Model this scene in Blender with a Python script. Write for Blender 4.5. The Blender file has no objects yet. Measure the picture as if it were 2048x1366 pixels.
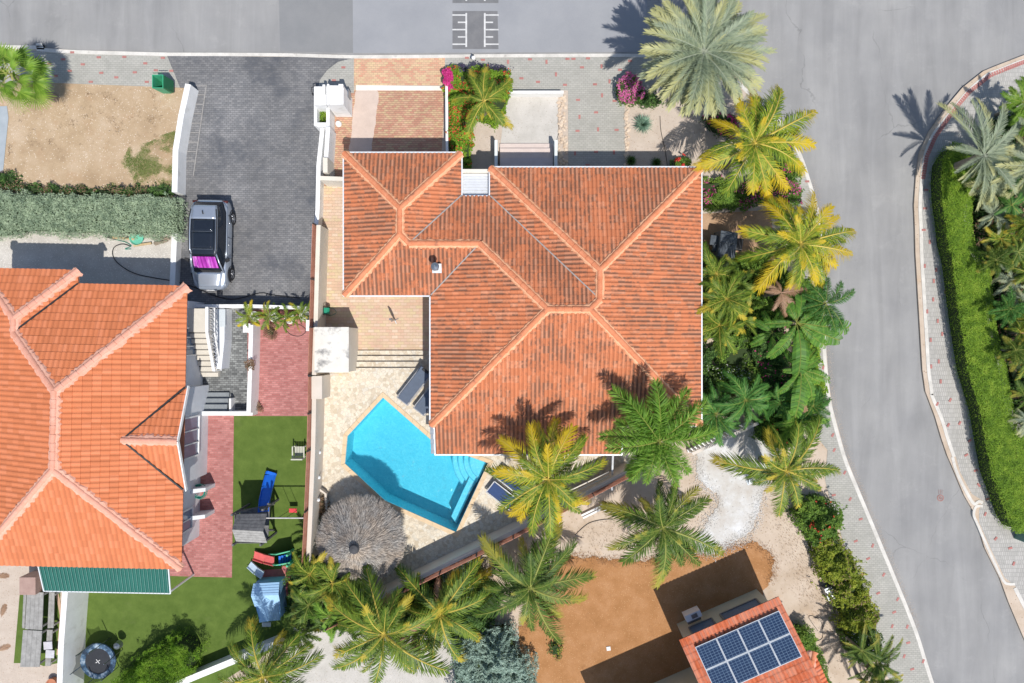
import bpy, bmesh, math, random
import numpy as np
from mathutils import Vector, Matrix
random.seed(7); rng = np.random.default_rng(7)
SC = bpy.context.scene
COL = SC.collection
R = math.radians
H = 34.0; K = 40.0           # drone height (m); photo pixels per metre at ground level

# ---------------------------------------------------------------- camera, sky, sun, exposure
cam = bpy.data.cameras.new('camera'); camo = bpy.data.objects.new('camera', cam); COL.objects.link(camo)
camo.location = (0, 0, H); cam.sensor_width = 36; cam.lens = 18*H/25.6
cam.clip_start = .5; cam.clip_end = 900; SC.camera = camo
SUNV = Vector((.233, -.508, 1.0)).normalized()
w = bpy.data.worlds.new('World'); SC.world = w; w.use_nodes = True
nt = w.node_tree; bg = nt.nodes['Background']; sky = nt.nodes.new('ShaderNodeTexSky')
sky.sky_type = 'NISHITA'; sky.sun_disc = False
sky.sun_elevation = math.asin(SUNV.z); sky.sun_rotation = math.atan2(SUNV.x, SUNV.y)
nt.links.new(sky.outputs[0], bg.inputs[0]); bg.inputs[1].default_value = .125
sl = bpy.data.lights.new('sun', 'SUN'); sl.energy = 4.4; sl.angle = R(.55); sl.color = (1, .955, .89)
so = bpy.data.objects.new('sun', sl); COL.objects.link(so)
so.rotation_euler = SUNV.to_track_quat('Z', 'Y').to_euler(); so.location = (8, -16, 40)
SC.view_settings.view_transform = 'Standard'; SC.view_settings.look = 'None'
SC.view_settings.exposure = 0.1; SC.view_settings.gamma = 1; SC.view_settings.use_curve_mapping = False

# ---------------------------------------------------------------- helpers
def P(px, py, z=0.0):
    f = (H-z)/H/K
    return Vector(((px-1024)*f, (683-py)*f, z))
def thing(name, label, cat, loc=(0, 0, 0), rz=0, group=None):
    o = bpy.data.objects.new(name, None); COL.objects.link(o); o.empty_display_size = .2
    o.location = loc; o.rotation_euler = (0, 0, rz); o['label'] = label; o['category'] = cat
    if group: o['group'] = group
    return o
def tag(o, label, cat, group=None):
    o['label'] = label; o['category'] = cat
    if group: o['group'] = group
    return o
def struct(o):
    o['kind'] = 'structure'; return o
def stuff(o):
    o['kind'] = 'stuff'; return o
def link(name, me, mats=None, parent=None, loc=(0, 0, 0), rot=(0, 0, 0), scale=(1, 1, 1)):
    o = bpy.data.objects.new(name, me); COL.objects.link(o)
    o.location = loc; o.rotation_euler = rot; o.scale = scale
    if parent is not None: o.parent = parent
    if mats:
        if not isinstance(mats, (list, tuple)): mats = [mats]
        if len(me.materials) == 0:
            for m in mats: me.materials.append(m)
    return o
def omat(o, *mats):
    for i, m in enumerate(mats):
        o.material_slots[i].link = 'OBJECT'; o.material_slots[i].material = m
class MB:
    """collects world-space geometry; build() makes one mesh, local to its parent's location"""
    def __init__(s): s.v = []; s.f = []; s.m = []; s.sm = False
    def add(s, vs, fs, mi=0):
        n = len(s.v); s.v += [tuple(v) for v in vs]; s.f += [tuple(i+n for i in f) for f in fs]; s.m += [mi]*len(fs); return s
    def prism(s, poly, z0, z1, mi=0, bottom=True):
        n = len(poly); vs = [(p[0], p[1], z0) for p in poly]+[(p[0], p[1], z1) for p in poly]
        a = sum(poly[i][0]*poly[(i+1) % n][1]-poly[(i+1) % n][0]*poly[i][1] for i in range(n))
        fs = [(i, (i+1) % n, n+(i+1) % n, n+i) for i in range(n)] if a > 0 else [((i+1) % n, i, n+i, n+(i+1) % n) for i in range(n)]
        fs.append(tuple(range(n, 2*n)) if a > 0 else tuple(reversed(range(n, 2*n))))
        if bottom: fs.append(tuple(reversed(range(n))) if a > 0 else tuple(range(n)))
        return s.add(vs, fs, mi)
    def box(s, c, size, rz=0, mi=0, M=None):
        x, y, z = [q/2 for q in size]; c = Vector(c)
        vs = [Vector((i*x, j*y, k*z)) for k in (-1, 1) for j in (-1, 1) for i in (-1, 1)]
        if M is None: M = Matrix.Rotation(rz, 3, 'Z')
        vs = [c+M@v for v in vs]
        return s.add(vs, [(0, 2, 3, 1), (4, 5, 7, 6), (0, 1, 5, 4), (2, 6, 7, 3), (0, 4, 6, 2), (1, 3, 7, 5)], mi)
    def bar(s, a, b, wd, ht=None, mi=0):
        """rectangular bar from a to b"""
        a = Vector(a); b = Vector(b); ht = ht or wd; d = b-a; L = d.length
        x = d/L; up = Vector((0, 0, 1))
        if abs(x.z) > .98: up = Vector((1, 0, 0))
        y = up.cross(x).normalized(); z = x.cross(y)
        M = Matrix((x, y, z)).transposed()
        return s.box((a+b)/2, (L, wd, ht), M=M, mi=mi)
    def tube(s, pts, rad, n=8, mi=0, cap=True):
        pts = [Vector(p) for p in pts]; m = len(pts)
        rad = rad if isinstance(rad, (list, tuple)) else [rad]*m
        vs = []; fs = []
        for i, p in enumerate(pts):
            d = (pts[min(i+1, m-1)]-pts[max(i-1, 0)]).normalized()
            up = Vector((0, 0, 1)) if abs(d.z) < .9 else Vector((1, 0, 0))
            a = up.cross(d).normalized(); b = d.cross(a)
            for k in range(n):
                t = 2*math.pi*k/n; vs.append(p+(a*math.cos(t)+b*math.sin(t))*rad[i])
        for i in range(m-1):
            for k in range(n): fs.append((i*n+k, i*n+(k+1) % n, (i+1)*n+(k+1) % n, (i+1)*n+k))
        if cap: fs += [tuple(reversed(range(n))), tuple(range((m-1)*n, m*n))]
        return s.add(vs, fs, mi)
    def lathe(s, c, prof, n=16, mi=0, capt=True):
        c = Vector(c); vs = []; fs = []; m = len(prof)
        for r, z in prof:
            for k in range(n): vs.append(c+Vector((r*math.cos(2*math.pi*k/n), r*math.sin(2*math.pi*k/n), z)))
        for i in range(m-1):
            for k in range(n): fs.append((i*n+k, i*n+(k+1) % n, (i+1)*n+(k+1) % n, (i+1)*n+k))
        if capt: fs += [tuple(reversed(range(n))), tuple(range((m-1)*n, m*n))]
        return s.add(vs, fs, mi)
    def build(s, name, mats, parent=None, smooth=False, bevel=0):
        me = bpy.data.meshes.new(name)
        off = Vector(parent_world(parent)) if parent is not None else Vector((0, 0, 0))
        me.from_pydata([(v[0]-off.x, v[1]-off.y, v[2]-off.z) for v in s.v], [], s.f)
        mats = mats if isinstance(mats, (list, tuple)) else [mats]
        for m in mats: me.materials.append(m)
        if len(mats) > 1: me.polygons.foreach_set('material_index', s.m)
        if smooth: me.polygons.foreach_set('use_smooth', [True]*len(me.polygons))
        o = bpy.data.objects.new(name, me); COL.objects.link(o)
        if parent is not None: o.parent = parent
        if bevel:
            b = o.modifiers.new('bevel', 'BEVEL'); b.width = bevel; b.segments = 2; b.limit_method = 'ANGLE'
        return o
def parent_world(o):
    v = Vector((0, 0, 0))
    while o is not None: v += o.location; o = o.parent
    return v
def offset_strip(pts, wd, side=0):
    """plan polygon of a strip of width wd along pts; side 0 centred, 1 left, -1 right"""
    L = []; Rr = []; n = len(pts)
    for i in range(n):
        a = Vector(pts[max(i-1, 0)][:2]); b = Vector(pts[min(i+1, n-1)][:2]); d = (b-a).normalized(); nn = Vector((-d.y, d.x)); p = Vector(pts[i][:2])
        l, r = (wd/2, -wd/2) if side == 0 else ((wd, 0) if side > 0 else (0, -wd))
        L.append(p+nn*l); Rr.append(p+nn*r)
    return L, Rr
def strip(mb, pts, wd, z0, z1, side=0, mi=0):
    L, Rr = offset_strip(pts, wd, side)
    for i in range(len(pts)-1):
        q = [Rr[i], Rr[i+1], L[i+1], L[i]]; n = 4
        vs = [(p[0], p[1], z0) for p in q]+[(p[0], p[1], z1) for p in q]
        fs = [(4, 5, 6, 7), (0, 1, 5, 4), (2, 3, 7, 6)]
        if i == 0: fs.append((3, 0, 4, 7))
        if i == len(pts)-2: fs.append((1, 2, 6, 5))
        mb.add(vs, fs, mi)
    return mb
def smoothline(pts, n=6):
    pts = [Vector(p) for p in pts]; out = []
    for i in range(len(pts)-1):
        p0 = pts[max(i-1, 0)]; p1 = pts[i]; p2 = pts[i+1]; p3 = pts[min(i+2, len(pts)-1)]
        for k in range(n):
            t = k/n; out.append(.5*((2*p1)+(p2-p0)*t+(2*p0-5*p1+4*p2-p3)*t*t+(-p0+3*p1-3*p2+p3)*t**3))
    out.append(pts[-1]); return out
def mesh_np(name, V, F, attrs=None, smooth=False):
    """V (n,3), F (m,k) all the same k"""
    me = bpy.data.meshes.new(name); V = np.asarray(V, np.float32); F = np.asarray(F, np.int32)
    me.vertices.add(len(V)); me.vertices.foreach_set('co', V.ravel())
    k = F.shape[1]; me.loops.add(F.size); me.loops.foreach_set('vertex_index', F.ravel())
    me.polygons.add(len(F)); me.polygons.foreach_set('loop_start', np.arange(0, F.size, k, dtype=np.int32))
    me.update(calc_edges=True)
    for nm, dom, arr in (attrs or []):
        a = me.attributes.new(nm, 'FLOAT', dom); a.data.foreach_set('value', np.asarray(arr, np.float32))
    if not smooth: me.shade_flat()
    return me

# ---------------------------------------------------------------- materials
class NT:
    def __init__(s, name):
        s.m = bpy.data.materials.new(name); s.m.use_nodes = True; s.t = s.m.node_tree; s.n = s.t.nodes
        s.b = s.n['Principled BSDF']; s.b.inputs['Specular IOR Level'].default_value = .25
        s._pos = None
    def new(s, ty, **kw):
        o = s.n.new(ty)
        for k, v in kw.items(): setattr(o, k, v)
        return o
    def L(s, a, b): s.t.links.new(a, b)
    def pos(s, scale=(1, 1, 1), rot=0):
        if s._pos is None: s._pos = s.new('ShaderNodeNewGeometry').outputs['Position']
        mp = s.new('ShaderNodeMapping'); mp.inputs['Scale'].default_value = scale; mp.inputs['Rotation'].default_value = (0, 0, rot)
        s.L(s._pos, mp.inputs[0]); return mp.outputs[0]
    def noise(s, sc, detail=5, rough=.6, vec=None, dist=0):
        o = s.new('ShaderNodeTexNoise'); o.inputs['Scale'].default_value = sc; o.inputs['Detail'].default_value = detail
        o.inputs['Roughness'].default_value = rough; o.inputs['Distortion'].default_value = dist
        s.L(vec if vec is not None else s.pos(), o.inputs['Vector']); return o.outputs['Fac']
    def ramp(s, fac, stops, interp='LINEAR'):
        r = s.new('ShaderNodeValToRGB'); r.color_ramp.interpolation = interp; e = r.color_ramp.elements
        while len(e) < len(stops): e.new(.5)
        for i, (p, c) in enumerate(stops):
            e[i].position = p; e[i].color = (c, c, c, 1) if isinstance(c, (int, float)) else (*c, 1)
        s.L(fac, r.inputs[0]); return r.outputs[0]
    def mix(s, fac, a, b, mode='MIX'):
        o = s.new('ShaderNodeMix', data_type='RGBA', blend_type=mode)
        for idx, v in ((0, fac), (6, a), (7, b)):
            if hasattr(v, 'is_linked'): s.L(v, o.inputs[idx])
            elif isinstance(v, (int, float)): o.inputs[idx].default_value = v if idx == 0 else (v, v, v, 1)
            else: o.inputs[idx].default_value = (*v, 1)
        return o.outputs[2]
    def math(s, op, a, b=0.0, c=None):
        o = s.new('ShaderNodeMath', operation=op)
        for i, v in enumerate((a, b) if c is None else (a, b, c)):
            if hasattr(v, 'is_linked'): s.L(v, o.inputs[i])
            else: o.inputs[i].default_value = v
        return o.outputs[0]
    def attr(s, nm): o = s.new('ShaderNodeAttribute'); o.attribute_name = nm; return o.outputs['Fac']
    def bump(s, h, strength=.3, dist=.02):
        b = s.new('ShaderNodeBump'); b.inputs['Strength'].default_value = strength; b.inputs['Distance'].default_value = dist
        s.L(h, b.inputs['Height']); s.L(b.outputs[0], s.b.inputs['Normal'])
    def done(s, col, rough=.85, metal=0, spec=None):
        if hasattr(col, 'is_linked'): s.L(col, s.b.inputs['Base Color'])
        else: s.b.inputs['Base Color'].default_value = (*col, 1)
        s.b.inputs['Roughness'].default_value = rough; s.b.inputs['Metallic'].default_value = metal
        if spec is not None: s.b.inputs['Specular IOR Level'].default_value = spec
        return s.m
def mul(c, k): return tuple(min(1, x*k) for x in c)
def plain(name, c, rough=.6, metal=0, var=.12, sc=6, bump=0, bs=60, spec=None):
    s = NT(name); f = s.noise(sc); col = s.ramp(f, [(.3, mul(c, 1-var)), (.7, mul(c, 1+var))])
    if bump: s.bump(s.noise(bs, 3), bump, .01)
    return s.done(col, rough, metal, spec)
def ground(name, cols, scale=1.2, grain=60, gamt=.25, bump=.4, speck=None, stain=None, rough=.95, bdist=.02, fine=0):
    """cols: 2-3 colours spread by large noise, grain multiplies, speck=(colour, scale, threshold), stain=(colour, scale, lo, hi)"""
    s = NT(name); f = s.noise(scale, 6, .65)
    st = [(.32, cols[0]), (.68, cols[1])] if len(cols) == 2 else [(.3, cols[0]), (.5, cols[1]), (.7, cols[2])]
    col = s.ramp(f, st); g = s.noise(grain, 4, .7)
    col = s.mix(1.0, col, s.ramp(g, [(.25, 1-gamt), (.75, 1+gamt)]), 'MULTIPLY')
    if stain:
        c, sc, lo, hi = stain; col = s.mix(s.ramp(s.noise(sc, 5, .6), [(lo, 0.0), (hi, 1.0)]), col, c)
    if speck:
        c, sc, th = speck; v = s.new('ShaderNodeTexVoronoi'); v.inputs['Scale'].default_value = sc; s.L(s.pos(), v.inputs['Vector'])
        wn = s.new('ShaderNodeTexWhiteNoise'); s.L(v.outputs['Color'], wn.inputs[0])
        m = s.math('MULTIPLY', s.math('LESS_THAN', v.outputs['Distance'], .28), s.math('GREATER_THAN', wn.outputs[0], th))
        col = s.mix(m, col, c)
    s.bump(g, bump, bdist)
    return s.done(col, rough)
def paver(name, c1, c2, mortar, bw, bh, rot=0, tones=None, stain=None, msize=.008, amt=.18, bump=.6, large=.8):
    s = NT(name); b = s.new('ShaderNodeTexBrick'); v = s.pos(rot=rot); s.L(v, b.inputs['Vector'])
    b.inputs['Color1'].default_value = (0, 0, 0, 1); b.inputs['Color2'].default_value = (1, 1, 1, 1); b.inputs['Mortar'].default_value = (.5, .5, .5, 1)
    b.inputs['Scale'].default_value = 1; b.inputs['Mortar Size'].default_value = msize; b.inputs['Mortar Smooth'].default_value = .2
    b.inputs['Brick Width'].default_value = bw; b.inputs['Row Height'].default_value = bh; b.inputs['Bias'].default_value = 0
    col = s.ramp(b.outputs['Color'], tones or [(0.05, c1), (.95, c2)])
    col = s.mix(1.0, col, s.ramp(s.noise(large, 6, .65), [(.28, 1-amt), (.72, 1+amt)]), 'MULTIPLY')
    col = s.mix(1.0, col, s.ramp(s.noise(45, 3, .6), [(.25, .88), (.75, 1.12)]), 'MULTIPLY')
    if stain:
        c, sc, lo, hi = stain; col = s.mix(s.ramp(s.noise(sc, 6, .7), [(lo, 0.0), (hi, 1.0)]), col, c)
    col = s.mix(b.outputs['Fac'], col, mortar)
    h = s.math('SUBTRACT', 1.0, b.outputs['Fac']); s.bump(h, bump, .01)
    return s.done(col, .9)
def leafmat(name, stops, trans=.25, rough=.55, rnd=.35, along=0.0, tip=None, spec=.3):
    """stops over tone (attribute tone per leaf + object random); tip colour towards the frond end"""
    s = NT(name); oi = s.new('ShaderNodeObjectInfo')
    t = s.math('ADD', s.math('MULTIPLY', s.attr('tone'), 1-rnd), s.math('MULTIPLY', oi.outputs['Random'], rnd))
    col = s.ramp(t, stops)
    if tip is not None:
        a = s.math('ADD', s.math('MULTIPLY', s.attr('along'), 1.0), s.math('MULTIPLY', s.math('SUBTRACT', oi.outputs['Random'], .5), .7))
        a = s.math('ADD', a, s.math('MULTIPLY', s.math('SUBTRACT', s.noise(2.5, 3), .5), .8))
        col = s.mix(s.ramp(a, [(along, 0.0), (min(1, along+.55), 1.0)]), col, tip)
    s.done(col, rough, spec=spec)
    tr = s.new('ShaderNodeBsdfTranslucent'); s.L(s.mix(1.0, col, (1.25, 1.2, .7), 'MULTIPLY'), tr.inputs[0])
    ms = s.new('ShaderNodeMixShader'); ms.inputs[0].default_value = trans
    s.L(s.b.outputs[0], ms.inputs[1]); s.L(tr.outputs[0], ms.inputs[2]); s.L(ms.outputs[0], s.n['Material Output'].inputs[0])
    return s.m
def tilemat(name, base, dark, light, stainamt, streak=.5, pan=.4):
    s = NT(name); oi = s.new('ShaderNodeObjectInfo')
    t = s.math('FRACT', s.math('ADD', s.attr('tone'), oi.outputs['Random']))
    col = s.ramp(t, [(0, mul(base, .86)), (.5, base), (1, light)])
    big = s.noise(.35, 4, .6); mid = s.noise(2.2, 5, .7)
    f = s.math('ADD', s.math('MULTIPLY', big, .55), s.math('MULTIPLY', mid, .5))
    f = s.math('ADD', f, s.math('MULTIPLY', s.math('SUBTRACT', t, .5), .15)); f = s.math('ADD', f, s.math('MULTIPLY', s.math('SUBTRACT', s.noise(7, 3, .6), .5), .35))
    st = s.ramp(f, [(.445, 0.0), (.56, stainamt)])
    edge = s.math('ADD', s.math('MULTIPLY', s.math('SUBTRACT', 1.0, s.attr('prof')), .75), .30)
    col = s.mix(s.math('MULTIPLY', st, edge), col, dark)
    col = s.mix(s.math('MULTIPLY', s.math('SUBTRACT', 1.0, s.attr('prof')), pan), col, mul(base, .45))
    col = s.mix(1.0, col, s.ramp(s.noise(38, 4, .7), [(.25, .86), (.75, 1.12)]), 'MULTIPLY')
    s.bump(s.noise(90, 2), .15, .005)
    return s.done(col, .8)

m_asphalt = ground('asphalt', [(.235, .237, .245), (.285, .285, .288), (.31, .308, .305)], .35, 55, .10, .15, stain=((.20, .205, .215), .12, .55, .8))
# tyre-polished streaks that follow the driving direction of the right-hand road
def roadmat():
    s = NT('worn_asphalt'); f = s.noise(.3, 6, .6); col = s.ramp(f, [(.3, (.235, .235, .236)), (.7, (.305, .302, .296))])
    v = s.pos(scale=(1.1, .12, 1), rot=R(-6)); col = s.mix(1.0, col, s.ramp(s.noise(1.2, 4, .6, vec=v, dist=.6), [(.3, .89), (.7, 1.09)]), 'MULTIPLY')
    g = s.noise(60, 4, .75); col = s.mix(1.0, col, s.ramp(g, [(.25, .9), (.75, 1.1)]), 'MULTIPLY')
    col = s.mix(s.ramp(s.noise(5, 5, .7), [(.64, 0.0), (.78, .35)]), col, (.13, .13, .14))
    col = s.mix(s.ramp(s.noise(.9, 7, .75), [(.56, 0.0), (.7, .35)]), col, (.36, .355, .345))
    cr = s.new('ShaderNodeTexVoronoi', feature='DISTANCE_TO_EDGE'); cr.inputs['Scale'].default_value = .16
    wv = s.new('ShaderNodeVectorMath', operation='ADD'); nz = s.new('ShaderNodeTexNoise'); nz.inputs['Scale'].default_value = .8; nz.inputs['Detail'].default_value = 6; s.L(s.pos(), nz.inputs['Vector'])
    s.L(s.pos(), wv.inputs[0]); s.L(nz.outputs['Color'], wv.inputs[1]); s.L(wv.outputs[0], cr.inputs['Vector'])
    ck = s.math('MULTIPLY', s.ramp(cr.outputs['Distance'], [(.0008, 1.0), (.003, 0.0)]), s.ramp(s.noise(.25, 3), [(.5, 0.0), (.6, .45)]))
    col = s.mix(ck, col, (.12, .12, .12)); s.bump(g, .2, .01)
    return s.done(col, .9)
m_road = roadmat()
m_patch = ground('dark_asphalt_patch', [(.205, .21, .215), (.235, .237, .24)], .8, 70, .15, .2)
m_bumpatch = ground('bump_asphalt', [(.15, .152, .16), (.19, .19, .195)], 2, 70, .2, .3)
m_paint = ground('road_paint', [(.46, .46, .46), (.62, .62, .61)], 4, 50, .12, .1)
m_kerb = ground('kerb_concrete', [(.50, .48, .44), (.66, .635, .59)], 1.5, 40, .14, .3, stain=((.36, .34, .31), 2.2, .6, .8))
m_side = paver('pavement_pavers', (.35, .345, .31), (.39, .38, .345), (.28, .27, .25), .21, .105, stain=((.25, .25, .225), .9, .58, .8), amt=.12)
m_side_r = paver('east_pavement_pavers', (.37, .36, .335), (.43, .415, .39), (.29, .28, .265), .105, .21, stain=((.20, .195, .18), .8, .56, .78), amt=.14)
m_redpaver = ground('red_paver', [(.36, .155, .14), (.44, .20, .18)], 3, 40, .15, .2)
m_drive = paver('driveway_pavers', (.15, .152, .158), (.205, .203, .205), (.11, .11, .112), .21, .105, stain=((.07, .078, .095), .45, .50, .70), amt=.34, large=.3)
m_drive2 = paver('grey_court_pavers', (.12, .125, .125), (.26, .27, .265), (.06, .06, .06), .21, .105, amt=.2)
m_tanapron = paver('tan_apron_pavers', (.58, .40, .24), (.62, .36, .24), (.38, .27, .18), .21, .105, tones=[(0, (.58, .44, .26)), (.5, (.58, .38, .25)), (1, (.55, .28, .19))], amt=.12)
m_brick = paver('brick_court_pavers', 0, 0, (.25, .16, .11), .2, .1, tones=[(0, (.50, .37, .22)), (.4, (.48, .28, .19)), (.75, (.44, .22, .155)), (1, (.53, .35, .24))], amt=.14)
m_patio = paver('patio_stone_pavers', 0, 0, (.46, .34, .23), .30, .15, rot=R(0), tones=[(0, (.54, .44, .27)), (.3, (.56, .42, .29)), (.65, (.55, .37, .27)), (1, (.60, .48, .37))], amt=.14, stain=((.58, .44, .34), .5, .55, .7))
m_track = ground('worn_pale_pavers', [(.50, .40, .34), (.58, .47, .40)], 2, 50, .12, .1)
m_redcourt = paver('red_court_pavers', (.34, .125, .115), (.46, .20, .185), (.30, .17, .15), .2, .1, amt=.16, stain=((.42, .26, .23), 1.6, .62, .8))
m_white = ground('white_render', [(.72, .72, .71), (.81, .81, .80)], 2, 30, .04, .05, stain=((.55, .54, .50), 1.9, .58, .8))
m_cream = ground('cream_render', [(.62, .58, .50), (.70, .66, .58)], 1.5, 30, .05, .08, stain=((.55, .50, .42), 1.1, .6, .8))
m_creamdirty = ground('weathered_cream_render', [(.62, .59, .53), (.70, .67, .61)], 1.5, 30, .07, .08, stain=((.24, .235, .225), 1.7, .5, .66))
m_palewall = ground('pale_beige_wall', [(.56, .50, .43), (.62, .56, .49)], 1.2, 30, .05, .06)
m_olivewall = ground('pale_olive_render', [(.52, .50, .38), (.58, .56, .44)], 1.2, 30, .05, .06)
m_dirt = ground('dry_dirt', [(.33, .235, .145), (.42, .31, .20), (.49, .38, .27)], .7, 45, .28, .6, speck=((.62, .53, .42), 13, .7), stain=((.40, .27, .165), 1.3, .55, .75))
m_sand = ground('sandy_soil', [(.42, .33, .245), (.50, .41, .325), (.56, .475, .39)], .8, 50, .18, .4, speck=((.36, .27, .2), 8, .8), stain=((.52, .36, .23), .5, .6, .8))
m_gravel = ground('pale_gravel', [(.46, .43, .385), (.56, .53, .48)], 1.5, 38, .32, .9, speck=((.72, .69, .64), 14, .6))
m_gravel2 = ground('whitish_gravel', [(.44, .42, .385), (.54, .515, .48)], 1.2, 48, .18, .5, speck=((.38, .34, .29), 13, .8))
m_pinkgravel = ground('pinkish_gravel', [(.45, .375, .31), (.53, .455, .385)], 1.4, 45, .2, .5, speck=((.38, .29, .22), 12, .72))
m_mulch = ground('brown_soil', [(.32, .155, .06), (.38, .19, .08), (.43, .23, .11)], 1.1, 42, .3, .8, speck=((.48, .28, .14), 14, .75), stain=((.25, .12, .05), 1.8, .62, .8))
m_grit = ground('grey_grit', [(.46, .42, .375), (.53, .515, .49), (.66, .67, .68)], .9, 50, .16, .4, speck=((.36, .34, .32), 10, .85))
m_turf = ground('artificial_turf', [(.072, .118, .02), (.108, .162, .032)], 1.6, 90, .3, .5, stain=((.14, .17, .06), .7, .6, .85))
m_grass = leafmat('grass_blades', [(0, (.14, .21, .05)), (.5, (.25, .33, .10)), (1, (.42, .39, .18))])
def deckmat():
    s = NT('coral_stone_paving'); v = s.new('ShaderNodeTexVoronoi'); v.inputs['Scale'].default_value = 6.5; s.L(s.pos(), v.inputs['Vector'])
    wn = s.new('ShaderNodeTexWhiteNoise'); s.L(v.outputs['Color'], wn.inputs[0])
    col = s.ramp(wn.outputs[0], [(0, (.50, .42, .31)), (.3, (.62, .54, .42)), (.7, (.68, .61, .49)), (1, (.60, .56, .48))])
    e = s.new('ShaderNodeTexVoronoi', feature='DISTANCE_TO_EDGE'); e.inputs['Scale'].default_value = 6.5; s.L(s.pos(), e.inputs['Vector'])
    j = s.ramp(e.outputs['Distance'], [(.02, 1.0), (.07, 0.0)]); col = s.mix(s.math('MULTIPLY', j, .55), col, (.42, .36, .28))
    col = s.mix(s.ramp(s.noise(.9, 6, .7), [(.53, 0.0), (.72, .6)]), col, (.36, .32, .26))
    col = s.mix(1.0, col, s.ramp(s.noise(30, 4, .7), [(.25, .88), (.75, 1.1)]), 'MULTIPLY')
    s.bump(s.math('SUBTRACT', 1.0, j), .3, .01); return s.done(col, .85)
m_deck = deckmat()
m_coping = ground('tan_coping_stone', [(.60, .45, .28), (.66, .51, .34)], 2, 40, .08, .1)
m_metal_w = plain('white_metal', (.72, .74, .76), .4, .2, .05)
m_greymetal = plain('grey_metal', (.28, .31, .34), .35, .8, .15)
m_blackpl = plain('black_plastic', (.018, .019, .022), .45)
m_dark = plain('dark_iron', (.03, .03, .032), .5)
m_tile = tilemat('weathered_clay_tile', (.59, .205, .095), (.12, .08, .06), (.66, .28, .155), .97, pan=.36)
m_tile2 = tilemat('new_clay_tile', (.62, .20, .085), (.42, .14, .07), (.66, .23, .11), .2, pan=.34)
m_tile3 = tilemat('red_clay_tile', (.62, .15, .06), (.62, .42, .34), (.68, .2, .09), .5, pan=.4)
m_cap = ground('ridge_cap_clay', [(.56, .19, .09), (.66, .26, .14)], 3, 30, .18, .2, stain=((.26, .12, .08), 2.5, .58, .75))
m_cap2 = ground('pink_ridge_cap_clay', [(.62, .28, .19), (.70, .37, .28)], 2.5, 30, .12, .2)
m_mortar = ground('peach_mortar', [(.68, .33, .18), (.74, .42, .25)], 3, 30, .16, .3)
m_mortar2 = ground('pink_mortar', [(.66, .32, .22), (.72, .42, .32)], 3, 30, .12, .3)
m_wood = ground('weathered_wood', [(.24, .235, .225), (.36, .355, .34)], 5, 50, .2, .3)
m_wood_d = ground('dark_weathered_wood', [(.10, .10, .105), (.19, .19, .19)], 5, 50, .25, .3)
m_slat = ground('reddish_brown_board', [(.33, .14, .09), (.46, .22, .155)], 3, 40, .15, .2)
m_trunk = ground('palm_trunk_bark', [(.20, .16, .12), (.32, .27, .21)], 6, 30, .25, .5)
# foliage
G = dict
m_rach = leafmat('green_midrib', [(0, (.22, .26, .06)), (1, (.36, .36, .09))], .1)
m_rach_y = leafmat('yellow_midrib', [(0, (.46, .38, .07)), (1, (.62, .46, .09))], .1)
m_rach_d = leafmat('silver_midrib', [(0, (.28, .32, .24)), (1, (.40, .43, .32))], .1)
m_rach_b = leafmat('dry_midrib', [(0, (.36, .22, .14)), (1, (.45, .29, .2))], .1)
m_fy = leafmat('yellowing_palm_leaf', [(0, (.06, .12, .012)), (.45, (.17, .26, .02)), (1, (.46, .47, .04))], .22, along=.68, tip=(.56, .42, .02))
m_fg = leafmat('green_palm_leaf', [(0, (.035, .08, .012)), (.5, (.085, .155, .02)), (1, (.20, .27, .04))], .22, along=.85, tip=(.34, .32, .05))
m_fyg = leafmat('yellow_green_palm_leaf', [(0, (.045, .10, .012)), (.5, (.13, .21, .02)), (1, (.32, .38, .05))], .22, along=.92, tip=(.46, .38, .04))
m_ff = leafmat('foxtail_palm_leaf', [(0, (0.087, 0.203, 0.0217)), (.5, (0.174, 0.341, 0.0435)), (1, (0.304, 0.478, 0.0725))], .28)
m_fd = leafmat('silver_date_palm_leaf', [(0, (0.174, 0.222, 0.156)), (.5, (0.264, 0.324, 0.216)), (1, (0.372, 0.42, 0.252))], .2, along=.55, tip=(0.444, 0.444, 0.204), spec=.45)
m_fb = leafmat('dry_palm_leaf', [(0, (.27, .15, .085)), (1, (.44, .28, .18))], .2)
m_ban = leafmat('banana_leaf', [(0, (0.054, 0.144, 0.024)), (.5, (0.108, 0.252, 0.036)), (1, (0.192, 0.36, 0.048))], .3)
m_fan = leafmat('fan_palm_leaf', [(0, (.09, .19, .02)), (.5, (.17, .31, .035)), (1, (.30, .42, .07))], .3)
m_fdk = leafmat('deep_green_palm_leaf', [(0, (0.0405, 0.128, 0.027)), (.5, (0.0743, 0.216, 0.0405)), (1, (0.149, 0.324, 0.0675))], .25)
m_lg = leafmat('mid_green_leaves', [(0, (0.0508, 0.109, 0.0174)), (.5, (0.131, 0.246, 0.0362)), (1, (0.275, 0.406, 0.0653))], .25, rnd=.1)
m_lb = leafmat('bright_green_leaves', [(0, (0.091, 0.182, 0.013)), (.5, (0.195, 0.338, 0.026)), (1, (0.338, 0.468, 0.052))], .25, rnd=.1)
m_ly = leafmat('yellow_green_leaves', [(0, (0.108, 0.156, 0.0144)), (.5, (0.24, 0.312, 0.03)), (1, (0.456, 0.456, 0.06))], .25, rnd=.1)
m_ls = leafmat('silver_green_leaves', [(0, (0.174, 0.246, 0.167)), (.5, (0.326, 0.42, 0.283)), (1, (0.493, 0.594, 0.42))], .15, rnd=.1)
m_lbl = leafmat('silver_blue_leaves', [(0, (0.15, 0.225, 0.188)), (.5, (0.288, 0.4, 0.338)), (1, (0.45, 0.575, 0.5))], .15, rnd=.1)
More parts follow.
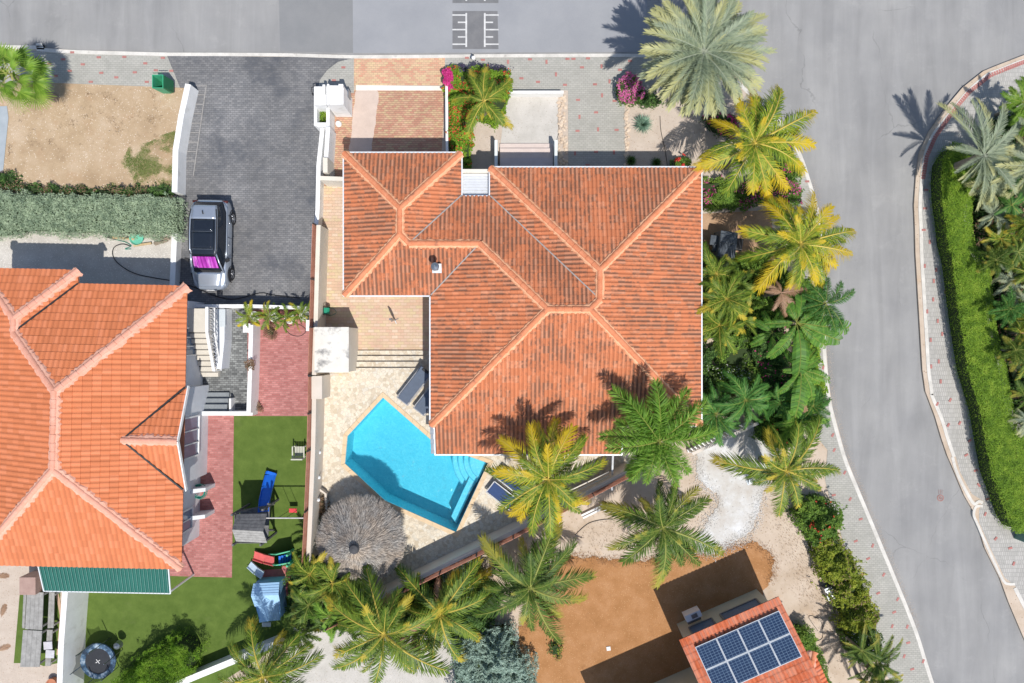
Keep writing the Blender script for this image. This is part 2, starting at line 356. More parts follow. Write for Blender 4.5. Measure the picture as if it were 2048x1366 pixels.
m_ldk = leafmat('dark_green_leaves', [(0, (0.0225, 0.06, 0.018)), (.5, (0.06, 0.135, 0.03)), (1, (0.135, 0.24, 0.06))], .2, rnd=.1)
m_ag = leafmat('agave_blade', [(0, (0.11, 0.209, 0.143)), (.5, (0.209, 0.33, 0.242)), (1, (0.374, 0.495, 0.396))], .1)
m_lv = leafmat('vivid_green_leaves', [(0, (.06, .15, .01)), (.5, (.19, .36, .03)), (1, (.36, .52, .07))], .3, rnd=.05)
m_pink = leafmat('magenta_blossom', [(0, (.42, .02, .14)), (1, (.68, .06, .30))], .2, rnd=.1)
m_pinkl = leafmat('pink_blossom', [(0, (.48, .08, .26)), (1, (.66, .2, .42))], .2, rnd=.1)
m_red = leafmat('red_blossom', [(0, (.50, .03, .02)), (1, (.72, .08, .05))], .2, rnd=.1)
m_whitefl = leafmat('white_blossom', [(0, (.6, .58, .58)), (1, (.8, .78, .78))], .2, rnd=.1)
m_brownl = leafmat('dry_leaves', [(0, (.13, .08, .05)), (1, (.32, .21, .13))], .2, rnd=.1)
def thatchmat():
    s = NT('grey_thatch'); col = s.ramp(s.attr('tone'), [(0, (.11, .105, .10)), (.5, (.32, .31, .295)), (1, (.58, .56, .52))])
    st = s.ramp(s.noise(1.3, 4, .6), [(.36, .1), (.66, .75)]); col = s.mix(1.0, col, s.mix(st, (1., 1., 1.), (1.15, .93, .74)), 'MULTIPLY'); return s.done(col, .95)
m_thatch = thatchmat()
m_glass = plain('window_glass', (.16, .21, .29), .15, 0, .1, spec=.6)  # pale blue-grey base colour paints in the reflected sky
# ---------------------------------------------------------------- the ground
_cnt = [0]
def sheet(name, pts, mat, z, smooth=0, thick=0, px=True, refz=None, rough=0):
    """pts in photo pixels at height z"""
    q = [P(x, y, z if refz is None else refz) for x, y in pts]; _cnt[0] += 1; z += .00015*_cnt[0]
    if smooth: q = smoothline(q+[q[0]], smooth)[:-1]
    if rough:
        q2_ = []
        for i in range(len(q)):
            a, c = q[i], q[(i+1) % len(q)]; m = max(1, int((c-a).length/.09))
            for k in range(m): q2_.append(a.lerp(c, k/m)+Vector((random.uniform(-rough, rough), random.uniform(-rough, rough), 0))+Vector((math.sin(len(q2_)*.11)+.6*math.sin(len(q2_)*.47+2), math.sin(len(q2_)*.083+1)+.6*math.sin(len(q2_)*.39), 0))*rough)
        q = q2_
    mb = MB()
    if thick: mb.prism([(p.x, p.y) for p in q], z-thick, z)
    else:
        n = len(q); a = sum(q[i].x*q[(i+1) % n].y-q[(i+1) % n].x*q[i].y for i in range(n))
        mb.add([(p.x, p.y, z) for p in q], [tuple(range(n)) if a > 0 else tuple(reversed(range(n)))])
    return struct(mb.build(name, mat))
DZ = .50
pool = [(766, 795), (695, 872), (690, 927), (770, 1001), (912, 1064), (976, 926), (934, 911), (882, 897)]
pool_w = [P(x, y, DZ) for x, y in pool]
def holed(name, outer, holes, mat, z):
    dk = bpy.data.curves.new('c', 'CURVE'); dk.dimensions = '2D'; dk.fill_mode = 'BOTH'
    for q in [outer]+holes:
        sp = dk.splines.new('POLY'); sp.points.add(len(q)-1)
        for i, p in enumerate(q): sp.points[i].co = (p[0], p[1], 0, 1)
        sp.use_cyclic_u = True
    tmpo = bpy.data.objects.new('tmp', dk); COL.objects.link(tmpo); dg = bpy.context.evaluated_depsgraph_get(); dg.update()
    me = bpy.data.meshes.new_from_object(tmpo.evaluated_get(dg)); bpy.data.objects.remove(tmpo)
    bm = bmesh.new(); bm.from_mesh(me); bm.normal_update()
    for v in bm.verts: v.co.z = z
    for f in bm.faces:
        if f.normal.z < 0: f.normal_flip()
    bm.to_mesh(me); bm.free(); me.materials.clear()
    return struct(link(name, me, mat))
holed('ground', [(-200, -200), (200, -200), (200, 200), (-200, 200)], [pool_w], m_sand, -.13)
kerbW = [(1200, 107), (1290, 108), (1400, 126), (1470, 158), (1500, 183), (1560, 240), (1598, 297), (1621, 360), (1637, 420), (1649, 520), (1651, 600), (1652, 690), (1657, 760), (1665, 815), (1691, 910), (1714, 968), (1740, 1030), (1765, 1090), (1790, 1150), (1835, 1262), (1868, 1366), (1960, 1640)]
kerbE = [(2400, 20), (2150, 82), (2048, 110), (1996, 130), (1967, 142), (1925, 175), (1894, 212), (1857, 265), (1840, 304), (1832, 352), (1828, 410), (1830, 456), (1831, 506), (1836, 590), (1841, 673), (1845, 740), (1851, 783), (1870, 833), (1883, 877), (1895, 912), (1903, 930), (1928, 990), (1947, 1023), (1970, 1097), (2000, 1157), (2017, 1204), (2048, 1277), (2095, 1380), (2180, 1640)]
kerbN = [(-900, 88), (0, 90), (75, 95), (150, 100), (335, 105), (556, 106), (705, 110), (890, 109), (1000, 108), (1200, 107)]
sheet('road', [(-900, -700), (3200, -700), (3200, 30), (2400, 60), (2300, 1700), (1700, 1700), (1500, 130), (-900, 110)], m_road, -.10)
lotW = kerbN+kerbW[1:]+[(1960, 1900), (-900, 1900)]
holed('terrain', [P(x, y, 0) for x, y in lotW], [pool_w], m_sand, 0.0)
sheet('terrain', kerbE+[(2400, 1640)], m_sand, 0.0, thick=.125)
def kerb(name, line, wd, z0, z1, side, mat=m_kerb):
    ln = smoothline([P(x, y, z1) for x, y in line], 5)
    mb = MB(); strip(mb, ln, wd, z0, z1, side); return struct(mb.build(name, mat))
kerb('kerb', kerbN[:5], .18, -.12, .02, -1)
kerb('kerb', kerbN[4:]+[(1290, 108)], .17, -.12, .012, -1)
kerb('kerb', kerbW[1:], .18, -.12, .02, -1)
kerb('gutter_strip', kerbE, .20, -.12, -.085, 1)
kerb('kerb', [(x+9*(.5 if y < 150 else 1), y+(6 if y < 250 else 0)) for x, y in kerbE[:17]]+[(1861, 793), (1880, 838), (1893, 880), (1905, 915)], .17, -.12, .02, 1)
kerb('kerb', [(1905, 914), (1915, 948), (1938, 993), (1949, 1008), (1958, 1003), (1966, 1006)], .15, -.12, .022, 0)
kerb('kerb', [(1966, 1012), (1952, 1014), (1948, 1030), (1956, 1050), (1982, 1110), (2006, 1160), (2018, 1168), (2030, 1168)], .13, -.12, .02, 0)
kerb('kerb', [(2030, 1176), (2062, 1240), (2110, 1350), (2190, 1620)], .18, -.12, .02, 0)
# marks and patches on the road
sheet('road_patch', [(557, -60), (707, -60), (706, 106), (560, 103)], m_patch, -.096)
sheet('road_patch', [(705, -120), (1300, -120), (1290, 104), (706, 106)], ground('bluish_asphalt', [(.26, .268, .285), (.30, .306, .32)], .5, 60, .1, .15), -.095)
def ladder(y0, y1, nm='speed_hump_patch'):
    sheet(nm, [(905, y0), (995, y0), (997, y1), (905, y1)], m_bumpatch, -.090)
    s = (y1-y0)/76; mb = MB()
    def bx(xa, ya, xb, yb):
        a = P(xa, ya, -.086); b = P(xb, yb, -.086)
        mb.add([(a.x, b.y, -.086), (b.x, b.y, -.086), (b.x, a.y, -.086), (a.x, a.y, -.086)], [(0, 1, 2, 3)])
    c = y0+4
    for x, sg in ((932.5, -1), (969.5, 1)):
        bx(x-1.7, c, x+1.7, c+68*s)
        for k, ln in enumerate((26, 15, 26, 15, 26)):
            yy = c+4+k*14.6*s; xa, xb = (x-1.8-ln, x-1.8) if sg < 0 else (x+1.8, x+1.8+ln)
            bx(xa, yy-1.4, xb, yy+1.4)
    struct(mb.build('road_marking', m_paint))
ladder(22, 98); ladder(-72, 6)
# the painted red ring on the asphalt
mb = MB(); c = P(1881, 996, -.086)
for r0, r1 in ((.03, .07), (.12, .17)):
    for k in range(20):
        a, b = 2*math.pi*k/20, 2*math.pi*(k+1)/20
        mb.add([(c.x+r*math.cos(t), c.y+r*math.sin(t), -.086) for r, t in ((r0, a), (r1, a), (r1, b), (r0, b))], [(0, 1, 2, 3)])
for i in (-1, 0, 1): mb.add([(c.x+i*.08-.008, c.y+.2, -.086), (c.x+i*.08+.008, c.y+.2, -.086), (c.x+i*.08+.008, c.y+.42, -.086), (c.x+i*.08-.008, c.y+.42, -.086)], [(0, 1, 2, 3)])
struct(mb.build('road_marking', ground('faded_red_paint', [(.30, .16, .14), (.36, .2, .18)], 8, 60, .2)))
# pavements, courts and beds: sheets 4 mm apart
Z1, Z2, Z3, Z4 = .002, .013, .024, .035
pav_nw = sheet('pavement', [(-300, 96), (75, 101), (335, 111), (352, 122), (366, 142), (372, 165), (372, 176), (85, 165), (-300, 165)], m_side, Z1)
sheet('driveway', [(334, 111), (705, 115), (708, 180), (660, 200), (640, 400), (634, 612), (345, 610), (345, 380), (360, 175)], m_drive, Z1)
sheet('pavement', [(708, 116), (708, 186), (634, 186), (640, 160), (655, 140), (676, 124)], m_side, Z2, refz=0)
sheet('driveway_apron', [(708, 115), (890, 115), (890, 171), (708, 171)], m_tanapron, Z1)
sheet('brick_court', [(650, 180), (892, 180), (925, 400), (925, 700), (640, 700), (640, 400)], m_brick, Z1)
sheet('threshold_strip', [(712, 170), (890, 172), (890, 181), (712, 181)], ground('pale_concrete', [(.66, .62, .56), (.74, .7, .64)], 3, 40, .08), Z3)
sheet('worn_track', [(712, 182), (754, 182), (752, 230), (745, 285), (735, 345), (690, 345), (700, 285), (706, 230)], m_track, Z2, 4, rough=.02)
sheet('patio', [(640, 372), (925, 372), (925, 702), (640, 702)], m_patio, Z3)
pav_n = sheet('pavement', [(890, 114), (1290, 113), (1420, 145), (1500, 200), (1450, 230), (1260, 205), (1248, 181), (890, 181)], m_side, Z1)
walk = sheet('garden_path', [(1136, 181), (1249, 181), (1250, 370), (1137, 370)], m_side, Z2)
sheet('gravel_court', [(1012, 188), (1116, 186), (1116, 300), (1000, 300)], m_gravel2, Z2)
sheet('gravel_bed', [(890, 181), (1136, 181), (1136, 370), (880, 370)], m_pinkgravel, Z1)
sheet('sand_bed', [(1249, 181), (1500, 181), (1640, 420), (1648, 520), (1400, 470), (1249, 470)], m_pinkgravel, Z1)
sheet('dirt_patch', [(1395, 428), (1540, 420), (1560, 560), (1395, 560)], ground('brown_dirt', [(.36, .22, .13), (.46, .31, .2)], 1.5, 40, .2, .4), Z2)
pav_w = sheet('pavement', [(x-3, y) for x, y in kerbW[4:]]+[(1830, 1500), (1782, 1366), (1762, 1330), (1730, 1240), (1705, 1150), (1680, 1062), (1662, 1010), (1650, 960), (1655, 900), (1630, 870), (1618, 760), (1615, 600), (1585, 420), (1570, 330), (1545, 270), (1480, 210)], m_side, Z2, refz=0)
pav_e = sheet('pavement', [(2600, 60)]+[(x+13, y+8) for x, y in kerbE[1:16]]+[(1868, 793), (1885, 838), (1912, 915), (1921, 946), (1944, 988), (1968, 1003), (1958, 1020), (1958, 1045), (1985, 1105), (2009, 1155), (2030, 1172), (2070, 1240), (2120, 1350), (2190, 1600), (2600, 1600)], m_side_r, Z1, refz=0)
sheet('side_path', [(-60, 215), (14, 212), (17, 235), (6, 345), (-60, 345)], ground('blue_grey_concrete', [(.30, .34, .37), (.36, .40, .43)], 2, 40, .08), Z3)
sheet('dirt_lot', [(-300, 165), (85, 165), (372, 176), (350, 300), (346, 400), (-300, 400)], m_dirt, Z1)
sheet('gravel_yard', [(-300, 400), (345, 400), (345, 640), (-300, 640)], m_gravel, Z1)
sheet('grey_court', [(380, 612), (500, 612), (500, 830), (380, 830)], m_drive2, Z2)
redc = sheet('red_court', [(495, 620), (618, 620), (618, 834), (495, 834)], m_redcourt, Z2)
sheet('red_court', [(330, 826), (468, 826), (464, 1155), (300, 1151)], m_redcourt, Z3)
sheet('artificial_lawn', [(445, 832), (640, 832), (640, 1240), (440, 1366), (440, 1700), (135, 1700), (140, 1130), (330, 1130), (330, 1000), (445, 1000)], m_turf, Z2, refz=0)
sheet('sand_yard', [(-300, 1100), (140, 1100), (130, 1700), (-300, 1700)], m_pinkgravel, Z1)
sheet('turf_strip', [(42, 1163), (122, 1163), (116, 1326), (88, 1332), (72, 1326), (28, 1326)], m_turf, Z2, refz=0)
sheet('brown_soil_bed', [(1036, 1290), (1040, 1255), (1080, 1160), (1118, 1118), (1160, 1112), (1210, 1120), (1300, 1122), (1340, 1105), (1400, 1105), (1450, 1098), (1500, 1085), (1540, 1105), (1550, 1135), (1538, 1165), (1520, 1195), (1500, 1260), (1500, 1700), (1000, 1700)], m_mulch, Z2, 3, rough=.07)
sheet('grey_grit_patch', [(1392, 905), (1440, 870), (1480, 850), (1530, 860), (1560, 900), (1540, 960), (1520, 1000), (1510, 1050), (1480, 1080), (1430, 1106), (1395, 1100), (1408, 1050), (1440, 1000), (1400, 960)], m_grit, Z3, 4, rough=.06)
sheet('gravel_bed', [(600, 1230), (760, 1180), (900, 1130), (960, 1250), (900, 1420), (640, 1500), (560, 1400)], m_gravel2, Z3, 3, rough=.05)
# red pavers scattered through the pavements: a piece each
redm = MB().box((0, 0, 0), (.2, .1, .012)).build('tmp', m_redpaver).data
bpy.data.objects.remove(bpy.data.objects['tmp'])
def reds(parent, pts):
    for q in pts:
        x, y = q[0], q[1]; rz = R(q[2]) if len(q) > 2 else 0
        p = P(x, y, 0); o = link('red_paver', redm, None, parent, (p.x, p.y, Z3-.001), (0, 0, rz))
reds(pav_nw, [(145, 105), (127, 119), (198, 115), (249, 114), (326, 116), (99, 128), (166, 129), (291, 127), (140, 142), (203, 146), (270, 145), (312, 141), (343, 142), (112, 152), (233, 155), (182, 164), (294, 164), (60, 118), (30, 132)])
reds(pav_n, [(934, 116), (966, 120), (1016, 124, 90), (1060, 119), (1093, 124, 90), (1135, 118), (1176, 117), (1203, 133, 90), (1043, 157), (1076, 164), (1112, 149, 90), (1164, 135), (1130, 170), (1190, 169), (1219, 163, 90), (1147, 118), (687, 135), (668, 161), (1240, 140), (1260, 122)])
reds(walk, [(1156, 200), (1204, 191, 90), (1229, 202), (1192, 225), (1159, 234, 90), (1196, 259, 90), (1155, 262), (1233, 260), (1150, 307, 90), (1192, 304), (1228, 305, 90), (1175, 330)])
reds(pav_e, [(1847, 460), (1859, 484, 90), (1849, 532, 90), (1867, 562, 90), (1866, 599, 90), (1854, 623, 90), (1875, 642, 90), (1884, 668, 90), (1861, 680, 90), (1877, 723, 90), (1862, 733, 90), (1881, 763, 90), (1900, 800, 60), (1874, 808, 60), (1896, 850, 60), (1919, 846, 60), (1939, 881, 30), (1932, 910, 30), (1951, 941, 20), (1957, 970, -50), (1975, 998, 20), (1970, 1028, 70), (1991, 1077, 50), (2020, 1096, 15), (2027, 1127, 70), (1852, 380), (1850, 417), (1872, 540, 90), (1890, 584, 90), (1870, 370, 90), (1874, 400, 90)])
reds(pav_w, [(1689, 945, 60), (1667, 990, 10), (1700, 998, 60), (1721, 1038, 20), (1711, 1082, 20), (1745, 1091, 70), (1736, 1117, 25), (1767, 1149, 60), (1725, 1148, 25), (1756, 1186, 25), (1795, 1198, 60), (1788, 1224, 25), (1784, 1252, 70), (1814, 1253, 70), (1816, 1285, 15), (1808, 1312, 70), (1846, 1322, 70), (1824, 1338, 15), (1594, 339, 0), (1614, 363, 0), (1646, 735, 80), (1633, 700, 80), (1665, 870, 60), (1668, 900, 60)])
for i in range(len(kerbE[2:9])):
    a = kerbE[2+i]; b = kerbE[3+i]; n = int(math.hypot(b[0]-a[0], b[1]-a[1])/4.6)
    ang = math.atan2(-(b[1]-a[1]), b[0]-a[0])
    for k in range(n):
        t = k/n; reds(pav_e, [(a[0]+(b[0]-a[0])*t+13, a[1]+(b[1]-a[1])*t+9, math.degrees(ang)+90)])
# manhole and small lids
def lid(px, py, wx, wy, label, mat, rz=0, cat='cover'):
    t = MB().box((0, 0, 0), (wx, wy, .05)).build('access_cover', mat, bevel=.008); t.location = P(px, py, .03); t.rotation_euler.z = rz
    tag(t, label, cat)
lid(1499, 963, .32, .26, 'small square grey inspection cover in the pale grit beside a palm', m_greymetal, R(25))
lid(1217, 1297, .2, .2, 'small white square marker lid lying on the brown soil', m_white, R(8))

# ---------------------------------------------------------------- pool deck, steps, pool
def Wp(pts, z): return [P(x, y, z) for x, y in pts]
deckpoly = [(640, 740), (700, 736), (925, 736), (925, 905), (1270, 905), (1290, 942), (640, 1266), (632, 1240)]
holed('pool_deck', Wp(deckpoly, DZ), [pool_w], m_deck, DZ)
mb = MB(); q = Wp(deckpoly, DZ)
for i in range(len(q)):
    a, b = q[i], q[(i+1) % len(q)]; mb.add([(a.x, a.y, 0), (b.x, b.y, 0), (b.x, b.y, DZ-.002), (a.x, a.y, DZ-.002)], [(0, 1, 2, 3)])
struct(mb.build('deck_edge_wall', m_cream))
mb = MB()
for k, y in enumerate((701, 712, 723.5)):
    z = DZ*(k+1)/4.; a = P(697, y, z); b = P(925, y+11.5, z)
    mb = MB(); mb.box(((a.x+b.x)/2, (a.y+b.y)/2-.15, z/2), (b.x-a.x, abs(a.y-b.y)+.3, z)); struct(mb.build('garden_step', m_deck))
# pool shell
shell_m = ground('pool_plaster', [(.44, .73, .79), (.50, .78, .83)], 1.2, 25, .06, .1)
pq = Wp(pool, DZ)
mb = MB(); n = len(pq); D = DZ-1.45
for i in range(n):
    a, b = pq[i], pq[(i+1) % n]; mb.add([(a.x, a.y, D), (b.x, b.y, D), (b.x, b.y, DZ), (a.x, a.y, DZ)], [(0, 1, 2, 3)])
mb.add([(p.x, p.y, D) for p in pq], [tuple(range(n))])
pt = thing('swimming_pool', 'blue angular swimming pool with tan coping, set in the pale stone deck', 'pool', (pq[0].x, pq[0].y-2, 0))
mb.build('basin', shell_m, pt)
# bench along the south-east wall and the round entry steps
A = Vector(pq[4][:2]); B = Vector(pq[5][:2]); d = (B-A).normalized(); nn = Vector((-d.y, d.x))
bench_m = plain('pool_step', (.74, .86, .90), .6, 0, .02)  # paler than the basin: brightness of shallower water put into the colour
mb = MB(); q = [A+d*.25+nn*.16, A+d*3.35+nn*.16, A+d*3.15+nn*.52, A+d*.45+nn*.52]; mb.prism(q, D, DZ-.55); mb.build('bench', bench_m, pt)
cc = Vector(pq[5][:2]); m_nosing = plain('blue_nosing_tiles', (.42, .62, .70), .4)
for k, (r, z) in enumerate(((.95, -.30), (1.25, -.50), (1.55, -.72), (1.85, -.95))):
    a0 = math.atan2(-d.y, -d.x); e = Vector(pq[6][:2])-cc; a1 = math.atan2(e.y, e.x)
    if a0 > a1: a0, a1 = a1, a0
    if a1-a0 > math.pi: a0, a1 = a1, a0+2*math.pi
    a0 += .07; a1 -= .07
    ctr = cc+Vector((math.cos((a0+a1)/2), math.sin((a0+a1)/2)))*.1
    mb = MB(); mb.prism([ctr]+[cc+Vector((math.cos(a0+(a1-a0)*t/14), math.sin(a0+(a1-a0)*t/14)))*r for t in range(15)], D, DZ+z); mb.build('step', bench_m, pt)
    mb = MB(); A_ = [a0+(a1-a0)*t/14 for t in range(15)]
    for t in range(14): mb.add([(cc.x+q*math.cos(w_), cc.y+q*math.sin(w_), DZ+z+.004) for q, w_ in ((r-.05, A_[t]), (r, A_[t]), (r, A_[t+1]), (r-.05, A_[t+1]))], [(0, 1, 2, 3)])
    mb.build('step_nosing', m_nosing, pt)
# coping
mb = MB(); cx = sum(p.x for p in pq)/n; cy = sum(p.y for p in pq)/n
for i in range(n):
    a, b = Vector(pq[i][:2]), Vector(pq[(i+1) % n][:2]); L_ = (b-a).length; m_ = max(1, round(L_/.45))
    def outp(i0):
        p0 = Vector(pq[(i0-1) % n][:2]); p1 = Vector(pq[i0 % n][:2]); p2 = Vector(pq[(i0+1) % n][:2])
        e1 = (p1-p0).normalized(); e2 = (p2-p1).normalized(); n1 = Vector((e1.y, -e1.x)); n2 = Vector((e2.y, -e2.x))
        if n1.dot(p1-Vector((cx, cy))) < 0: n1 = -n1
        if n2.dot(p1-Vector((cx, cy))) < 0: n2 = -n2
        return p1+(n1+n2)*(.2/(1+n1.dot(n2)))
    oa, ob = outp(i), outp(i+1)
    for k in range(m_):
        t0, t1 = (k+.015)/m_, (k+.985)/m_
        c_ = MB(); c_.prism([a.lerp(b, t0), a.lerp(b, t1), oa.lerp(ob, t1), oa.lerp(ob, t0)], DZ+.004, DZ+.03); c_.build('coping_stone', m_coping, pt)
s = NT('pool_water'); s.n.remove(s.b); tb = s.new('ShaderNodeBsdfTransparent'); gl = s.new('ShaderNodeBsdfGlossy'); gl.inputs['Roughness'].default_value = .06
wv = s.noise(5.0, 4, .62, dist=2.2)
tcol = s.ramp(wv, [(.34, (.30, .69, .80)), (.5, (.36, .74, .84)), (.66, (.46, .81, .88))]); s.L(tcol, tb.inputs[0])  # ripple light and dark put into the water tint
bp = s.new('ShaderNodeBump'); bp.inputs['Strength'].default_value = .35; bp.inputs['Distance'].default_value = .05; s.L(s.noise(5, 4, .6, dist=1), bp.inputs['Height']); s.L(bp.outputs[0], gl.inputs['Normal'])
fr = s.new('ShaderNodeFresnel'); fr.inputs[0].default_value = 1.33; s.L(bp.outputs[0], fr.inputs['Normal'])
ms = s.new('ShaderNodeMixShader'); s.L(fr.outputs[0], ms.inputs[0]); s.L(tb.outputs[0], ms.inputs[1]); s.L(gl.outputs[0], ms.inputs[2]); s.L(ms.outputs[0], s.n['Material Output'].inputs[0])
mb = MB(); mb.add([(p.x, p.y, DZ-.09) for p in pq], [tuple(range(n))]); mb.build('water', s.m, pt)

# ---------------------------------------------------------------- roofs
TW, TL = .205, .375
_fr = [0, .1, .25, .42, .6, .76, 1]; _h = [.010, .036, .050, .052, .042, .006, .010]
def tile_local(slope, hs=1, step=.015):
    L_ = TL/math.cos(slope)+.05
    _hh = [q*hs for q in _h]; V = [(TW*f, 0, h+step) for f, h in zip(_fr, _hh)]+[(TW*f, L_, h-.002) for f, h in zip(_fr, _hh)]+[(TW*f, 0, h+.002) for f, h in zip(_fr, _hh)]
    F = [(i, i+1, 8+i, 7+i) for i in range(6)]+[(14+i, 15+i, i+1, i) for i in range(6)]
    prof = [min(1, h/.05) for h in _h]*3
    return np.array(V), np.array(F), np.array(prof)
def build_tiles(roof, faces, slope_t, mat, max_ind=300, hs=.9, step=.014, tw=.19, tl=.33):
    global TW, TL
    TW, TL = tw, tl
    """faces: list of (eave point (3d), up-slope plan dir, [convex plan polygons])"""
    sl_ = math.atan(slope_t); V0, F0, pr0 = tile_local(sl_, hs, step)
    tile_me = mesh_np('tile', V0, F0, [('prof', 'POINT', pr0), ('tone', 'FACE', np.zeros(len(F0)))]); tile_me.materials.append(mat)
    whole = []; cutV = []; cutF = []; cutP = []; cutT = []; nv = 0
    for e0, up, polys in faces:
        e0 = Vector(e0); up = Vector(up).normalized(); u = Vector((up.y, -up.x))   # u x up = +z
        ex = Vector((u.x, u.y, 0)); ey = Vector((up.x*math.cos(sl_), up.y*math.cos(sl_), math.sin(sl_))); ez = ex.cross(ey)
        Mr = Matrix((ex, ey, ez)).transposed()
        for poly in polys:
            pl = [Vector(p) for p in poly]; n = len(pl); a = sum(pl[i].x*pl[(i+1) % n].y-pl[(i+1) % n].x*pl[i].y for i in range(n))
            if a < 0: pl.reverse()
            us = [(p-e0.xy).dot(u) for p in pl]; vs = [(p-e0.xy).dot(up) for p in pl]
            bmx = bmesh.new(); pl_ = bmx.verts.layers.float.new('prof'); tl_ = bmx.faces.layers.float.new('tone'); anyc = False
            for j in range(math.floor(min(vs)/TL+.001), math.ceil(max(vs)/TL)):
                for i in range(math.floor(min(us)/TW), math.ceil(max(us)/TW)):
                    cs = [e0.xy+u*(i+a_)*TW+up*(j+b_)*TL for a_ in (0, 1) for b_ in (0, 1)]
                    dd = []
                    for k in range(n):
                        p0, p1 = pl[k], pl[(k+1) % n]; ed = p1-p0; el = ed.length
                        if el < 1e-6: continue
                        dd.append([ed.cross(c-p0)/el for c in cs])
                    if any(max(q) < .004 for q in dd): continue
                    base = Vector((*(e0.xy+u*i*TW+up*j*TL), e0.z+j*TL*slope_t))
                    if all(min(q) > -.012 for q in dd): whole.append((base, Mr)); continue
                    anyc = True; tone = random.random(); vv = []
                    for k, v in enumerate(V0):
                        bv = bmx.verts.new(base+Mr@Vector(v)); bv[pl_] = pr0[k]; vv.append(bv)
                    for f in F0: bf = bmx.faces.new([vv[q] for q in f]); bf[tl_] = tone
            if anyc:
                for k in range(n):
                    p0, p1 = pl[k], pl[(k+1) % n]; ed = (p1-p0)
                    if ed.length < 1e-6: continue
                    ed.normalize(); nn_ = Vector((ed.y, -ed.x, 0))
                    bmesh.ops.bisect_plane(bmx, geom=bmx.verts[:]+bmx.edges[:]+bmx.faces[:], plane_co=(p0.x, p0.y, 0), plane_no=nn_, clear_outer=True)
                bmx.verts.index_update()
                bmesh.ops.triangulate(bmx, faces=bmx.faces[:]); bmx.verts.index_update()
                cutV += [tuple(v.co) for v in bmx.verts]; cutP += [v[pl_] for v in bmx.verts]
                cutF += [tuple(v.index+nv for v in f.verts) for f in bmx.faces]; cutT += [f[tl_] for f in bmx.faces]; nv = len(cutV)
            bmx.free()
    po = parent_world(roof)
    whole.sort(key=lambda w_: (w_[0].x**2+w_[0].y**2)/(H-w_[0].z)**2 if True else 0)
    for base, Mr in whole[:max_ind]:
        o = bpy.data.objects.new('tile', tile_me); COL.objects.link(o); o.parent = roof; o.location = base-po; o.rotation_euler = Mr.to_euler()
    rest = whole[max_ind:]
    if rest:
        Vs = np.concatenate([V0@np.array(Mr).T+np.array(base-po) for base, Mr in rest])
        Fs = np.concatenate([F0+i*len(V0) for i in range(len(rest))])
        tn = np.repeat(rng.random(len(rest)), len(F0))
        me = mesh_np('tiling', Vs, Fs, [('prof', 'POINT', np.tile(pr0, len(rest))), ('tone', 'FACE', tn)])
        stuff(link('tiling', me, mat, roof))
    if cutF:
        me = mesh_np('cut_tiles', np.array(cutV)-np.array(po), np.array(cutF), [('prof', 'POINT', cutP), ('tone', 'FACE', cutT)])
        stuff(link('cut_tiles', me, mat, roof))
def cap_mesh(mat, L_=.40):  # separate overlapping half-round caps
    V = []; F = []; n = 8
    for k, (x, r) in enumerate(((-.02, .128), (L_*.9, .112), (L_, .110))):
        for i in range(n+1):
            t = math.pi*i/n; V.append((x, r*math.cos(t), r*.85*math.sin(t)))
    for k in range(2):
        for i in range(n): F.append((k*(n+1)+i, (k+1)*(n+1)+i, (k+1)*(n+1)+i+1, k*(n+1)+i+1))
    V0 = len(V)
    for i in range(n+1):
        t = math.pi*i/n; V.append((-.02, .13*math.cos(t), .13*.85*math.sin(t)))
    for i in range(n): F.append((V0+i, i, i+1, V0+i+1))
    me = mesh_np('ridge_cap', V, F, smooth=False); me.materials.append(mat); return me
def caps(roof, segs, slope_t, cme, mort, wide=.30, lift=.05, jag=.08):
    """segs: (a3d, b3d, hip?) from low to high"""
    po = parent_world(roof); Vm = []; Fm = []
    for a, b, hip in segs:
        a = Vector(a); b = Vector(b); d = b-a; L_ = d.length; n = max(1, round(L_/.38)); x = d.normalized()
        y = Vector((0, 0, 1)).cross(x).normalized(); z = x.cross(y); M = Matrix((x, y, z)).transposed()
        for k in range(n):
            o = bpy.data.objects.new('ridge_cap', cme); COL.objects.link(o); o.parent = roof
            o.location = a+d*(k/n)+Vector((0, 0, lift))-po
            o.rotation_euler = (M@Matrix.Rotation(random.uniform(-.02, .02), 3, 'Z')).to_euler(); o.scale = (L_/n/.38, 1, 1)
        kk = slope_t*(.707 if hip else 1)
        m = max(2, int(L_/.1)); 
        for sgn in (-1, 1):
            n0 = len(Vm)
            for k in range(m+1):
                c = a+d*(k/m); wj = wide+random.uniform(-jag, jag)
                for s_, dz in ((.06, .13), (wj*.75, .125-.02), (wj, .03)):
                    q = c+y*sgn*s_; Vm.append((q.x, q.y, q.z-s_*kk+dz+lift-.06))
            for k in range(m):
                for r_ in range(2):
                    f = (n0+k*3+r_, n0+(k+1)*3+r_, n0+(k+1)*3+r_+1, n0+k*3+r_+1); Fm.append(f if sgn < 0 else tuple(reversed(f)))
    me = mesh_np('mortar', np.array(Vm)-np.array(po), np.array(Fm)); link('mortar', me, mort, roof)
def gutter(parent, pts, z, name='gutter', mat=None, closed=True, wd=.10):
    mat = mat or m_metal_w
    for i in range(len(pts) if closed else len(pts)-1):
        a = Vector((*pts[i], z)); b = Vector((*pts[(i+1) % len(pts)], z))
        mb = MB(); mb.bar(a, b, wd, .09); mb.build(name, mat, parent)
EZ = 3.0; T = .30
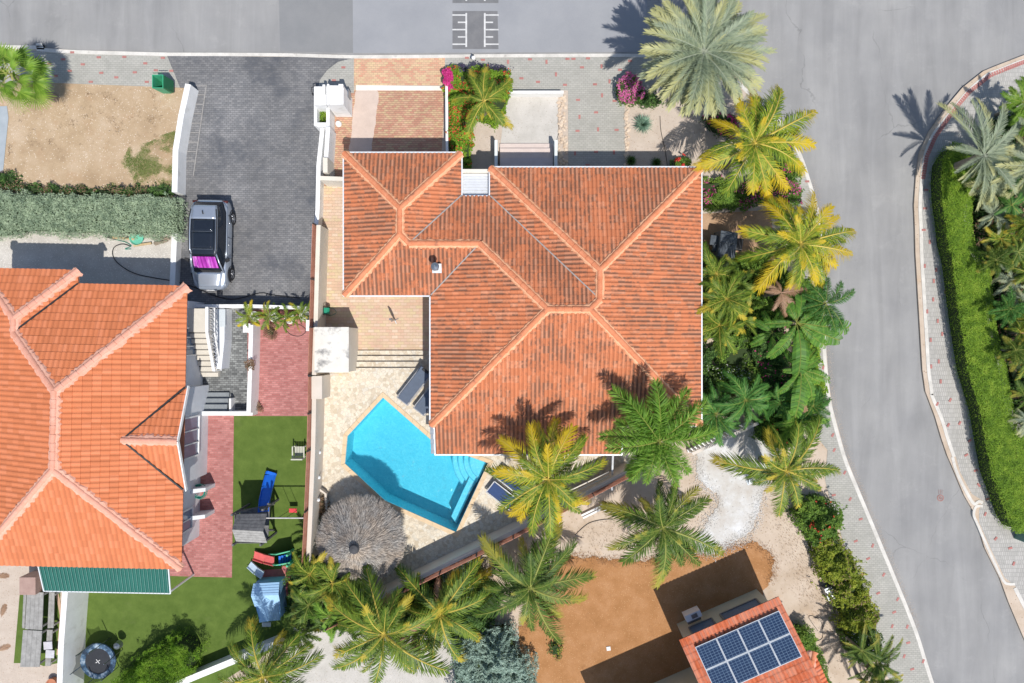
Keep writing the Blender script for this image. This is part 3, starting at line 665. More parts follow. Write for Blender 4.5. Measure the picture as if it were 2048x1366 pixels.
# ---------------------------------------------------------------- main house
gx0, gx1, gy0, gy1 = -7.636, -2.33, 2.12, 8.571
nx0, nx1, ny1, my, sy, wx, ey = -.98, 8.60, 7.91, 6.63, -3.81, -3.69, -5.19
house = thing('main_house', 'large hip roofed villa in the middle with weathered orange clay tiles beside the pool', 'house', (2, 1, 0))
gr_ = (gx1-gx0)/2; gxc = (gx0+gx1)/2; gap = Vector((gxc, gy0+gr_)); gtop = Vector((gxc, gy1-gr_))
wy = (gy0+my)/2; wh = my-wy; wE = Vector((wx+wh, wy)); wW = Vector((gx1-wh, wy))
mh = (my-sy)/2; myr = sy+mh; mW = Vector((wx+mh, myr)); mE = Vector((nx1-mh, myr))
nh = (nx1-nx0)/2; nxc = nx0+nh; nT = Vector((nxc, ny1-nh)); nB = Vector((nxc, my-nh))
def z3(p, h): return Vector((p[0], p[1], EZ+T*h))
roof = struct_roof = MB()
deckf = [  # roof deck polygons just below the tiles: (points, height above eave)
 [((gx0, gy0), 0), ((gx0, gy1), 0), (gtop, gr_), (gap, gr_)], [((gx0, gy1), 0), ((gx1, gy1), 0), (gtop, gr_)],
 [((gx1, gy1), 0), ((gx1, my), 0), (wW, wh), (gap, gr_), (gtop, gr_)], [((gx0, gy0), 0), (gap, gr_), (wW, wh), (wE, wh), ((wx, gy0), 0)],
 [((wx, gy0), 0), (wE, wh), (mW, mh), ((wx, sy), 0)], [((wx, sy), 0), (mW, mh), (mE, mh), ((nx1, sy), 0)],
 [((nx1, sy), 0), (mE, mh), (nB, nh), (nT, nh), ((nx1, ny1), 0)], [((nx1, ny1), 0), (nT, nh), ((nx0, ny1), 0)],
 [((nx0, ny1), 0), (nT, nh), (nB, nh), ((nx0, my), 0)], [((gx1, my), 0), ((nx0, my), 0), (nB, nh), (mE, mh), (mW, mh), (wE, wh), (wW, wh)]]
for pl in deckf:
    vs = [z3(p, h)-Vector((0, 0, .03)) for p, h in pl]; nrm = (vs[1]-vs[0]).cross(vs[2]-vs[0]); 
    roof.add(vs, [tuple(range(len(vs)))])
ex0, ex1 = wx+.18, 5.02
hE = (ey-sy); roof.add([(ex0, sy, EZ-.03), (ex0, ey, EZ-.03+T*hE), (ex1, ey, EZ-.03+T*hE), (ex1, sy, EZ-.03)], [(0, 1, 2, 3)])
m_under = plain('roof_underlay', (.35, .14, .08), .9)
roofo = roof.build('roof', m_under, house)
faces = [((gx0, gy0, EZ), (1, 0), [[(gx0, gy0), (gx0, gy1), gtop, gap]]), ((gx0, gy1, EZ), (0, -1), [[(gx0, gy1), (gx1, gy1), gtop]]),
 ((gx1, gy1, EZ), (-1, 0), [[(gx1, gy1), (gx1, my), wW, gap, gtop]]),
 ((gx0, gy0, EZ), (0, 1), [[(gx0, gy0), gap, wW, (wW[0], gy0)], [(wW[0], gy0), wW, wE, (wx, gy0)]]),
 ((wx, sy, EZ), (1, 0), [[(wx, gy0), wE, mW, (wx, sy)]]), ((wx, sy, EZ), (0, 1), [[(wx, sy), mW, mE, (nx1, sy)], [(ex0, ey), (ex0, sy), (ex1, sy), (ex1, ey)]]),
 ((nx1, sy, EZ), (-1, 0), [[(nx1, sy), mE, nB, (nx1, nB[1])], [(nx1, nB[1]), nB, nT, (nx1, ny1)]]), ((nx0, ny1, EZ), (0, -1), [[(nx1, ny1), nT, (nx0, ny1)]]),
 ((nx0, my, EZ), (1, 0), [[(nx0, ny1), nT, nB, (nx0, my)]]),
 ((nx0, my, EZ), (0, -1), [[(wW[0], wy), (gx1, my), (wE[0], my), wE], [(wE[0], my), (nx0, my), (mW[0], my-(mW[0]-nx0)), mW, wE], [(mW[0], my-(mW[0]-nx0)), nB, mE, mW]])]
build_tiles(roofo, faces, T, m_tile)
cme = cap_mesh(m_cap)
def hp(x, y, h): return (x, y, EZ+T*h)
segs = [(hp(gx0, gy0, 0), hp(*gap, gr_), 1), (hp(gx0, gy1, 0), hp(*gtop, gr_), 1), (hp(gx1, gy1, 0), hp(*gtop, gr_), 1), (hp(*gap, gr_), hp(*gtop, gr_), 0),
 (hp(*wW, wh), hp(*gap, gr_), 1), (hp(*wW, wh), hp(*wE, wh), 0), (hp(*wE, wh), hp(*mW, mh), 1), (hp(*mW, mh), hp(*mE, mh), 0), (hp(*nB, nh), hp(*mE, mh), 1),
 (hp(*nB, nh), hp(*nT, nh), 0), (hp(nx0, ny1, 0), hp(*nT, nh), 1), (hp(nx1, ny1, 0), hp(*nT, nh), 1), (hp(nx1, sy, 0), hp(*mE, mh), 1), (hp(wx, sy, 0), hp(*mW, mh), 1)]
caps(roofo, segs, T, cme, m_mortar, wide=.215, jag=.035)
for a, b in ((hp(gx1, my, 0), hp(*wW, wh)), (hp(wx, gy0, 0), hp(*wE, wh)), (hp(nx0, my, 0), hp(*nB, nh))):
    mb = MB(); mb.bar(Vector(a)+Vector((0, 0, .05)), Vector(b)+Vector((0, 0, .05)), .055, .05); mb.build('valley_flashing', plain('grey_flashing', (.33, .30, .28), .7), roofo)
for pts in ([(gx1+.05, my), (gx1+.05, gy1+.05), (gx0-.05, gy1+.05), (gx0-.05, gy0-.05), (wx-.05, gy0-.05), (wx-.05, sy), (ex0-.0, sy-.0)], [(ex0-.05, sy), (ex0-.05, ey-.05), (ex1+.05, ey-.05), (ex1+.05, sy-.05), (nx1+.05, sy-.05), (nx1+.05, ny1+.05), (nx0-.05, ny1+.05), (nx0-.05, my), (gx1, my)]):
    for i in range(len(pts)-1):
        a, b = pts[i], pts[i+1]; za = EZ+(T*(a[1]-sy) if a[1] < sy-.2 else 0); zb = EZ+(T*(b[1]-sy) if b[1] < sy-.2 else 0)
        mb = MB(); mb.bar((*a, za-.02), (*b, zb-.02), .06, .09); mb.build('gutter', m_metal_w, roofo)
wi = .55
mb = MB()
mb.prism([(gx0+wi, gy0+wi), (wx+wi, gy0+wi), (wx+wi, sy+wi), (nx1-wi, sy+wi), (nx1-wi, ny1-wi), (nx0+wi, ny1-wi), (nx0+wi, my-.8), (gx1-wi, my-.8), (gx1-wi, gy1-wi), (gx0+wi, gy1-wi)], 0, EZ-.1)
mb.build('wall', m_cream, house)
def window(parent, a, b, z0, z1, nrm, mullions=1, name='window', framemat=None):
    """framed glass in the wall line a-b (plan), facing nrm"""
    a = Vector(a); b = Vector(b); nrm = Vector(nrm).normalized(); d = (b-a).normalized(); fm = framemat or m_white; off = nrm*.04
    w_ = MB()
    for p, q in (((a, z0), (b, z0)), ((a, z1), (b, z1)), ((a, z0), (a, z1)), ((b, z0), (b, z1))):
        w_.bar((*(p[0]+off), p[1]), (*(q[0]+off), q[1]), .07)
    for k in range(1, mullions+1):
        m_ = a.lerp(b, k/(mullions+1))+off; w_.bar((*m_, z0+.035), (*m_, z1-.035), .05)
    fo = w_.build(name, fm, parent)
    g = MB(); p = a+nrm*.02; q = b+nrm*.02; g.add([(*p, z0), (*q, z0), (*q, z1), (*p, z1)], [(0, 1, 2, 3)]); g.build('pane', m_glass, fo)
    return fo
for x in (1.2, 3.6, 6.4): window(house, (x, ny1-wi), (x+1.2, ny1-wi), 1.0, 2.2, (0, 1))
for y in (-2.4, .6, 3.6, 5.8): window(house, (nx1-wi, y), (nx1-wi, y+1.3), 1.0, 2.2, (1, 0))
for x in (-1.5, 1.5, 5.2): window(house, (x, sy+wi), (x+1.8, sy+wi), .55, 2.5, (0, -1), 2)
window(house, (wx+wi, -2), (wx+wi, .2), .55, 2.5, (-1, 0), 2); window(house, (-6.6, gy0+wi), (-5, gy0+wi), .3, 2.3, (0, -1))
mb = MB(); mb.box((gxc, gy1-wi+.03, 1.2), (4.0, .06, 2.4)); gd = mb.build('garage_door', m_metal_w, house)
for k in range(5):
    mb = MB(); mb.box((gxc, gy1-wi+.075, .3+k*.46), (3.9, .03, .42)); mb.build('panel', m_metal_w, gd)
for x in (ex0+.15, 1.0, ex1-.2):
    mb = MB(); mb.box((x, ey+.25, (EZ+T*hE-.1+DZ)/2), (.28, .28, EZ+T*hE-.15-DZ)); mb.build('veranda_column', m_cream, house)
# grey flashing sheets beside the lower roof edge
mb = MB()
for k in range(3):
    mb.box((ex0-.14, sy-.22-k*.46, EZ-.04-k*.15), (.17, .43, .03))
mb.build('edge_flashing', m_greymetal, house)
mb = MB(); c = P(873, 536, 3.75); vent = thing('roof_vent', 'dark blue grey metal flue pipe with cap standing on the orange roof', 'vent', (c.x, c.y, 3.55))
mb.box((c.x, c.y, 3.62), (.42, .42, .03), M=Matrix.Rotation(math.atan(T), 3, 'X')); mb.build('flashing_plate', m_greymetal, vent)
mb = MB(); mb.lathe((c.x, c.y, 3.6), [(.10, 0), (.10, .75)], 14); mb.build('flue', plain('blue_grey_flue', (.10, .15, .2), .4, .5), vent)
mb = MB(); mb.lathe((c.x, c.y, 4.35), [(.05, .0), (.19, .02), (.17, .08), (.04, .17)], 14); mb.build('cap', m_greymetal, vent)
# louvred canopy between garage and house
pg = thing('louvre_canopy', 'small canopy of white slats bridging the gap between the two front roofs', 'canopy', (-1.65, 7.2, 0))
y0, y1 = P(0, 348, 2.75).y, P(0, 392, 2.75).y
for k in range(8):
    y = y0+(y1-y0)*(k+.5)/8; mb = MB(); mb.box((-1.655, y, 2.75), (1.24, .115, .03), M=Matrix.Rotation(R(-12), 3, 'X')); mb.build('slat', m_metal_w, pg)
for x in (-2.25, -1.06): mb = MB(); mb.box((x, (y0+y1)/2, 2.66), (.06, y0-y1, .1)); mb.build('rail', m_metal_w, pg)
mb = MB(); mb.box((-1.655, y0+.1, 2.8), (1.3, .16, .25)); mb.build('beam', m_cream, pg)
mb = MB(); mb.box((-1.655, y0+.1, 1.2), (1.2, .1, 2.4)); mb.build('gate_panel', m_metal_w, pg)

# ---------------------------------------------------------------- neighbour's house on the left (turned by about 1 degree)
H2r = R(-1.2); c0 = P(375, 572, 3.1)
def h2(x, y, z=0):  # local: origin at the north-east eave corner, x west negative, y south negative
    c_, s_ = math.cos(H2r), math.sin(H2r); return Vector((c0.x+x*c_-y*s_, c0.y+x*s_+y*c_, z))
T2 = .37; E2 = 3.1; Wd = 9.5; Ld = 12.85
nb = thing('neighbour_house', 'neighbouring house at the left edge with clean bright orange hip roof and pink ridge caps', 'house', (c0.x, c0.y, 0))
hh = Wd/2; wx2 = -4.95; wn = .62; w2 = (wx2+Wd)/2
def q2(x, y, h=0): v = h2(x, y); return Vector((v.x, v.y, E2+T2*h))
def d2(x, y): v = h2(x, y)-h2(0, 0); return (v.x, v.y)
def p2(x, y): v = h2(x, y); return (v.x, v.y)
apN = (-hh, -hh); apS = (-hh, -Ld+hh); w2c = ((wx2-Wd)/2, wn-w2); w2b = (w2c[0], -w2)
gxa = -.0; gyc = -6.92; gw = 2.32; gx = .12
rf = MB()
for pl in ([(0, 0, 0), (apN[0], apN[1], hh), (apS[0], apS[1], hh), (0, -Ld, 0)], [(0, -Ld, 0), (apS[0], apS[1], hh), (-Wd, -Ld, 0)],
           [(-Wd, -Ld, 0), (apS[0], apS[1], hh), (apN[0], apN[1], hh), (w2b[0], w2b[1], w2), (w2c[0], w2c[1], w2), (-Wd, wn, 0)],
           [(-Wd, wn, 0), (w2c[0], w2c[1], w2), (wx2, wn, 0)], [(wx2, wn, 0), (w2c[0], w2c[1], w2), (w2b[0], w2b[1], w2), (wx2, 0, 0)],
           [(wx2, 0, 0), (w2b[0], w2b[1], w2), (apN[0], apN[1], hh), (0, 0, 0)],
           [(gx, gyc+gw, 0), (-gw, gyc, gw), (gx, gyc, gw)], [(gx, gyc-gw, 0), (gx, gyc, gw), (-gw, gyc, gw)]):
    vs = [q2(*p)-Vector((0, 0, .03)) for p in pl]; rf.add(vs, [tuple(range(len(vs)))])
rf2 = rf.build('roof', m_under, nb)
tf = [((*p2(0, 0), E2), d2(-1, 0), [[p2(0, 0), p2(*apN), p2(-gw, gyc), p2(0, gyc+gw)], [p2(*apN), p2(*apS), p2(-gw, gyc)], [p2(-gw, gyc), p2(*apS), p2(0, -Ld), p2(0, gyc-gw)]]),
      ((*p2(0, -Ld), E2), d2(0, 1), [[p2(0, -Ld), p2(*apS), p2(-Wd, -Ld)]]),
      ((*p2(-Wd, -Ld), E2), d2(1, 0), [[p2(-Wd, -Ld), p2(*apS), p2(*apN), p2(-Wd, apN[1])], [p2(-Wd, apN[1]), p2(*apN), p2(*w2b), p2(-Wd, w2b[1])], [p2(-Wd, w2b[1]), p2(*w2b), p2(*w2c), p2(-Wd, wn)]]),
      ((*p2(-Wd, wn), E2), d2(0, -1), [[p2(-Wd, wn), p2(*w2c), p2(wx2, wn)]]),
      ((*p2(wx2, wn), E2), d2(-1, 0), [[p2(wx2, wn), p2(*w2c), p2(*w2b), p2(wx2, 0)]]),
      ((*p2(0, 0), E2), d2(0, -1), [[p2(wx2, 0), p2(*w2b), p2(*apN), p2(0, 0)]]),
      ((*p2(gx, gyc+gw), E2), d2(0, -1), [[p2(gx, gyc+gw), p2(-gw, gyc), p2(gx, gyc)]]),
      ((*p2(gx, gyc-gw), E2), d2(0, 1), [[p2(gx, gyc-gw), p2(gx, gyc), p2(-gw, gyc)]])]
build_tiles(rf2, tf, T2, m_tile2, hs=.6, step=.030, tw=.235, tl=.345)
cme2 = cap_mesh(m_cap2)
caps(rf2, [(q2(0, 0), q2(*apN, hh), 1), (q2(0, -Ld), q2(*apS, hh), 1), (q2(-Wd, -Ld), q2(*apS, hh), 1), (q2(*apN, hh), q2(*apS, hh), 0), (q2(*w2b, w2), q2(*apN, hh), 1),
           (q2(*w2b, w2), q2(*w2c, w2), 0), (q2(-Wd, wn), q2(*w2c, w2), 1), (q2(wx2, wn), q2(*w2c, w2), 1), (q2(-gw, gyc, gw), q2(gx, gyc, gw), 0)], T2, cme2, m_mortar2, wide=.25, jag=.06)
for a, b in ((q2(wx2, 0), q2(*w2b, w2)), (q2(0, gyc+gw), q2(-gw, gyc, gw)), (q2(0, gyc-gw), q2(-gw, gyc, gw))):
    mb = MB(); mb.bar(a+Vector((0, 0, .06)), b+Vector((0, 0, .06)), .07, .05); mb.build('valley_flashing', m_dark, rf2)
mb = MB(); mb.prism([h2(-.62, -.6), h2(-Wd+.6, -.6), h2(-Wd+.6, -Ld+.6), h2(-.62, -Ld+.6)], 0, E2-.02)
mb.prism([h2(-.3, gyc+gw-.1), h2(-.63, gyc+gw-.1), h2(-.63, gyc-gw+.1), h2(-.3, gyc-gw+.1)], 0, E2-.01)
a_, b_, c_ = h2(-.3, gyc-gw+.1, E2-.05), h2(-.3, gyc+gw-.1, E2-.05), h2(-.3, gyc, E2+T2*gw-.12)
a2, b2, c2 = h2(-.5, gyc-gw+.1, E2-.05), h2(-.5, gyc+gw-.1, E2-.05), h2(-.5, gyc, E2+T2*gw-.12)
mb.add([a_, b_, c_, a2, b2, c2], [(0, 1, 2), (3, 5, 4), (0, 2, 5, 3), (1, 4, 5, 2)])
m_h2wall = ground('pale_blue_white_render', [(.60, .62, .65), (.68, .70, .72)], 2, 30, .04, .05)
mb.build('wall', m_h2wall, nb)
mb = MB(); mb.bar(q2(gx+.03, gyc+gw+.05), q2(gx+.03, gyc, gw+.02)+Vector((0, 0, .02)), .05, .16); mb.bar(q2(gx+.03, gyc-gw-.05), q2(gx+.03, gyc, gw+.02)+Vector((0, 0, .02)), .05, .16); mb.build('verge_board', m_white, rf2)
m_brownfr = plain('dark_window', (.07, .035, .03), .2)
def win2(y, wdt, z0, z1, x=-.3, mull=2):
    a = p2(x, y); b = p2(x, y-wdt); window(nb, a, b, z0, z1, d2(1, 0), mull)
win2(-6.1, 1.9, 1.1, 2.7); win2(-1.9, 1.3, .9, 2.1, -.62); win2(-10.6, 1.0, .9, 2.1, -.62, 1)
for y in (-9.9, -11.2):  # buttress fins with pale tops
    mb = MB(); v = [h2(-.62, y), h2(.12, y+.12), h2(.12, y+.3), h2(-.62, y+.2)]; mb.prism(v, 0, 1.1); mb.build('buttress', m_h2wall, nb)
# green corrugated awning
awn = thing('awning', 'dark green corrugated metal awning sheet along the lower eave of the left house', 'awning', P(210, 1150))
ax0, ax1 = P(76, 1130, 2.75), P(337, 1137, 2.75); bx0, bx1 = P(88, 1182, 2.35), P(341, 1187, 2.35)
nA = 136; Vv = []; 
for i in range(nA+1):
    t = i/nA; up = .012 if (i % 2) else 0
    Vv.append(ax0.lerp(ax1, t)+Vector((0, 0, up))); Vv.append(bx0.lerp(bx1, t)+Vector((0, 0, up)))
mb = MB(); mb.add(Vv, [(2*i+1, 2*i+3, 2*i+2, 2*i) for i in range(nA)]); mb.build('corrugated_sheet', ground('green_metal_sheet', [(.01, .10, .08), (.018, .125, .10)], 1, 20, .06, .05, rough=.5), awn)
m_seam = plain('pale_green_seam', (.17, .33, .28), .4)
for i in range(0, 34):
    t = (i+.5)/34; a = ax0.lerp(ax1, t)+Vector((0, 0, .04)); b = bx0.lerp(bx1, t)+Vector((0, 0, .04))
    mb = MB(); mb.bar(a, b, .013, .02); mb.build('seam', m_seam, awn)
mb = MB(); mb.bar(bx0, bx1, .05); mb.bar(ax1, bx1, .05); mb.bar(ax0, bx0, .05); mb.build('frame', m_metal_w, awn)
for p in (bx0, bx0.lerp(bx1, .5), bx1): mb = MB(); mb.bar((p.x, p.y+.1, 0), (p.x, p.y+.1, 2.3), .07); mb.build('post', m_metal_w, awn)

# ---------------------------------------------------------------- lower-right house with solar panels
E3 = 2.7; T3 = .30; o3 = P(1358, 1280, E3); u3 = Vector((199, 87)).normalized(); v3 = Vector((u3.y, -u3.x))
def q3(u, v, z): p = Vector((o3.x, o3.y))+u3*u+v3*v; return Vector((p.x, p.y, z))
def p3(u, v): return tuple(q3(u, v, 0).xy)
def z_3(v): return E3+T3*v
sh = thing('annex_house', 'small building at the bottom right with red tile roof carrying solar panels', 'house', (o3.x+2, o3.y-2, 0))
rb = MB(); rb.add([q3(0, 0, E3-.03), q3(0, 7, z_3(7)-.03), q3(5, 7, z_3(7)-.03), q3(5, 0, E3-.03)], [(0, 1, 2, 3)])
cpt = P(1628, 1303, E3); cu = (cpt.xy-o3.xy).dot(u3); cv = (cpt.xy-o3.xy).dot(v3)
rb.add([q3(cu, cv, E3-.03), q3(cu-3, cv, E3-.03), q3(cu-3, cv+3, z_3(3)-.03), ], [(0, 1, 2)]); rb.add([q3(cu, cv, E3-.03), q3(cu-3, cv+3, z_3(3)-.03), q3(cu-3, cv+7, z_3(3)-.03), q3(cu, cv+7, E3-.03)], [(0, 1, 2, 3)])
rf3 = rb.build('roof', m_under, sh)
build_tiles(rf3, [((*p3(0, 0), E3), tuple(v3), [[p3(0, 0), p3(0, 5), p3(5, 5), p3(5, 0)]]), ((*p3(cu-1.2, cv), E3), tuple(v3), [[p3(cu, cv), p3(cu-1.2, cv), p3(cu-1.2, cv+1.2)]]),
                  ((*p3(cu, cv), E3), tuple(-u3), [[p3(cu, cv), p3(cu-3, cv+3), p3(cu-3, cv+5), p3(cu, cv+5)]])], T3, m_tile3, hs=.8, step=.014, tw=.2, tl=.34)
caps(rf3, [(q3(cu, cv, E3), q3(cu-3, cv+3, z_3(3)), 1)], T3, cme, m_mortar2, wide=.22)
mb = MB(); mb.prism([p3(.35, .55), p3(4.7, .55), p3(4.7, 8), p3(.35, 8)], 0, E3-.08)
mb.prism([p3(4.69, cv+.5), p3(cu-.5, cv+.5), p3(cu-.5, 8), p3(4.69, 8)], 0, E3-.09)
mb.build('wall', m_olivewall, sh)
for ua, ub in ((.75, 1.95), (2.4, 4.3)):
    w_ = MB(); a, b = Vector(p3(ua, .55)), Vector(p3(ub, .55)); wo = window(sh, a, b, 1.0, 2.3, tuple(-v3), 0, framemat=plain('grey_frame', (.2, .2, .2), .4))
# west wing of the annex, below the frame, whose eave throws the lower shadow
mb = MB(); e0 = (-3.2, 2.35)
mb.prism([p3(-5, 2.3), p3(.0, 2.3), p3(.0, 7), p3(-5, 7)], E3-.12, E3)
mb.prism([p3(-4.6, 2.8), p3(.34, 2.8), p3(.34, 7), p3(-4.6, 7)], 0, E3-.13); mb.build('wing', m_olivewall, sh)
m_cell = NT('solar_cells'); bt = m_cell.new('ShaderNodeTexBrick'); tc = m_cell.new('ShaderNodeTexCoord'); m_cell.L(tc.outputs['Object'], bt.inputs['Vector']); bt.offset = 0
for k_, v_ in (('Scale', 1), ('Mortar Size', .0075), ('Brick Width', .17), ('Row Height', .112)): bt.inputs[k_].default_value = v_
bt.inputs['Color1'].default_value = (.012, .030, .078, 1); bt.inputs['Color2'].default_value = (.016, .038, .092, 1); bt.inputs['Mortar'].default_value = (.13, .20, .29, 1)
m_cell = m_cell.done(bt.outputs['Color'], .25, 0, .5)
pm = MB().box((0, 0, 0), (1.0, .99, .03)).build('tmp', m_cell).data; bpy.data.objects.remove(bpy.data.objects['tmp'])
fm_ = MB(); 
for s_ in (-1, 1): fm_.box((s_*.502, 0, .004), (.03, 1.035, .045)); fm_.box((0, s_*.502, .004), (.974, .03, .045))
fm = fm_.build('tmp', plain('panel_frame', (.62, .66, .70), .35, .3)).data; bpy.data.objects.remove(bpy.data.objects['tmp'])
tlp = P(1390, 1294.4, z_3(.6)+.12); tu = (tlp.xy-o3.xy).dot(u3); tv = (tlp.xy-o3.xy).dot(v3)
ey_ = Vector((v3.x, v3.y, T3)).normalized(); ex_ = Vector((u3.x, u3.y, 0)); Mp = Matrix((ex_, -ey_*-1, ex_.cross(ey_))).transposed()
if Mp.determinant() < 0: Mp = Matrix((ex_*-1, ey_, (ex_*-1).cross(ey_))).transposed()
names = ['at the upper left corner', 'second from the left in the upper row', 'third from the left in the upper row', 'at the upper right corner']
for r_ in range(2):
    for i in range(4):
        u_ = tu+.52+i*1.045; v_ = tv+(.52+r_*1.045)*math.cos(math.atan(T3))
        c_ = q3(u_, v_, z_3(v_)+.16)
        lab = 'blue solar panel '+(names[i] if r_ == 0 else ['at the lower left, nearest the picture edge', 'second from the left in the lower row', 'third from the left in the lower row', 'at the lower right corner'][i])+' of the array'
        t = thing('solar_panel', lab, 'solar panel', c_, 0, 'solar panels on the red roof'); t.rotation_euler = Mp.to_euler()
        link('cells', pm, None, t); link('frame', fm, None, t)
ac = thing('air_conditioner', 'white outdoor air conditioning unit mounted on the olive wall under the solar roof', 'air conditioner', P(1384, 1228, 1.0), R(23.6))
mb = MB().box((0, 0, 0), (.80, .32, .55)); o = mb.build('casing', m_metal_w); o.parent = ac
mb = MB().box((.05, 0, .285), (.30, .2, .02)); o = mb.build('grille', m_greymetal); o.parent = ac
mb = MB().box((0, -.3, -.3), (.7, .5, .04)); o = mb.build('bracket', m_greymetal); o.parent = ac
# ---------------------------------------------------------------- walls and fences
def wall(name, label, line, wd, z0, z1, mat, zp=None, cat='wall', cap=None):
    """line in photo pixels of the wall's top"""
    pts = [P(x, y, z1) for x, y in line]; c = pts[0]
    t = thing(name, label, cat, (c.x, c.y, 0)); mb = MB(); strip(mb, pts, wd, z0, z1); mb.build('wall_body', mat, t)
    if cap: mb = MB(); strip(mb, pts, wd+.06, z1, z1+.05); mb.build('coping', cap, t)
    return t
wall('garden_wall', 'low white wall between the dry dirt lot and the dark driveway', [(376, 168), (362, 232), (351, 300), (349, 384)], .27, 0, .85, m_white)
wall('garden_wall', 'low white wall strip running between hedge end and left house beside the parked car', [(349, 466), (344, 575)], .26, 0, .5, m_white)
# gate house block at the drive entrance
gp = thing('meter_cabinet', 'bright white rendered gate block with meter boxes at the head of the driveway wall', 'gate pillar', P(662, 195))
def pxbox(x0, y0, x1, y1, z0, z1):
    a = P(x0, y0, z1); b = P(x1, y1, z1); m_ = MB(); m_.box(((a.x+b.x)/2, (a.y+b.y)/2, (z0+z1)/2), (b.x-a.x, a.y-b.y, z1-z0)); return m_
pxbox(628, 173, 652, 210, 0, 1.45).build('pillar', m_white, gp); pxbox(653, 171, 687, 209, 0, 1.8).build('pillar', m_white, gp)
pxbox(645, 169, 650, 188, 1.45, 1.6).build('cap', m_white, gp); pxbox(654, 168, 658, 209, 1.8, 1.9).build('cap', m_white, gp); pxbox(677, 168, 686, 174, 1.8, 2.0).build('cap', m_white, gp)
pxbox(689, 178, 697, 193, .5, 1.0).build('meter_box', m_greymetal, gp)
mb = MB()
for k in range(3): a = P(690+k*3, 180, 1.1-.3*k); mb.tube([a, P(692+k*3, 200, .6), P(691+k*2, 214, .1)], .015, 5)
mb.build('pipe', m_greymetal, gp)
mb = MB(); a = P(623, 175, 1.3); b = P(630, 172, 1.3); mb.bar(a, b, .03); mb.bar(a, P(624, 184, 1.2), .03); mb.box(P(626, 188, 1.1), (.08, .1, .15)); mb.build('bracket', m_dark, gp)
pl_ = thing('planter', 'white rendered planter box filled with grass behind the gate block', 'planter', P(640, 228))
for nm, bb in (('rim', (628, 210, 633.5, 251)), ('rim', (633.5, 245, 652, 253)), ('rim', (652.5, 210, 659, 253))):
    pxbox(*bb, 0, 1.0).build(nm, m_white, pl_)
pxbox(633.5, 210, 652.5, 245, 0, .3).build('soil', m_mulch, pl_)
wall('garden_wall', 'tall white wall beside the brick court leading from planter down to the patio wall', [(656, 253), (653, 300), (650, 345)], .2, 0, 1.15, m_white)
wall('garden_wall', 'slanting low white wall edging the dark driveway below the planter', [(645, 254), (637, 330), (635, 420), (632, 452)], .2, 0, .7, m_white)
tag(pxbox(646, 315, 655, 345, 0, 1.3).build('wall_pier', m_cream), 'short cream pier standing between white wall and brick court', 'pier')
wall('patio_wall', 'cream cross wall closing the patio north of the garage side', [(640, 356), (688, 358)], .2, 0, 1.4, m_cream)
# boundary wall: cream inner face with a brown slatted fence on top
def slatfence(name, label, line, z0, z1, n, mat, out, post=2.0, wd=.03):
    """line: wall top centre (world xy); boards stacked in height, set outside the wall"""
    t = thing(name, label, 'fence', (*line[0][:2], 0)); L, Rr = offset_strip(line, .24); line2 = L if out > 0 else Rr
    for i in range(len(line2)-1):
        a, b = Vector(line2[i]), Vector(line2[i+1]); d = b-a; m_ = max(1, round(d.length/post))
        for k in range(m_+1 if i == len(line2)-2 else m_):
            p = a.lerp(b, k/m_); mb = MB(); mb.box((*p, (z0+z1)/2-.1), (.05, .05, z1-z0+.35), math.atan2(d.y, d.x)); mb.build('post', m_dark, t)
        nn_ = Vector((-d.y, d.x)).normalized()*out*.04
        for j in range(n):
            z = z0+(z1-z0)*(j+.5)/n
            for k in range(m_):
                p, q = a.lerp(b, (k+.01)/m_)+nn_, a.lerp(b, (k+.99)/m_)+nn_
                mb = MB(); mb.bar((*p, z+random.uniform(-.004, .004)), (*q, z), wd, (z1-z0)/n*.66); mb.build('slat', mat, t)
    return t
zw = DZ+1.45
segsL = [[(637, 450), (633.5, 560), (631, 655)], [(631, 655), (628, 750)], [(629, 752), (626, 900), (621, 1020), (616, 1125)]]
nmL = ['north stretch of the cream boundary wall between driveway and patio', 'middle stretch of cream boundary wall behind the masonry grill box', 'long south stretch of the cream boundary wall between lawn and pool deck']
for sg, nm in zip(segsL, nmL):
    line = [P(x, y, 1.45 if sg is segsL[0] else zw) for x, y in sg]
    z1_ = line[0].z; t = thing('boundary_wall', nm, 'wall', (line[0].x, line[0].y, 0)); mb = MB(); strip(mb, line, .2, 0, z1_); mb.build('wall_body', m_palewall if sg is not segsL[0] else m_cream, t)
    slatfence('board_fence', 'reddish brown horizontal board fence on top of the '+nm.split(' of ')[0]+' of boundary wall', line, z1_-.55, z1_+.45, 6, m_slat, -1)
pil = P(629, 770, zw); 
tag(pxbox(623, 752, 644, 798, 0, zw+.02).build('wall_pier', m_palewall), 'wider pale beige pier in the boundary wall just below the grill box', 'pier')
line = [P(1300, 950, zw), P(1050, 1078, zw), P(800, 1196, zw), P(640, 1272, zw)]
line = [P(1262, 958, zw), P(1010, 1082, zw), P(806, 1180, zw), P(655, 1252, zw)]
line = [P(1262, 940, zw), P(1024, 1066, zw), P(806, 1172, zw), P(655, 1246, zw)]
t = thing('boundary_wall', 'diagonal pale beige boundary wall along the south side of the pool deck', 'wall', (line[0].x, line[0].y, 0)); mb = MB(); strip(mb, line, .2, 0, zw); mb.build('wall_body', m_palewall, t)
slatfence('board_fence', 'reddish brown board fence crowning the diagonal south boundary wall', line, zw-.5, zw+.5, 6, m_slat, 1)
wall('garden_wall', 'low white wall running diagonally behind the bottom palms from lawn to gravel', [(560, 1284), (380, 1358), (340, 1375)], .30, 0, .8, m_white)
wall('garden_wall', 'straight white wall between sand yard and artificial lawn at the bottom left', [(130, 1182), (122, 1290), (118, 1400)], .26, 0, 1.7, m_white)
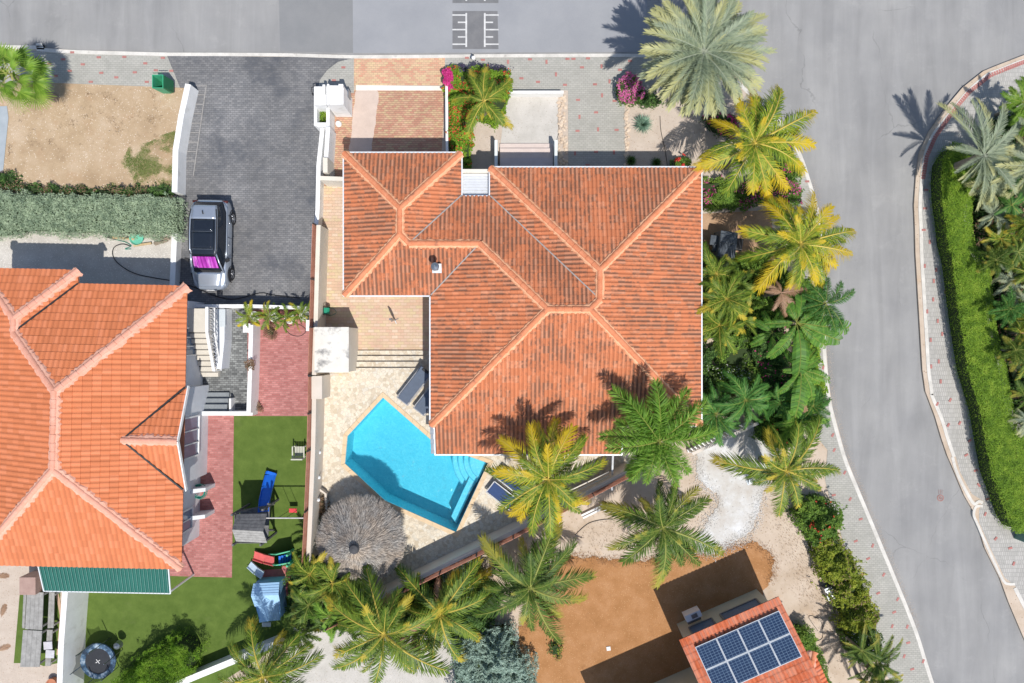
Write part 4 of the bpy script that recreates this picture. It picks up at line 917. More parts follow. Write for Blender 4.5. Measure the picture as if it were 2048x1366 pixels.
# grill box
gb = thing('grill_house', 'square masonry outdoor kitchen box with weathered white top against the boundary wall', 'outdoor kitchen', P(670, 700))
a = P(630, 655, 2.05); b = P(697, 744, 2.05)
mb = MB(); mb.box(((a.x+b.x)/2, (a.y+b.y)/2, 1.02), (b.x-a.x, a.y-b.y, 2.04)); mb.build('body', m_cream, gb)
mb = MB(); mb.box(((a.x+b.x)/2, (a.y+b.y)/2, 2.06), (b.x-a.x+.04, a.y-b.y+.04, .04)); mb.build('top_slab', m_creamdirty, gb)
mb = MB(); mb.box(P(677, 749, DZ+.01), (1.0, .12, .03)); tag(mb.build('tile_strip', ground('yellow_tile_strip', [(.6, .45, .2), (.45, .45, .5)], 3, 20, .1)), 'narrow yellow and grey tile strip on the deck in front of the grill box', 'tile strip')
# raised bed by the wall with the small shrubs
mb = MB(); strip(mb, [P(637, 978, DZ+.35), P(651, 988, DZ+.35), P(652, 1035, DZ+.35), P(645, 1060, DZ+.35)], .1, DZ, DZ+.35); tag(mb.build('bed_edging', m_palewall), 'small curved pale bed edging at the foot of the boundary wall beside the thatched umbrella', 'edging')
# cream partition at the garage court north wall and street-side white wall
wall('kerb_wall', 'thin white low wall separating the brick court from the flowering hedge', [(893, 165), (894, 305)], .12, 0, .75, m_white)
wall('garden_wall', 'short white wall at the pavement edge of the gravel court', [(1018, 184), (1127, 184)], .13, 0, .55, m_white)
# front steps
st = thing('entrance_steps', 'pale entrance steps between two white cheek walls leading to the front door', 'steps', P(1055, 310))
for k in range(4):
    z = .12*(k+1); a = P(1000, 287+k*9.5, z); b = P(1106, 287+(k+1)*9.5+(30 if k == 3 else 0), z)
    mb = MB(); mb.box(((a.x+b.x)/2, (a.y+b.y)/2, z/2), (b.x-a.x, a.y-b.y, z)); mb.build('tread', ground('pinkish_tread', [(.56, .47, .43), (.62, .53, .49)], 3, 40, .06) if k < 3 else ground('mauve_landing', [(.50, .44, .44), (.56, .5, .5)], 3, 40, .06), st)
for xs in ((992, 1005), (1112, 1103)):
    a = P(xs[0], 280, 1.0); mb = MB(); x_ = a.x; ya = a.y; yb = P(0, 360, 1.0).y
    mb.box((x_, (ya+yb)/2, .5), (.14, ya-yb, 1.0)); mb.build('cheek_wall', ground('white_cheek_render', [(.60, .66, .66), (.7, .75, .75)], 2, 20, .04), st)
# left house: walled court, staircase with white railing
wall('court_wall', 'white wall along the north side of the left house stair court', [(378, 612), (500, 612), (617, 616)], .16, 0, 1.0, m_white)
wall('court_wall', 'white wall dividing the grey stair court from the red paved court', [(502, 650), (500, 740), (497, 826)], .2, 0, 1.0, m_white)
wall('court_wall', 'white wall along the south side of the grey stair court', [(404, 827), (505, 827)], .2, 0, .7, m_white)
pxbox(486, 647, 500, 665, 0, 1.05).build('tmpw', m_white); tag(bpy.data.objects['tmpw'], 'stubby white planter pier at the top of the dividing court wall', 'pier'); bpy.data.objects['tmpw'].name = 'wall_pier'
tag(pxbox(612, 640, 620, 662, 0, 1.2).build('wall_pier', m_white), 'small white pier beside the board fence at the corner of the red court', 'pier')
sc = thing('outside_staircase', 'beige outdoor staircase with white rail descending along the left house', 'staircase', P(410, 690))
m_tread = ground('beige_tread', [(.54, .50, .43), (.60, .56, .49)], 3, 30, .05)
nst = 9; m_treadline = plain('dark_tread_line', (.16, .15, .14), .8)
for k in range(nst):
    z = 1.7-k*.18; y0_ = P(0, 617 if k == 0 else 664+(k-1)*11.2, z).y; y1_ = P(0, 664+k*11.2, z).y; xo = k*.045
    a = P(374, 0, z).x+xo; b = P(416, 0, z).x+xo*1.4
    mb = MB(); mb.box(((a+b)/2, (y0_+y1_)/2, z/2), (b-a, y0_-y1_, z)); mb.build('tread', m_tread, sc)
    if k: mb = MB(); mb.box(((a+b)/2, y0_-.045, z+.006), (b-a-.02, .05, .016)); mb.build('tread_line', m_treadline, sc)  # thin dark strip lying on the tread below each step edge
rl = [P(414, 614, 2.6), P(414, 664, 2.6), P(428, 742, 1.15)]
mb = MB()
for i in range(2): mb.bar(rl[i], rl[i+1], .13, .06)
mb.build('handrail', m_white, sc)
mb = MB(); lo = [p-Vector((-.02, 0, .75)) for p in rl]
for i in range(2):
    mb.bar(lo[i], lo[i+1], .06, .06); n_ = 5
    for k in range(n_+1):
        a, b = rl[i].lerp(rl[i+1], k/n_), lo[i].lerp(lo[i+1], k/n_); mb.bar(a, b, .035)
        if k < n_: mb.bar(a, lo[i].lerp(lo[i+1], (k+1)/n_), .02); mb.bar(b, rl[i].lerp(rl[i+1], (k+1)/n_), .02)
mb.build('baluster_panel', m_white, sc)
mb = MB(); a, b, c_, d_ = P(418, 617, 1.65), P(449, 617, .9), P(449, 680, .9), P(446, 735, .5); mb.prism([P(424, 617, .9), P(449, 617, .9), P(449, 680, .9), P(443, 738, .9), P(432, 738, .9)], 0, .9); mb.build('stringer_wall', m_h2wall, sc)
mb = MB(); a = P(443, 636, .93); mb.box(a, (.38, .85, .05)); mb.build('hatch', ground('grey_hatch', [(.48, .52, .54), (.54, .58, .6)], 3, 20, .04), sc)
s2 = thing('court_steps', 'dark blue grey steps in the corner of the grey court', 'steps', P(430, 810))
for k in range(3):
    z = .16*(k+1); a = P(404, 785+k*12, z); b = P(458-(k*2), 785+(k+1)*12+1, z); mb = MB(); mb.box(((a.x+b.x)/2, (a.y+b.y)/2, z/2), (b.x-a.x, a.y-b.y, z)); mb.build('tread', ground('slate_tread', [(.19, .21, .225), (.24, .26, .275)], 3, 40, .08), s2)
mb = pxbox(458, 797, 462, 822, 0, .5); mb.build('cheek_wall', m_white, s2)
# white balustrade at the lower right of the villa
bl = thing('balustrade', 'white balustrade with pale top rail and turned balusters beside the big green palm', 'balustrade', P(1450, 890))
a, b = P(1384, 908, .95), P(1516, 846, .95)
mb = MB(); mb.bar(a, b, .15, .07); mb.build('top_rail', ground('pinkish_rail', [(.6, .54, .48), (.68, .62, .55)], 2, 30, .06), bl)
mb = MB(); mb.bar(a-Vector((0, 0, .85)), b-Vector((0, 0, .85)), .16, .1); mb.build('base_rail', m_white, bl)
n_ = 17
for k in range(n_):
    p = a.lerp(b, (k+.5)/n_); mb = MB(); mb.lathe((p.x, p.y, .15), [(.045, 0), (.075, .12), (.08, .25), (.04, .42), (.035, .55), (.06, .72)], 8); mb.build('baluster', m_white, bl)
# paling behind the veranda: short dark rails with light caps, downpipe and white beams
v = thing('veranda_rail', 'low cream double rail beside the deck at the foot of the yellow palm', 'rail', P(1150, 980))
for o_ in (0, 7):
    mb = MB(); mb.bar(P(1100, 1000+o_, DZ+1.05), P(1218, 944+o_, DZ+1.05), .05, .05); mb.build('rail', m_cream, v)
for t_ in (0, .33, .66, 1): p = P(1100, 1003, DZ).lerp(P(1218, 947, DZ), t_); mb = MB(); mb.box((p.x, p.y, DZ+.5), (.06, .06, 1.0)); mb.build('post', m_cream, v)
dp = MB(); a = P(1224, 940, 2.6); dp.tube([P(1226, 905, 2.55), P(1225, 930, 1.6), P(1224, 980, 1.2)], .05, 8); tag(dp.build('downpipe', m_metal_w), 'white downpipe running from the villa eave corner past the south wall', 'pipe')
for k, (x0, y0, x1, y1) in enumerate(((1163, 1031, 1200, 1013), (1166, 1036, 1203, 1018))):
    mb = MB(); mb.bar(P(x0, y0, .12), P(x1, y1, .12), .09, .06); tag(mb.build('white_beam', m_white), ['upper of two white beams lying outside the diagonal wall', 'lower of two white beams lying outside the diagonal wall'][k], 'beam')
mb = MB(); mb.lathe(P(1208, 1012, 0), [(.2, 0), (.22, .1), (.16, .25), (.05, .28)], 12); tag(mb.build('cement_heap', m_white), 'white cement lump on the sand beside the beams', 'heap')
mb = MB(); mb.lathe(P(1262, 1024, 0), [(.13, 0), (.16, .3), (.15, .3), (.12, .05)], 14, capt=True); tag(mb.build('orange_bucket', plain('orange_plastic', (.62, .13, .05), .5)), 'orange bucket on the sand by the green palm', 'bucket')
mb = MB(); mb.lathe(P(1244, 1022, 0), [(.13, 0), (.17, .12), (.05, .2)], 12); tag(mb.build('white_bag', m_white), 'crumpled white bag next to the orange bucket', 'bag')
# louvre-like low bollard and sprinkler details on streets
for (x, y, lab) in ((947, 117, 'small white bollard light at the kerb above the flowering hedge'),):
    t = thing('bollard_light', lab, 'bollard', P(x, y)); mb = MB(); mb.lathe(P(x, y, 0), [(.05, 0), (.05, .4)], 10); mb.build('post', m_dark, t); mb = MB(); mb.lathe(P(x, y, .4), [(.08, 0), (.1, .05), (.09, .12), (.03, .15)], 12); mb.build('head', m_white, t)
mb = MB(); mb.lathe(P(678, 249, 0), [(.14, 0), (.16, .08), (.12, .22), (.04, .27)], 14); tag(mb.build('garden_globe', m_white), 'round white garden globe on the brick court by the tall white wall', 'garden lamp')
# kerb-side green utility box on far right
mb = MB(); mb.box(P(2052, 1075, .35), (.6, .5, .7), R(-20)); tag(mb.build('utility_box', plain('grey_green_box', (.16, .30, .27), .5), bevel=.02), 'grey green utility box at the right edge below the clipped hedge', 'utility box')
t = thing('utility_box', 'small grey concrete meter cabinet leaning at the hedge beside the sandy soil', 'meter cabinet', P(1652, 1180), R(20))
o = MB().box((0, 0, .25), (.42, .62, .5)).build('body', m_greymetal); o.parent = t; o = MB().box((.02, -.05, .53), (.40, .5, .05)).build('lid', m_metal_w); o.parent = t
# thin flat lines drawn on the paving beside the driveway wall
mb = MB()
def flat(a, b, wd, z=Z3):
    a = P(*a, 0); b = P(*b, 0); d = (b-a).normalized(); n_ = Vector((-d.y, d.x, 0))*wd/2
    mb.add([(*(p).xy, z) for p in (a-n_, b-n_, b+n_, a+n_)], [(0, 1, 2, 3)])
flat((413, 170), (387, 352), .05)
for k in range(9): y = 171+k*18.9; flat((381-k*2.9, y), (412-k*2.7, y), .04)
struct(mb.build('paving_line', ground('pale_line', [(.22, .21, .2), (.33, .32, .31)], 4, 30, .2)))

# ---------------------------------------------------------------- stones along the path edges
def stones(label, x0, y0, x1, y1, n, seed):
    rr = random.Random(seed); t = thing('stone_edging', label, 'stone border', P((x0+x1)/2, (y0+y1)/2)); ms = []
    sm = ground('beige_field_stone', [(.48, .36, .26), (.66, .56, .45)], 5, 30, .2, .3)
    for k in range(6):
        bm = bmesh.new(); bmesh.ops.create_icosphere(bm, subdivisions=1, radius=.5)
        for v_ in bm.verts: v_.co *= rr.uniform(.72, 1.15)
        me = bpy.data.meshes.new('stone'); bm.to_mesh(me); bm.free(); me.materials.append(sm); ms.append(me)
    for k in range(n):
        p = P(rr.uniform(x0, x1), y0+(y1-y0)*(k+.5)/n, .03); s_ = rr.uniform(.14, .30)
        link('stone', ms[k % 6], None, t, (p.x-t.location.x, p.y-t.location.y, .03), (0, 0, rr.uniform(0, 6)), (s_, s_*rr.uniform(.6, 1), s_*.45))
stones('line of beige field stones between the gravel court and the pavers path', 1117, 186, 1133, 335, 60, 1)
stones('loose line of beige stones edging the sandy agave bed', 1251, 206, 1258, 330, 34, 2)

# ---------------------------------------------------------------- car
m_paintcar = plain('silver_blue_car_paint', (.44, .49, .56), .28, .6, .03, spec=.6)
m_paintdk = plain('car_dark_trim', (.02, .02, .022), .5)
m_carglass = plain('dark_car_glass', (.012, .016, .024), .06, 0, .1, spec=.7)
car = thing('parked_car', 'silver blue suv with black glass roof and purple foil sunshade parked on the dark driveway', 'car', (-14.74, 4.72, 0), R(180-1.2))
# local frame: +y forward, length 4.42, width 1.84
ys = [-2.21, -2.17, -2.0, -1.6, -1.0, -.3, .4, .95, 1.3, 1.7, 1.95, 2.12, 2.2]
hw = [.62, .78, .88, .915, .92, .92, .915, .91, .90, .86, .79, .66, .5]
zt = [.78, .92, 1.0, 1.01, 1.0, .99, .98, .97, .95, .88, .82, .74, .66]
zb = [.45, .35, .28, .22, .22, .22, .22, .22, .22, .24, .28, .32, .38]
V = []; F = []; prof = [(0, 0), (.80, 0), (1.0, .18), (1.0, .42), (.985, .72), (.93, .90), (.80, .975), (.45, 1.03), (0, 1.045)]
ring = prof+[(-a, b) for a, b in reversed(prof[1:-1])]; nr = len(ring)
for y, w_, a, b in zip(ys, hw, zb, zt):
    for (px_, pz) in ring: V.append((px_*w_, y, a+(b-a)*pz))
for i in range(len(ys)-1):
    for k in range(nr): F.append((i*nr+k, i*nr+(k+1) % nr, (i+1)*nr+(k+1) % nr, (i+1)*nr+k))
F.append(tuple(range(nr))); F.append(tuple(reversed(range((len(ys)-1)*nr, len(ys)*nr))))
def cpart(name, V, F, mat, smooth=True, sub=0, bev=0, parent=None):
    me = bpy.data.meshes.new(name); me.from_pydata(V, [], F); me.update()
    bm = bmesh.new(); bm.from_mesh(me); bmesh.ops.recalc_face_normals(bm, faces=bm.faces[:]); bm.to_mesh(me); bm.free()
    if smooth: me.polygons.foreach_set('use_smooth', [True]*len(me.polygons))
    o = link(name, me, mat, parent or car)
    if sub: m_ = o.modifiers.new('s', 'SUBSURF'); m_.levels = sub; m_.render_levels = sub
    if bev: m_ = o.modifiers.new('b', 'BEVEL'); m_.width = bev; m_.segments = 2
    return o
cpart('body', V, F, m_paintcar, sub=1)
def gl_(name, ys, hw, zz, hb, zbv, mat):
    """greenhouse: lower and upper rings"""
    V = []; F = []
    for y, w_, z in zip(ys, hb, zbv): V += [(-w_, y, z), (w_, y, z)]
    n0 = len(V)
    for y, w_, z in zip(*[ys2, hw, zz]): V += [(-w_, y, z), (w_, y, z)]
    return V
# cabin glass block
cab = [(-2.08, .66, .98, -1.72, .55, 1.50), (-1.5, .84, 1.0, -1.35, .64, 1.57), (-.6, .86, .99, -.6, .66, 1.60), (.2, .85, .98, .1, .66, 1.585), (.75, .82, .97, .42, .62, 1.53), (1.32, .70, .95, .55, .56, 1.49)]
V = []; F = []
for yb_, wb_, zb_, yt_, wt_, zt_ in cab: V += [(-wb_, yb_, zb_-.03), (-wt_-.02, (yb_*.2+yt_*.8), zt_-.10), (-wt_*.86, yt_, zt_), (0, yt_, zt_+.03), (wt_*.86, yt_, zt_), (wt_+.02, (yb_*.2+yt_*.8), zt_-.10), (wb_, yb_, zb_-.03)]
for i in range(len(cab)-1):
    for k in range(6): F.append((i*7+k, i*7+k+1, (i+1)*7+k+1, (i+1)*7+k))
F.append((0, 1, 2, 3, 4, 5, 6)); b_ = (len(cab)-1)*7; F.append(tuple(b_+k for k in reversed(range(7))))
cpart('window_glass', V, F, m_carglass, bev=.02)
def skin(name, quad, mat, lift=.0, bev=0, th=.02, parent=None, nx=1):
    """thin curved panel from 4 corners, given thickness upward"""
    q = [Vector(p) for p in quad]; V = []; F = []; n = 6
    for j in range(n+1):
        for i in range(n+1):
            s_, t_ = i/n, j/n; p = q[0].lerp(q[1], s_).lerp(q[3].lerp(q[2], s_), t_); p.z += lift*(1-(2*s_-1)**2); V.append(tuple(p))
    m0 = len(V); V += [(x, y, z-th) for x, y, z in V]
    for j in range(n):
        for i in range(n):
            a = j*(n+1)+i; F.append((a, a+1, a+n+2, a+n+1)); F.append((m0+a, m0+a+n+1, m0+a+n+2, m0+a+1))
    for i in range(n):
        F.append((i, m0+i, m0+i+1, i+1)); b = n*(n+1)+i; F.append((b, b+1, m0+b+1, m0+b))
        c = i*(n+1); F.append((c, c+n+1, m0+c+n+1, m0+c)); c = i*(n+1)+n; F.append((c, m0+c, m0+c+n+1, c+n+1))
    return cpart(name, V, F, mat, parent=parent)
skin('roof_panel', [(-.60, -1.80, 1.515), (.60, -1.80, 1.515), (.63, -1.12, 1.62), (-.63, -1.12, 1.62)], m_paintcar, .03)
for s_ in (-1, 1):
    cpart('roof_rail', *(lambda mb_: (mb_.v, mb_.f))(MB().tube([(s_*.60, -1.6, 1.58), (s_*.655, -1.2, 1.635), (s_*.665, -.4, 1.65), (s_*.655, .3, 1.61), (s_*.60, .55, 1.53)], .028, 6)), m_dark)
    cpart('pillar', *(lambda mb_: (mb_.v, mb_.f))(MB().tube([(s_*.60, .50, 1.515), (s_*.68, .95, 1.26), (s_*.79, 1.38, .985)], .038, 6)), m_paintcar)
    cpart('roof_side', *(lambda mb_: (mb_.v, mb_.f))(MB().tube([(s_*.58, -1.75, 1.5), (s_*.635, -1.2, 1.585), (s_*.645, -.4, 1.6), (s_*.63, .3, 1.565), (s_*.58, .52, 1.5)], .05, 8)), m_paintcar)
    cpart('shoulder', *(lambda mb_: (mb_.v, mb_.f))(MB().tube([(s_*.70, -2.02, .99), (s_*.87, -1.75, 1.0), (s_*.885, -1.0, 1.0), (s_*.88, .2, .985), (s_*.85, .95, .965)], .03, 8)), m_paintcar)
    mo = cpart('wing_mirror', [(s_*x, y, z) for x, y, z in ((.88, .72, 1.02), (1.07, .66, 1.04), (1.09, .8, 1.04), (.90, .9, 1.02), (.88, .72, 1.14), (1.06, .68, 1.17), (1.07, .78, 1.17), (.90, .86, 1.14))], [(0, 1, 2, 3), (4, 5, 6, 7), (0, 1, 5, 4), (1, 2, 6, 5), (2, 3, 7, 6), (3, 0, 4, 7)], m_dark, False, bev=.02)
    for y in (-1.1, -.02): cpart('door_handle', *(lambda mb_: (mb_.v, mb_.f))(MB().bar((s_*.945, y-.1, .86), (s_*.945, y+.1, .86), .03, .035)), plain('chrome', (.7, .72, .75), .2, .9, .02))
    for y in (-1.42, -.36, .62): cpart('door_seam', *(lambda mb_: (mb_.v, mb_.f))(MB().bar((s_*.915, y, .35), (s_*.91, y, .94), .012, .02)), m_dark)
    cpart('headlight', [(s_*x, y, z) for x, y, z in ((.45, 2.14, .66), (.78, 1.98, .68), (.80, 1.86, .78), (.52, 2.08, .76), (.45, 2.12, .60), (.80, 1.94, .62))], [(0, 1, 2, 3), (0, 4, 5, 1)], plain('headlight_glass', (.6, .65, .7), .1, .3))
    cpart('tail_light', *(lambda mb_: (mb_.v, mb_.f))(MB().box((s_*.72, -2.1, .86), (.26, .10, .12))), plain('tail_lamp', (.08, .02, .02), .2))
    for y in (-1.38, 1.36):
        wh_ = thing('wheel', '', 'x', (s_*.80, y, .34)); del wh_['label']; del wh_['category']; wh_.parent = car; wh_.rotation_euler = (0, s_*R(90), 0)
        mb = MB(); mb.lathe((0, 0, 0), [(.2, -.12), (.31, -.13), (.345, -.09), (.35, 0), (.345, .09), (.31, .13), (.22, .13)], 24, capt=False); o = mb.build('tyre', m_blackpl, smooth=True); o.parent = wh_
        mb = MB(); mb.lathe((0, 0, .0), [(.23, .09), (.22, .12), (.20, .10), (.20, .0)], 24, capt=False)
        for k in range(5): a = k*2*math.pi/5; mb.bar((.03*math.cos(a), .03*math.sin(a), .115), (.21*math.cos(a), .21*math.sin(a), .115), .06, .02)
        mb.lathe((0, 0, .1), [(.06, 0), (.05, .03)], 12); o = mb.build('rim', plain('alloy', (.35, .36, .38), .3, .8)); o.parent = wh_
        mb = MB(); mb.tube([(s_*.885, y+.40*math.cos(t), .34+.40*math.sin(t)) for t in [k*math.pi/10 for k in range(11)]], .035, 6); o = mb.build('wheel_arch', m_paintdk); o.parent = car
skin('sunroof', [(-.50, -.50, 1.645), (.50, -.50, 1.645), (.50, .30, 1.612), (-.50, .30, 1.612)], m_carglass, .02)
skin('sunroof', [(-.50, -1.08, 1.632), (.50, -1.08, 1.632), (.50, -.54, 1.65), (-.50, -.54, 1.65)], m_carglass, .02)
mb = MB(); mb.bar((-.5, -.52, 1.668), (.5, -.52, 1.668), .02, .01); mb.bar((-.5, .32, 1.635), (.5, .32, 1.635), .02, .01); o = mb.build('sunroof_trim', m_greymetal); o.parent = car
mb = MB(); mb.bar((0, -1.35, 1.64), (0, -1.5, 1.72), .035, .04); o = mb.build('antenna', m_dark); o.parent = car
s = NT('purple_foil'); s._pos = s.new('ShaderNodeTexCoord').outputs['Object']
vv = s.pos(scale=(9, .8, 1)); c_ = s.ramp(s.noise(1, 3, .6, vec=vv), [(.3, (.22, .015, .22)), (.5, (.50, .06, .48)), (.62, (.70, .28, .68)), (.7, (.30, .03, .34))]); m_foil = s.done(c_, .35, .35)
nf = 12; V = []; F = []
for i in range(nf+1):
    x = -.60+1.2*i/nf; dz = .025*(i % 2); V += [(x*.90, .66, 1.47+dz-.00), (x, 1.16, 1.13+dz)]
F = [(2*i, 2*i+2, 2*i+3, 2*i+1) for i in range(nf)]
o = cpart('sunshade', V, F, m_foil, False); 
skin('bonnet', [(-.70, 1.35, .945), (.70, 1.35, .945), (.54, 2.06, .80), (-.54, 2.06, .80)], m_paintcar, .06, th=.03)
mb = MB(); mb.bar((-.62, 1.30, .975), (.62, 1.30, .975), .10, .03); mb.bar((-.5, 2.15, .60), (.5, 2.15, .60), .08, .10); o = mb.build('grille', m_dark); o.parent = car
mb = MB(); mb.bar((-.3, 1.28, 1.0), (.35, 1.24, 1.03), .02, .02); o = mb.build('wiper', m_dark); o.parent = car
mb = MB(); mb.bar((-.25, 2.2, .5), (.25, 2.2, .5), .02, .11); o = mb.build('number_plate', m_white); o.parent = car

# ---------------------------------------------------------------- wheelie bin
bn = thing('wheelie_bin', 'open dark green wheelie bin at the pavement edge of the dry lot', 'bin', P(336, 178))
m_bin = plain('green_bin_plastic', (.02, .13, .06), .4); m_bin2 = plain('bright_green_plastic', (.05, .33, .18), .4)
c = P(336, 178, 0)
def ring4(cx, cy, w_, d_, z): return [(cx-w_/2, cy-d_/2, z), (cx+w_/2, cy-d_/2, z), (cx+w_/2, cy+d_/2, z), (cx-w_/2, cy+d_/2, z)]
V = ring4(c.x, c.y, .40, .50, .05)+ring4(c.x, c.y, .54, .66, 1.0)+ring4(c.x, c.y, .47, .59, 1.0)+ring4(c.x, c.y, .36, .46, .15)
mb = MB(); mb.add(V, [(0, 1, 5, 4), (1, 2, 6, 5), (2, 3, 7, 6), (3, 0, 4, 7), (4, 5, 9, 8), (5, 6, 10, 9), (6, 7, 11, 10), (7, 4, 8, 11), (9, 8, 12, 13), (10, 9, 13, 14), (11, 10, 14, 15), (8, 11, 15, 12), (12, 15, 14, 13), (3, 2, 1, 0)]); mb.build('body', m_bin2, bn)
mb = MB(); mb.bar((c.x+.22, c.y+.40, 1.02), (c.x-.22, c.y+.40, 1.02), .03); mb.build('handle', m_bin, bn)
mb = MB(); mb.box((c.x+.33, c.y, .62), (.05, .6, .75), M=Matrix.Rotation(R(-8), 3, 'Y')); mb.build('lid', m_bin, bn)
for s_ in (-1, 1): mb = MB(); mb.tube([(c.x-.05+s_*.2, c.y+.32, .1), (c.x+.0+s_*.2, c.y+.36, .1)], .1, 12); mb.build('wheel', m_blackpl, bn)

# ---------------------------------------------------------------- covered grill by the yellow palm
cg = thing('covered_grill', 'black fabric covered barbecue with side shelf standing behind the villa', 'barbecue', P(1452, 490))
m_cov = ground('black_cover_fabric', [(.045, .055, .07), (.10, .12, .145)], 4, 30, .2, .4, rough=.55)
a = P(1455, 489, 1.05); Mz = Matrix.Rotation(R(-8), 3, 'Z')
def frust(c, w0, d0, w1, d1, z0, z1, mat, name, parent, rz=R(-8)):
    mb = MB(); M_ = Matrix.Rotation(rz, 3, 'Z'); V = [Vector((c[0], c[1], 0))+M_@Vector(p) for p in ring4(0, 0, w0, d0, z0)+ring4(0, 0, w1, d1, z1)]
    mb.add(V, [(0, 3, 2, 1), (4, 5, 6, 7), (0, 1, 5, 4), (1, 2, 6, 5), (2, 3, 7, 6), (3, 0, 4, 7)]); return mb.build(name, mat, parent, bevel=.03)
frust(a, .95, 1.35, .85, 1.25, .1, 1.12, m_cov, 'cover', cg)
frust((a.x-.02, a.y+.25), .8, .55, .7, .4, 1.12, 1.2, m_cov, 'hood_ridge', cg)
b = P(1429, 480, .85); frust(b, .42, .50, .40, .48, .7, .85, m_cov, 'side_shelf', cg); b2 = P(1433, 496, .8); frust(b2, .36, .34, .34, .32, .6, .8, m_cov, 'side_shelf', cg)
b = P(1478, 488, .85); frust(b, .42, .6, .4, .55, .6, .85, m_blackpl, 'side_burner', cg)
for sx in (-.4, .4):
    for sy_ in (-.5, .5): mb = MB(); mb.box((a.x+sx, a.y+sy_, .1), (.06, .06, .2)); mb.build('leg', m_dark, cg)

# ---------------------------------------------------------------- palapa (thatched umbrella)
pc = P(704, 1110, 0); pa = thing('thatched_umbrella', 'round grey thatched palapa umbrella between pool and boundary wall', 'umbrella', (P(718, 1085, 2.3).x, P(718, 1085, 2.3).y, DZ))
cx_, cy_ = pa.location.x, pa.location.y; Rr_ = 82/40*(31.5/34); z_e, z_a = DZ+1.55, DZ+2.85
mb = MB(); mb.lathe((cx_, cy_, 0), [(.09, DZ), (.08, z_a-.1)], 12); mb.build('pole', m_trunk, pa)
mb = MB(); n_ = 28; V = [(cx_, cy_, z_a-.1)]+[(cx_+(Rr_-.15)*math.cos(2*math.pi*k/n_), cy_+(Rr_-.15)*math.sin(2*math.pi*k/n_), z_e+.02) for k in range(n_)]
mb.add(V, [(0, k+1, (k+1) % n_+1) for k in range(n_)]); mb.build('roof_liner', plain('dark_thatch_liner', (.10, .095, .09), .9), pa)
N = 26000; r0 = np.sqrt(rng.random(N))*Rr_*.98; th = rng.random(N)*2*np.pi; ln = rng.uniform(.16, .42, N); 
def zc_(r): return z_a-.06-(z_a-z_e)*(r/Rr_)-0.0
da = th+rng.normal(0, .35, N); wd = rng.uniform(.006, .016, N)
p0 = np.stack([cx_+r0*np.cos(th), cy_+r0*np.sin(th), zc_(r0)+rng.uniform(.0, .06, N)], 1)
r1 = r0+ln*.9; d_ = np.stack([np.cos(da)*ln*.9, np.sin(da)*ln*.9, -(z_a-z_e)/Rr_*ln*.9+rng.uniform(-.05, .07, N)], 1)
p1 = p0+d_; sd = np.stack([-np.sin(da), np.cos(da), rng.normal(0, .5, N)], 1)*wd[:, None]
V = np.stack([p0-sd, p0+sd, p1+sd*.4, p1-sd*.4], 1).reshape(-1, 3)-np.array([cx_, cy_, DZ]); F = np.arange(N*4).reshape(-1, 4)
sect = .5+.28*np.sin(th*3+1)*0+rng.uniform(-.45, .45, N)
me = mesh_np('thatch', V, F, [('tone', 'FACE', np.clip(sect, 0, 1))]); stuff(link('thatch', me, m_thatch, pa))
mb = MB(); mb.lathe((cx_, cy_, z_a), [(.24, -.06), (.19, .06), (.05, .12)], 16); mb.build('cap', plain('dark_thatch_cap', (.07, .07, .075), .8), pa)

# ---------------------------------------------------------------- loungers
m_sling = plain('blue_grey_sling', (.10, .125, .17), .75, 0, .08, bump=.1); m_slingb = plain('navy_sling', (.03, .06, .16), .7, 0, .08); m_lfr = plain('lounger_frame', (.30, .31, .33), .4, .6)
def lounger(px, py, ang, label, fab, L_=1.95, W_=.66):
    c = P(px, py, DZ+.32); t = thing('sun_lounger', label, 'sun lounger', (c.x, c.y, DZ), R(ang), 'sun loungers on the pool deck')
    def pb(mb, name, mat, bev=0): o = mb.build(name, mat, bevel=bev); o.parent = t; return o
    pb(MB().box((-.28, 0, .32), (L_-.6, W_-.08, .03)), 'seat', fab, .01)
    pb(MB().box((.66, 0, .42), (.66, W_-.08, .03), M=Matrix.Rotation(R(-18), 3, 'Y')), 'backrest', fab, .01)
    for s_ in (-1, 1): pb(MB().bar((-L_/2, s_*W_/2, .31), (L_/2, s_*W_/2, .31), .045, .05), 'side_rail', m_lfr)
    pb(MB().bar((-L_/2, -W_/2, .31), (-L_/2, W_/2, .31), .045, .05), 'end_rail', m_lfr)
    pb(MB().box((.92, 0, .55), (.14, .34, .07)), 'head_cushion', m_dark, .02)
    for sx in (-.8, .75):
        for s_ in (-1, 1): pb(MB().box((sx, s_*(W_/2-.03), .15), (.05, .05, .3)), 'leg', m_lfr)
lounger(829, 771, 52, 'complete grey blue sun lounger between pool and villa roof', m_sling)
lounger(862, 792, 52, 'grey blue sun lounger half hidden under the villa eave', m_sling)
lounger(1012, 998, -38, 'front navy sun lounger partly under the yellow palm fronds', m_slingb)
lounger(1030, 968, -38, 'rear navy sun lounger almost hidden beneath the yellow palm', m_slingb)

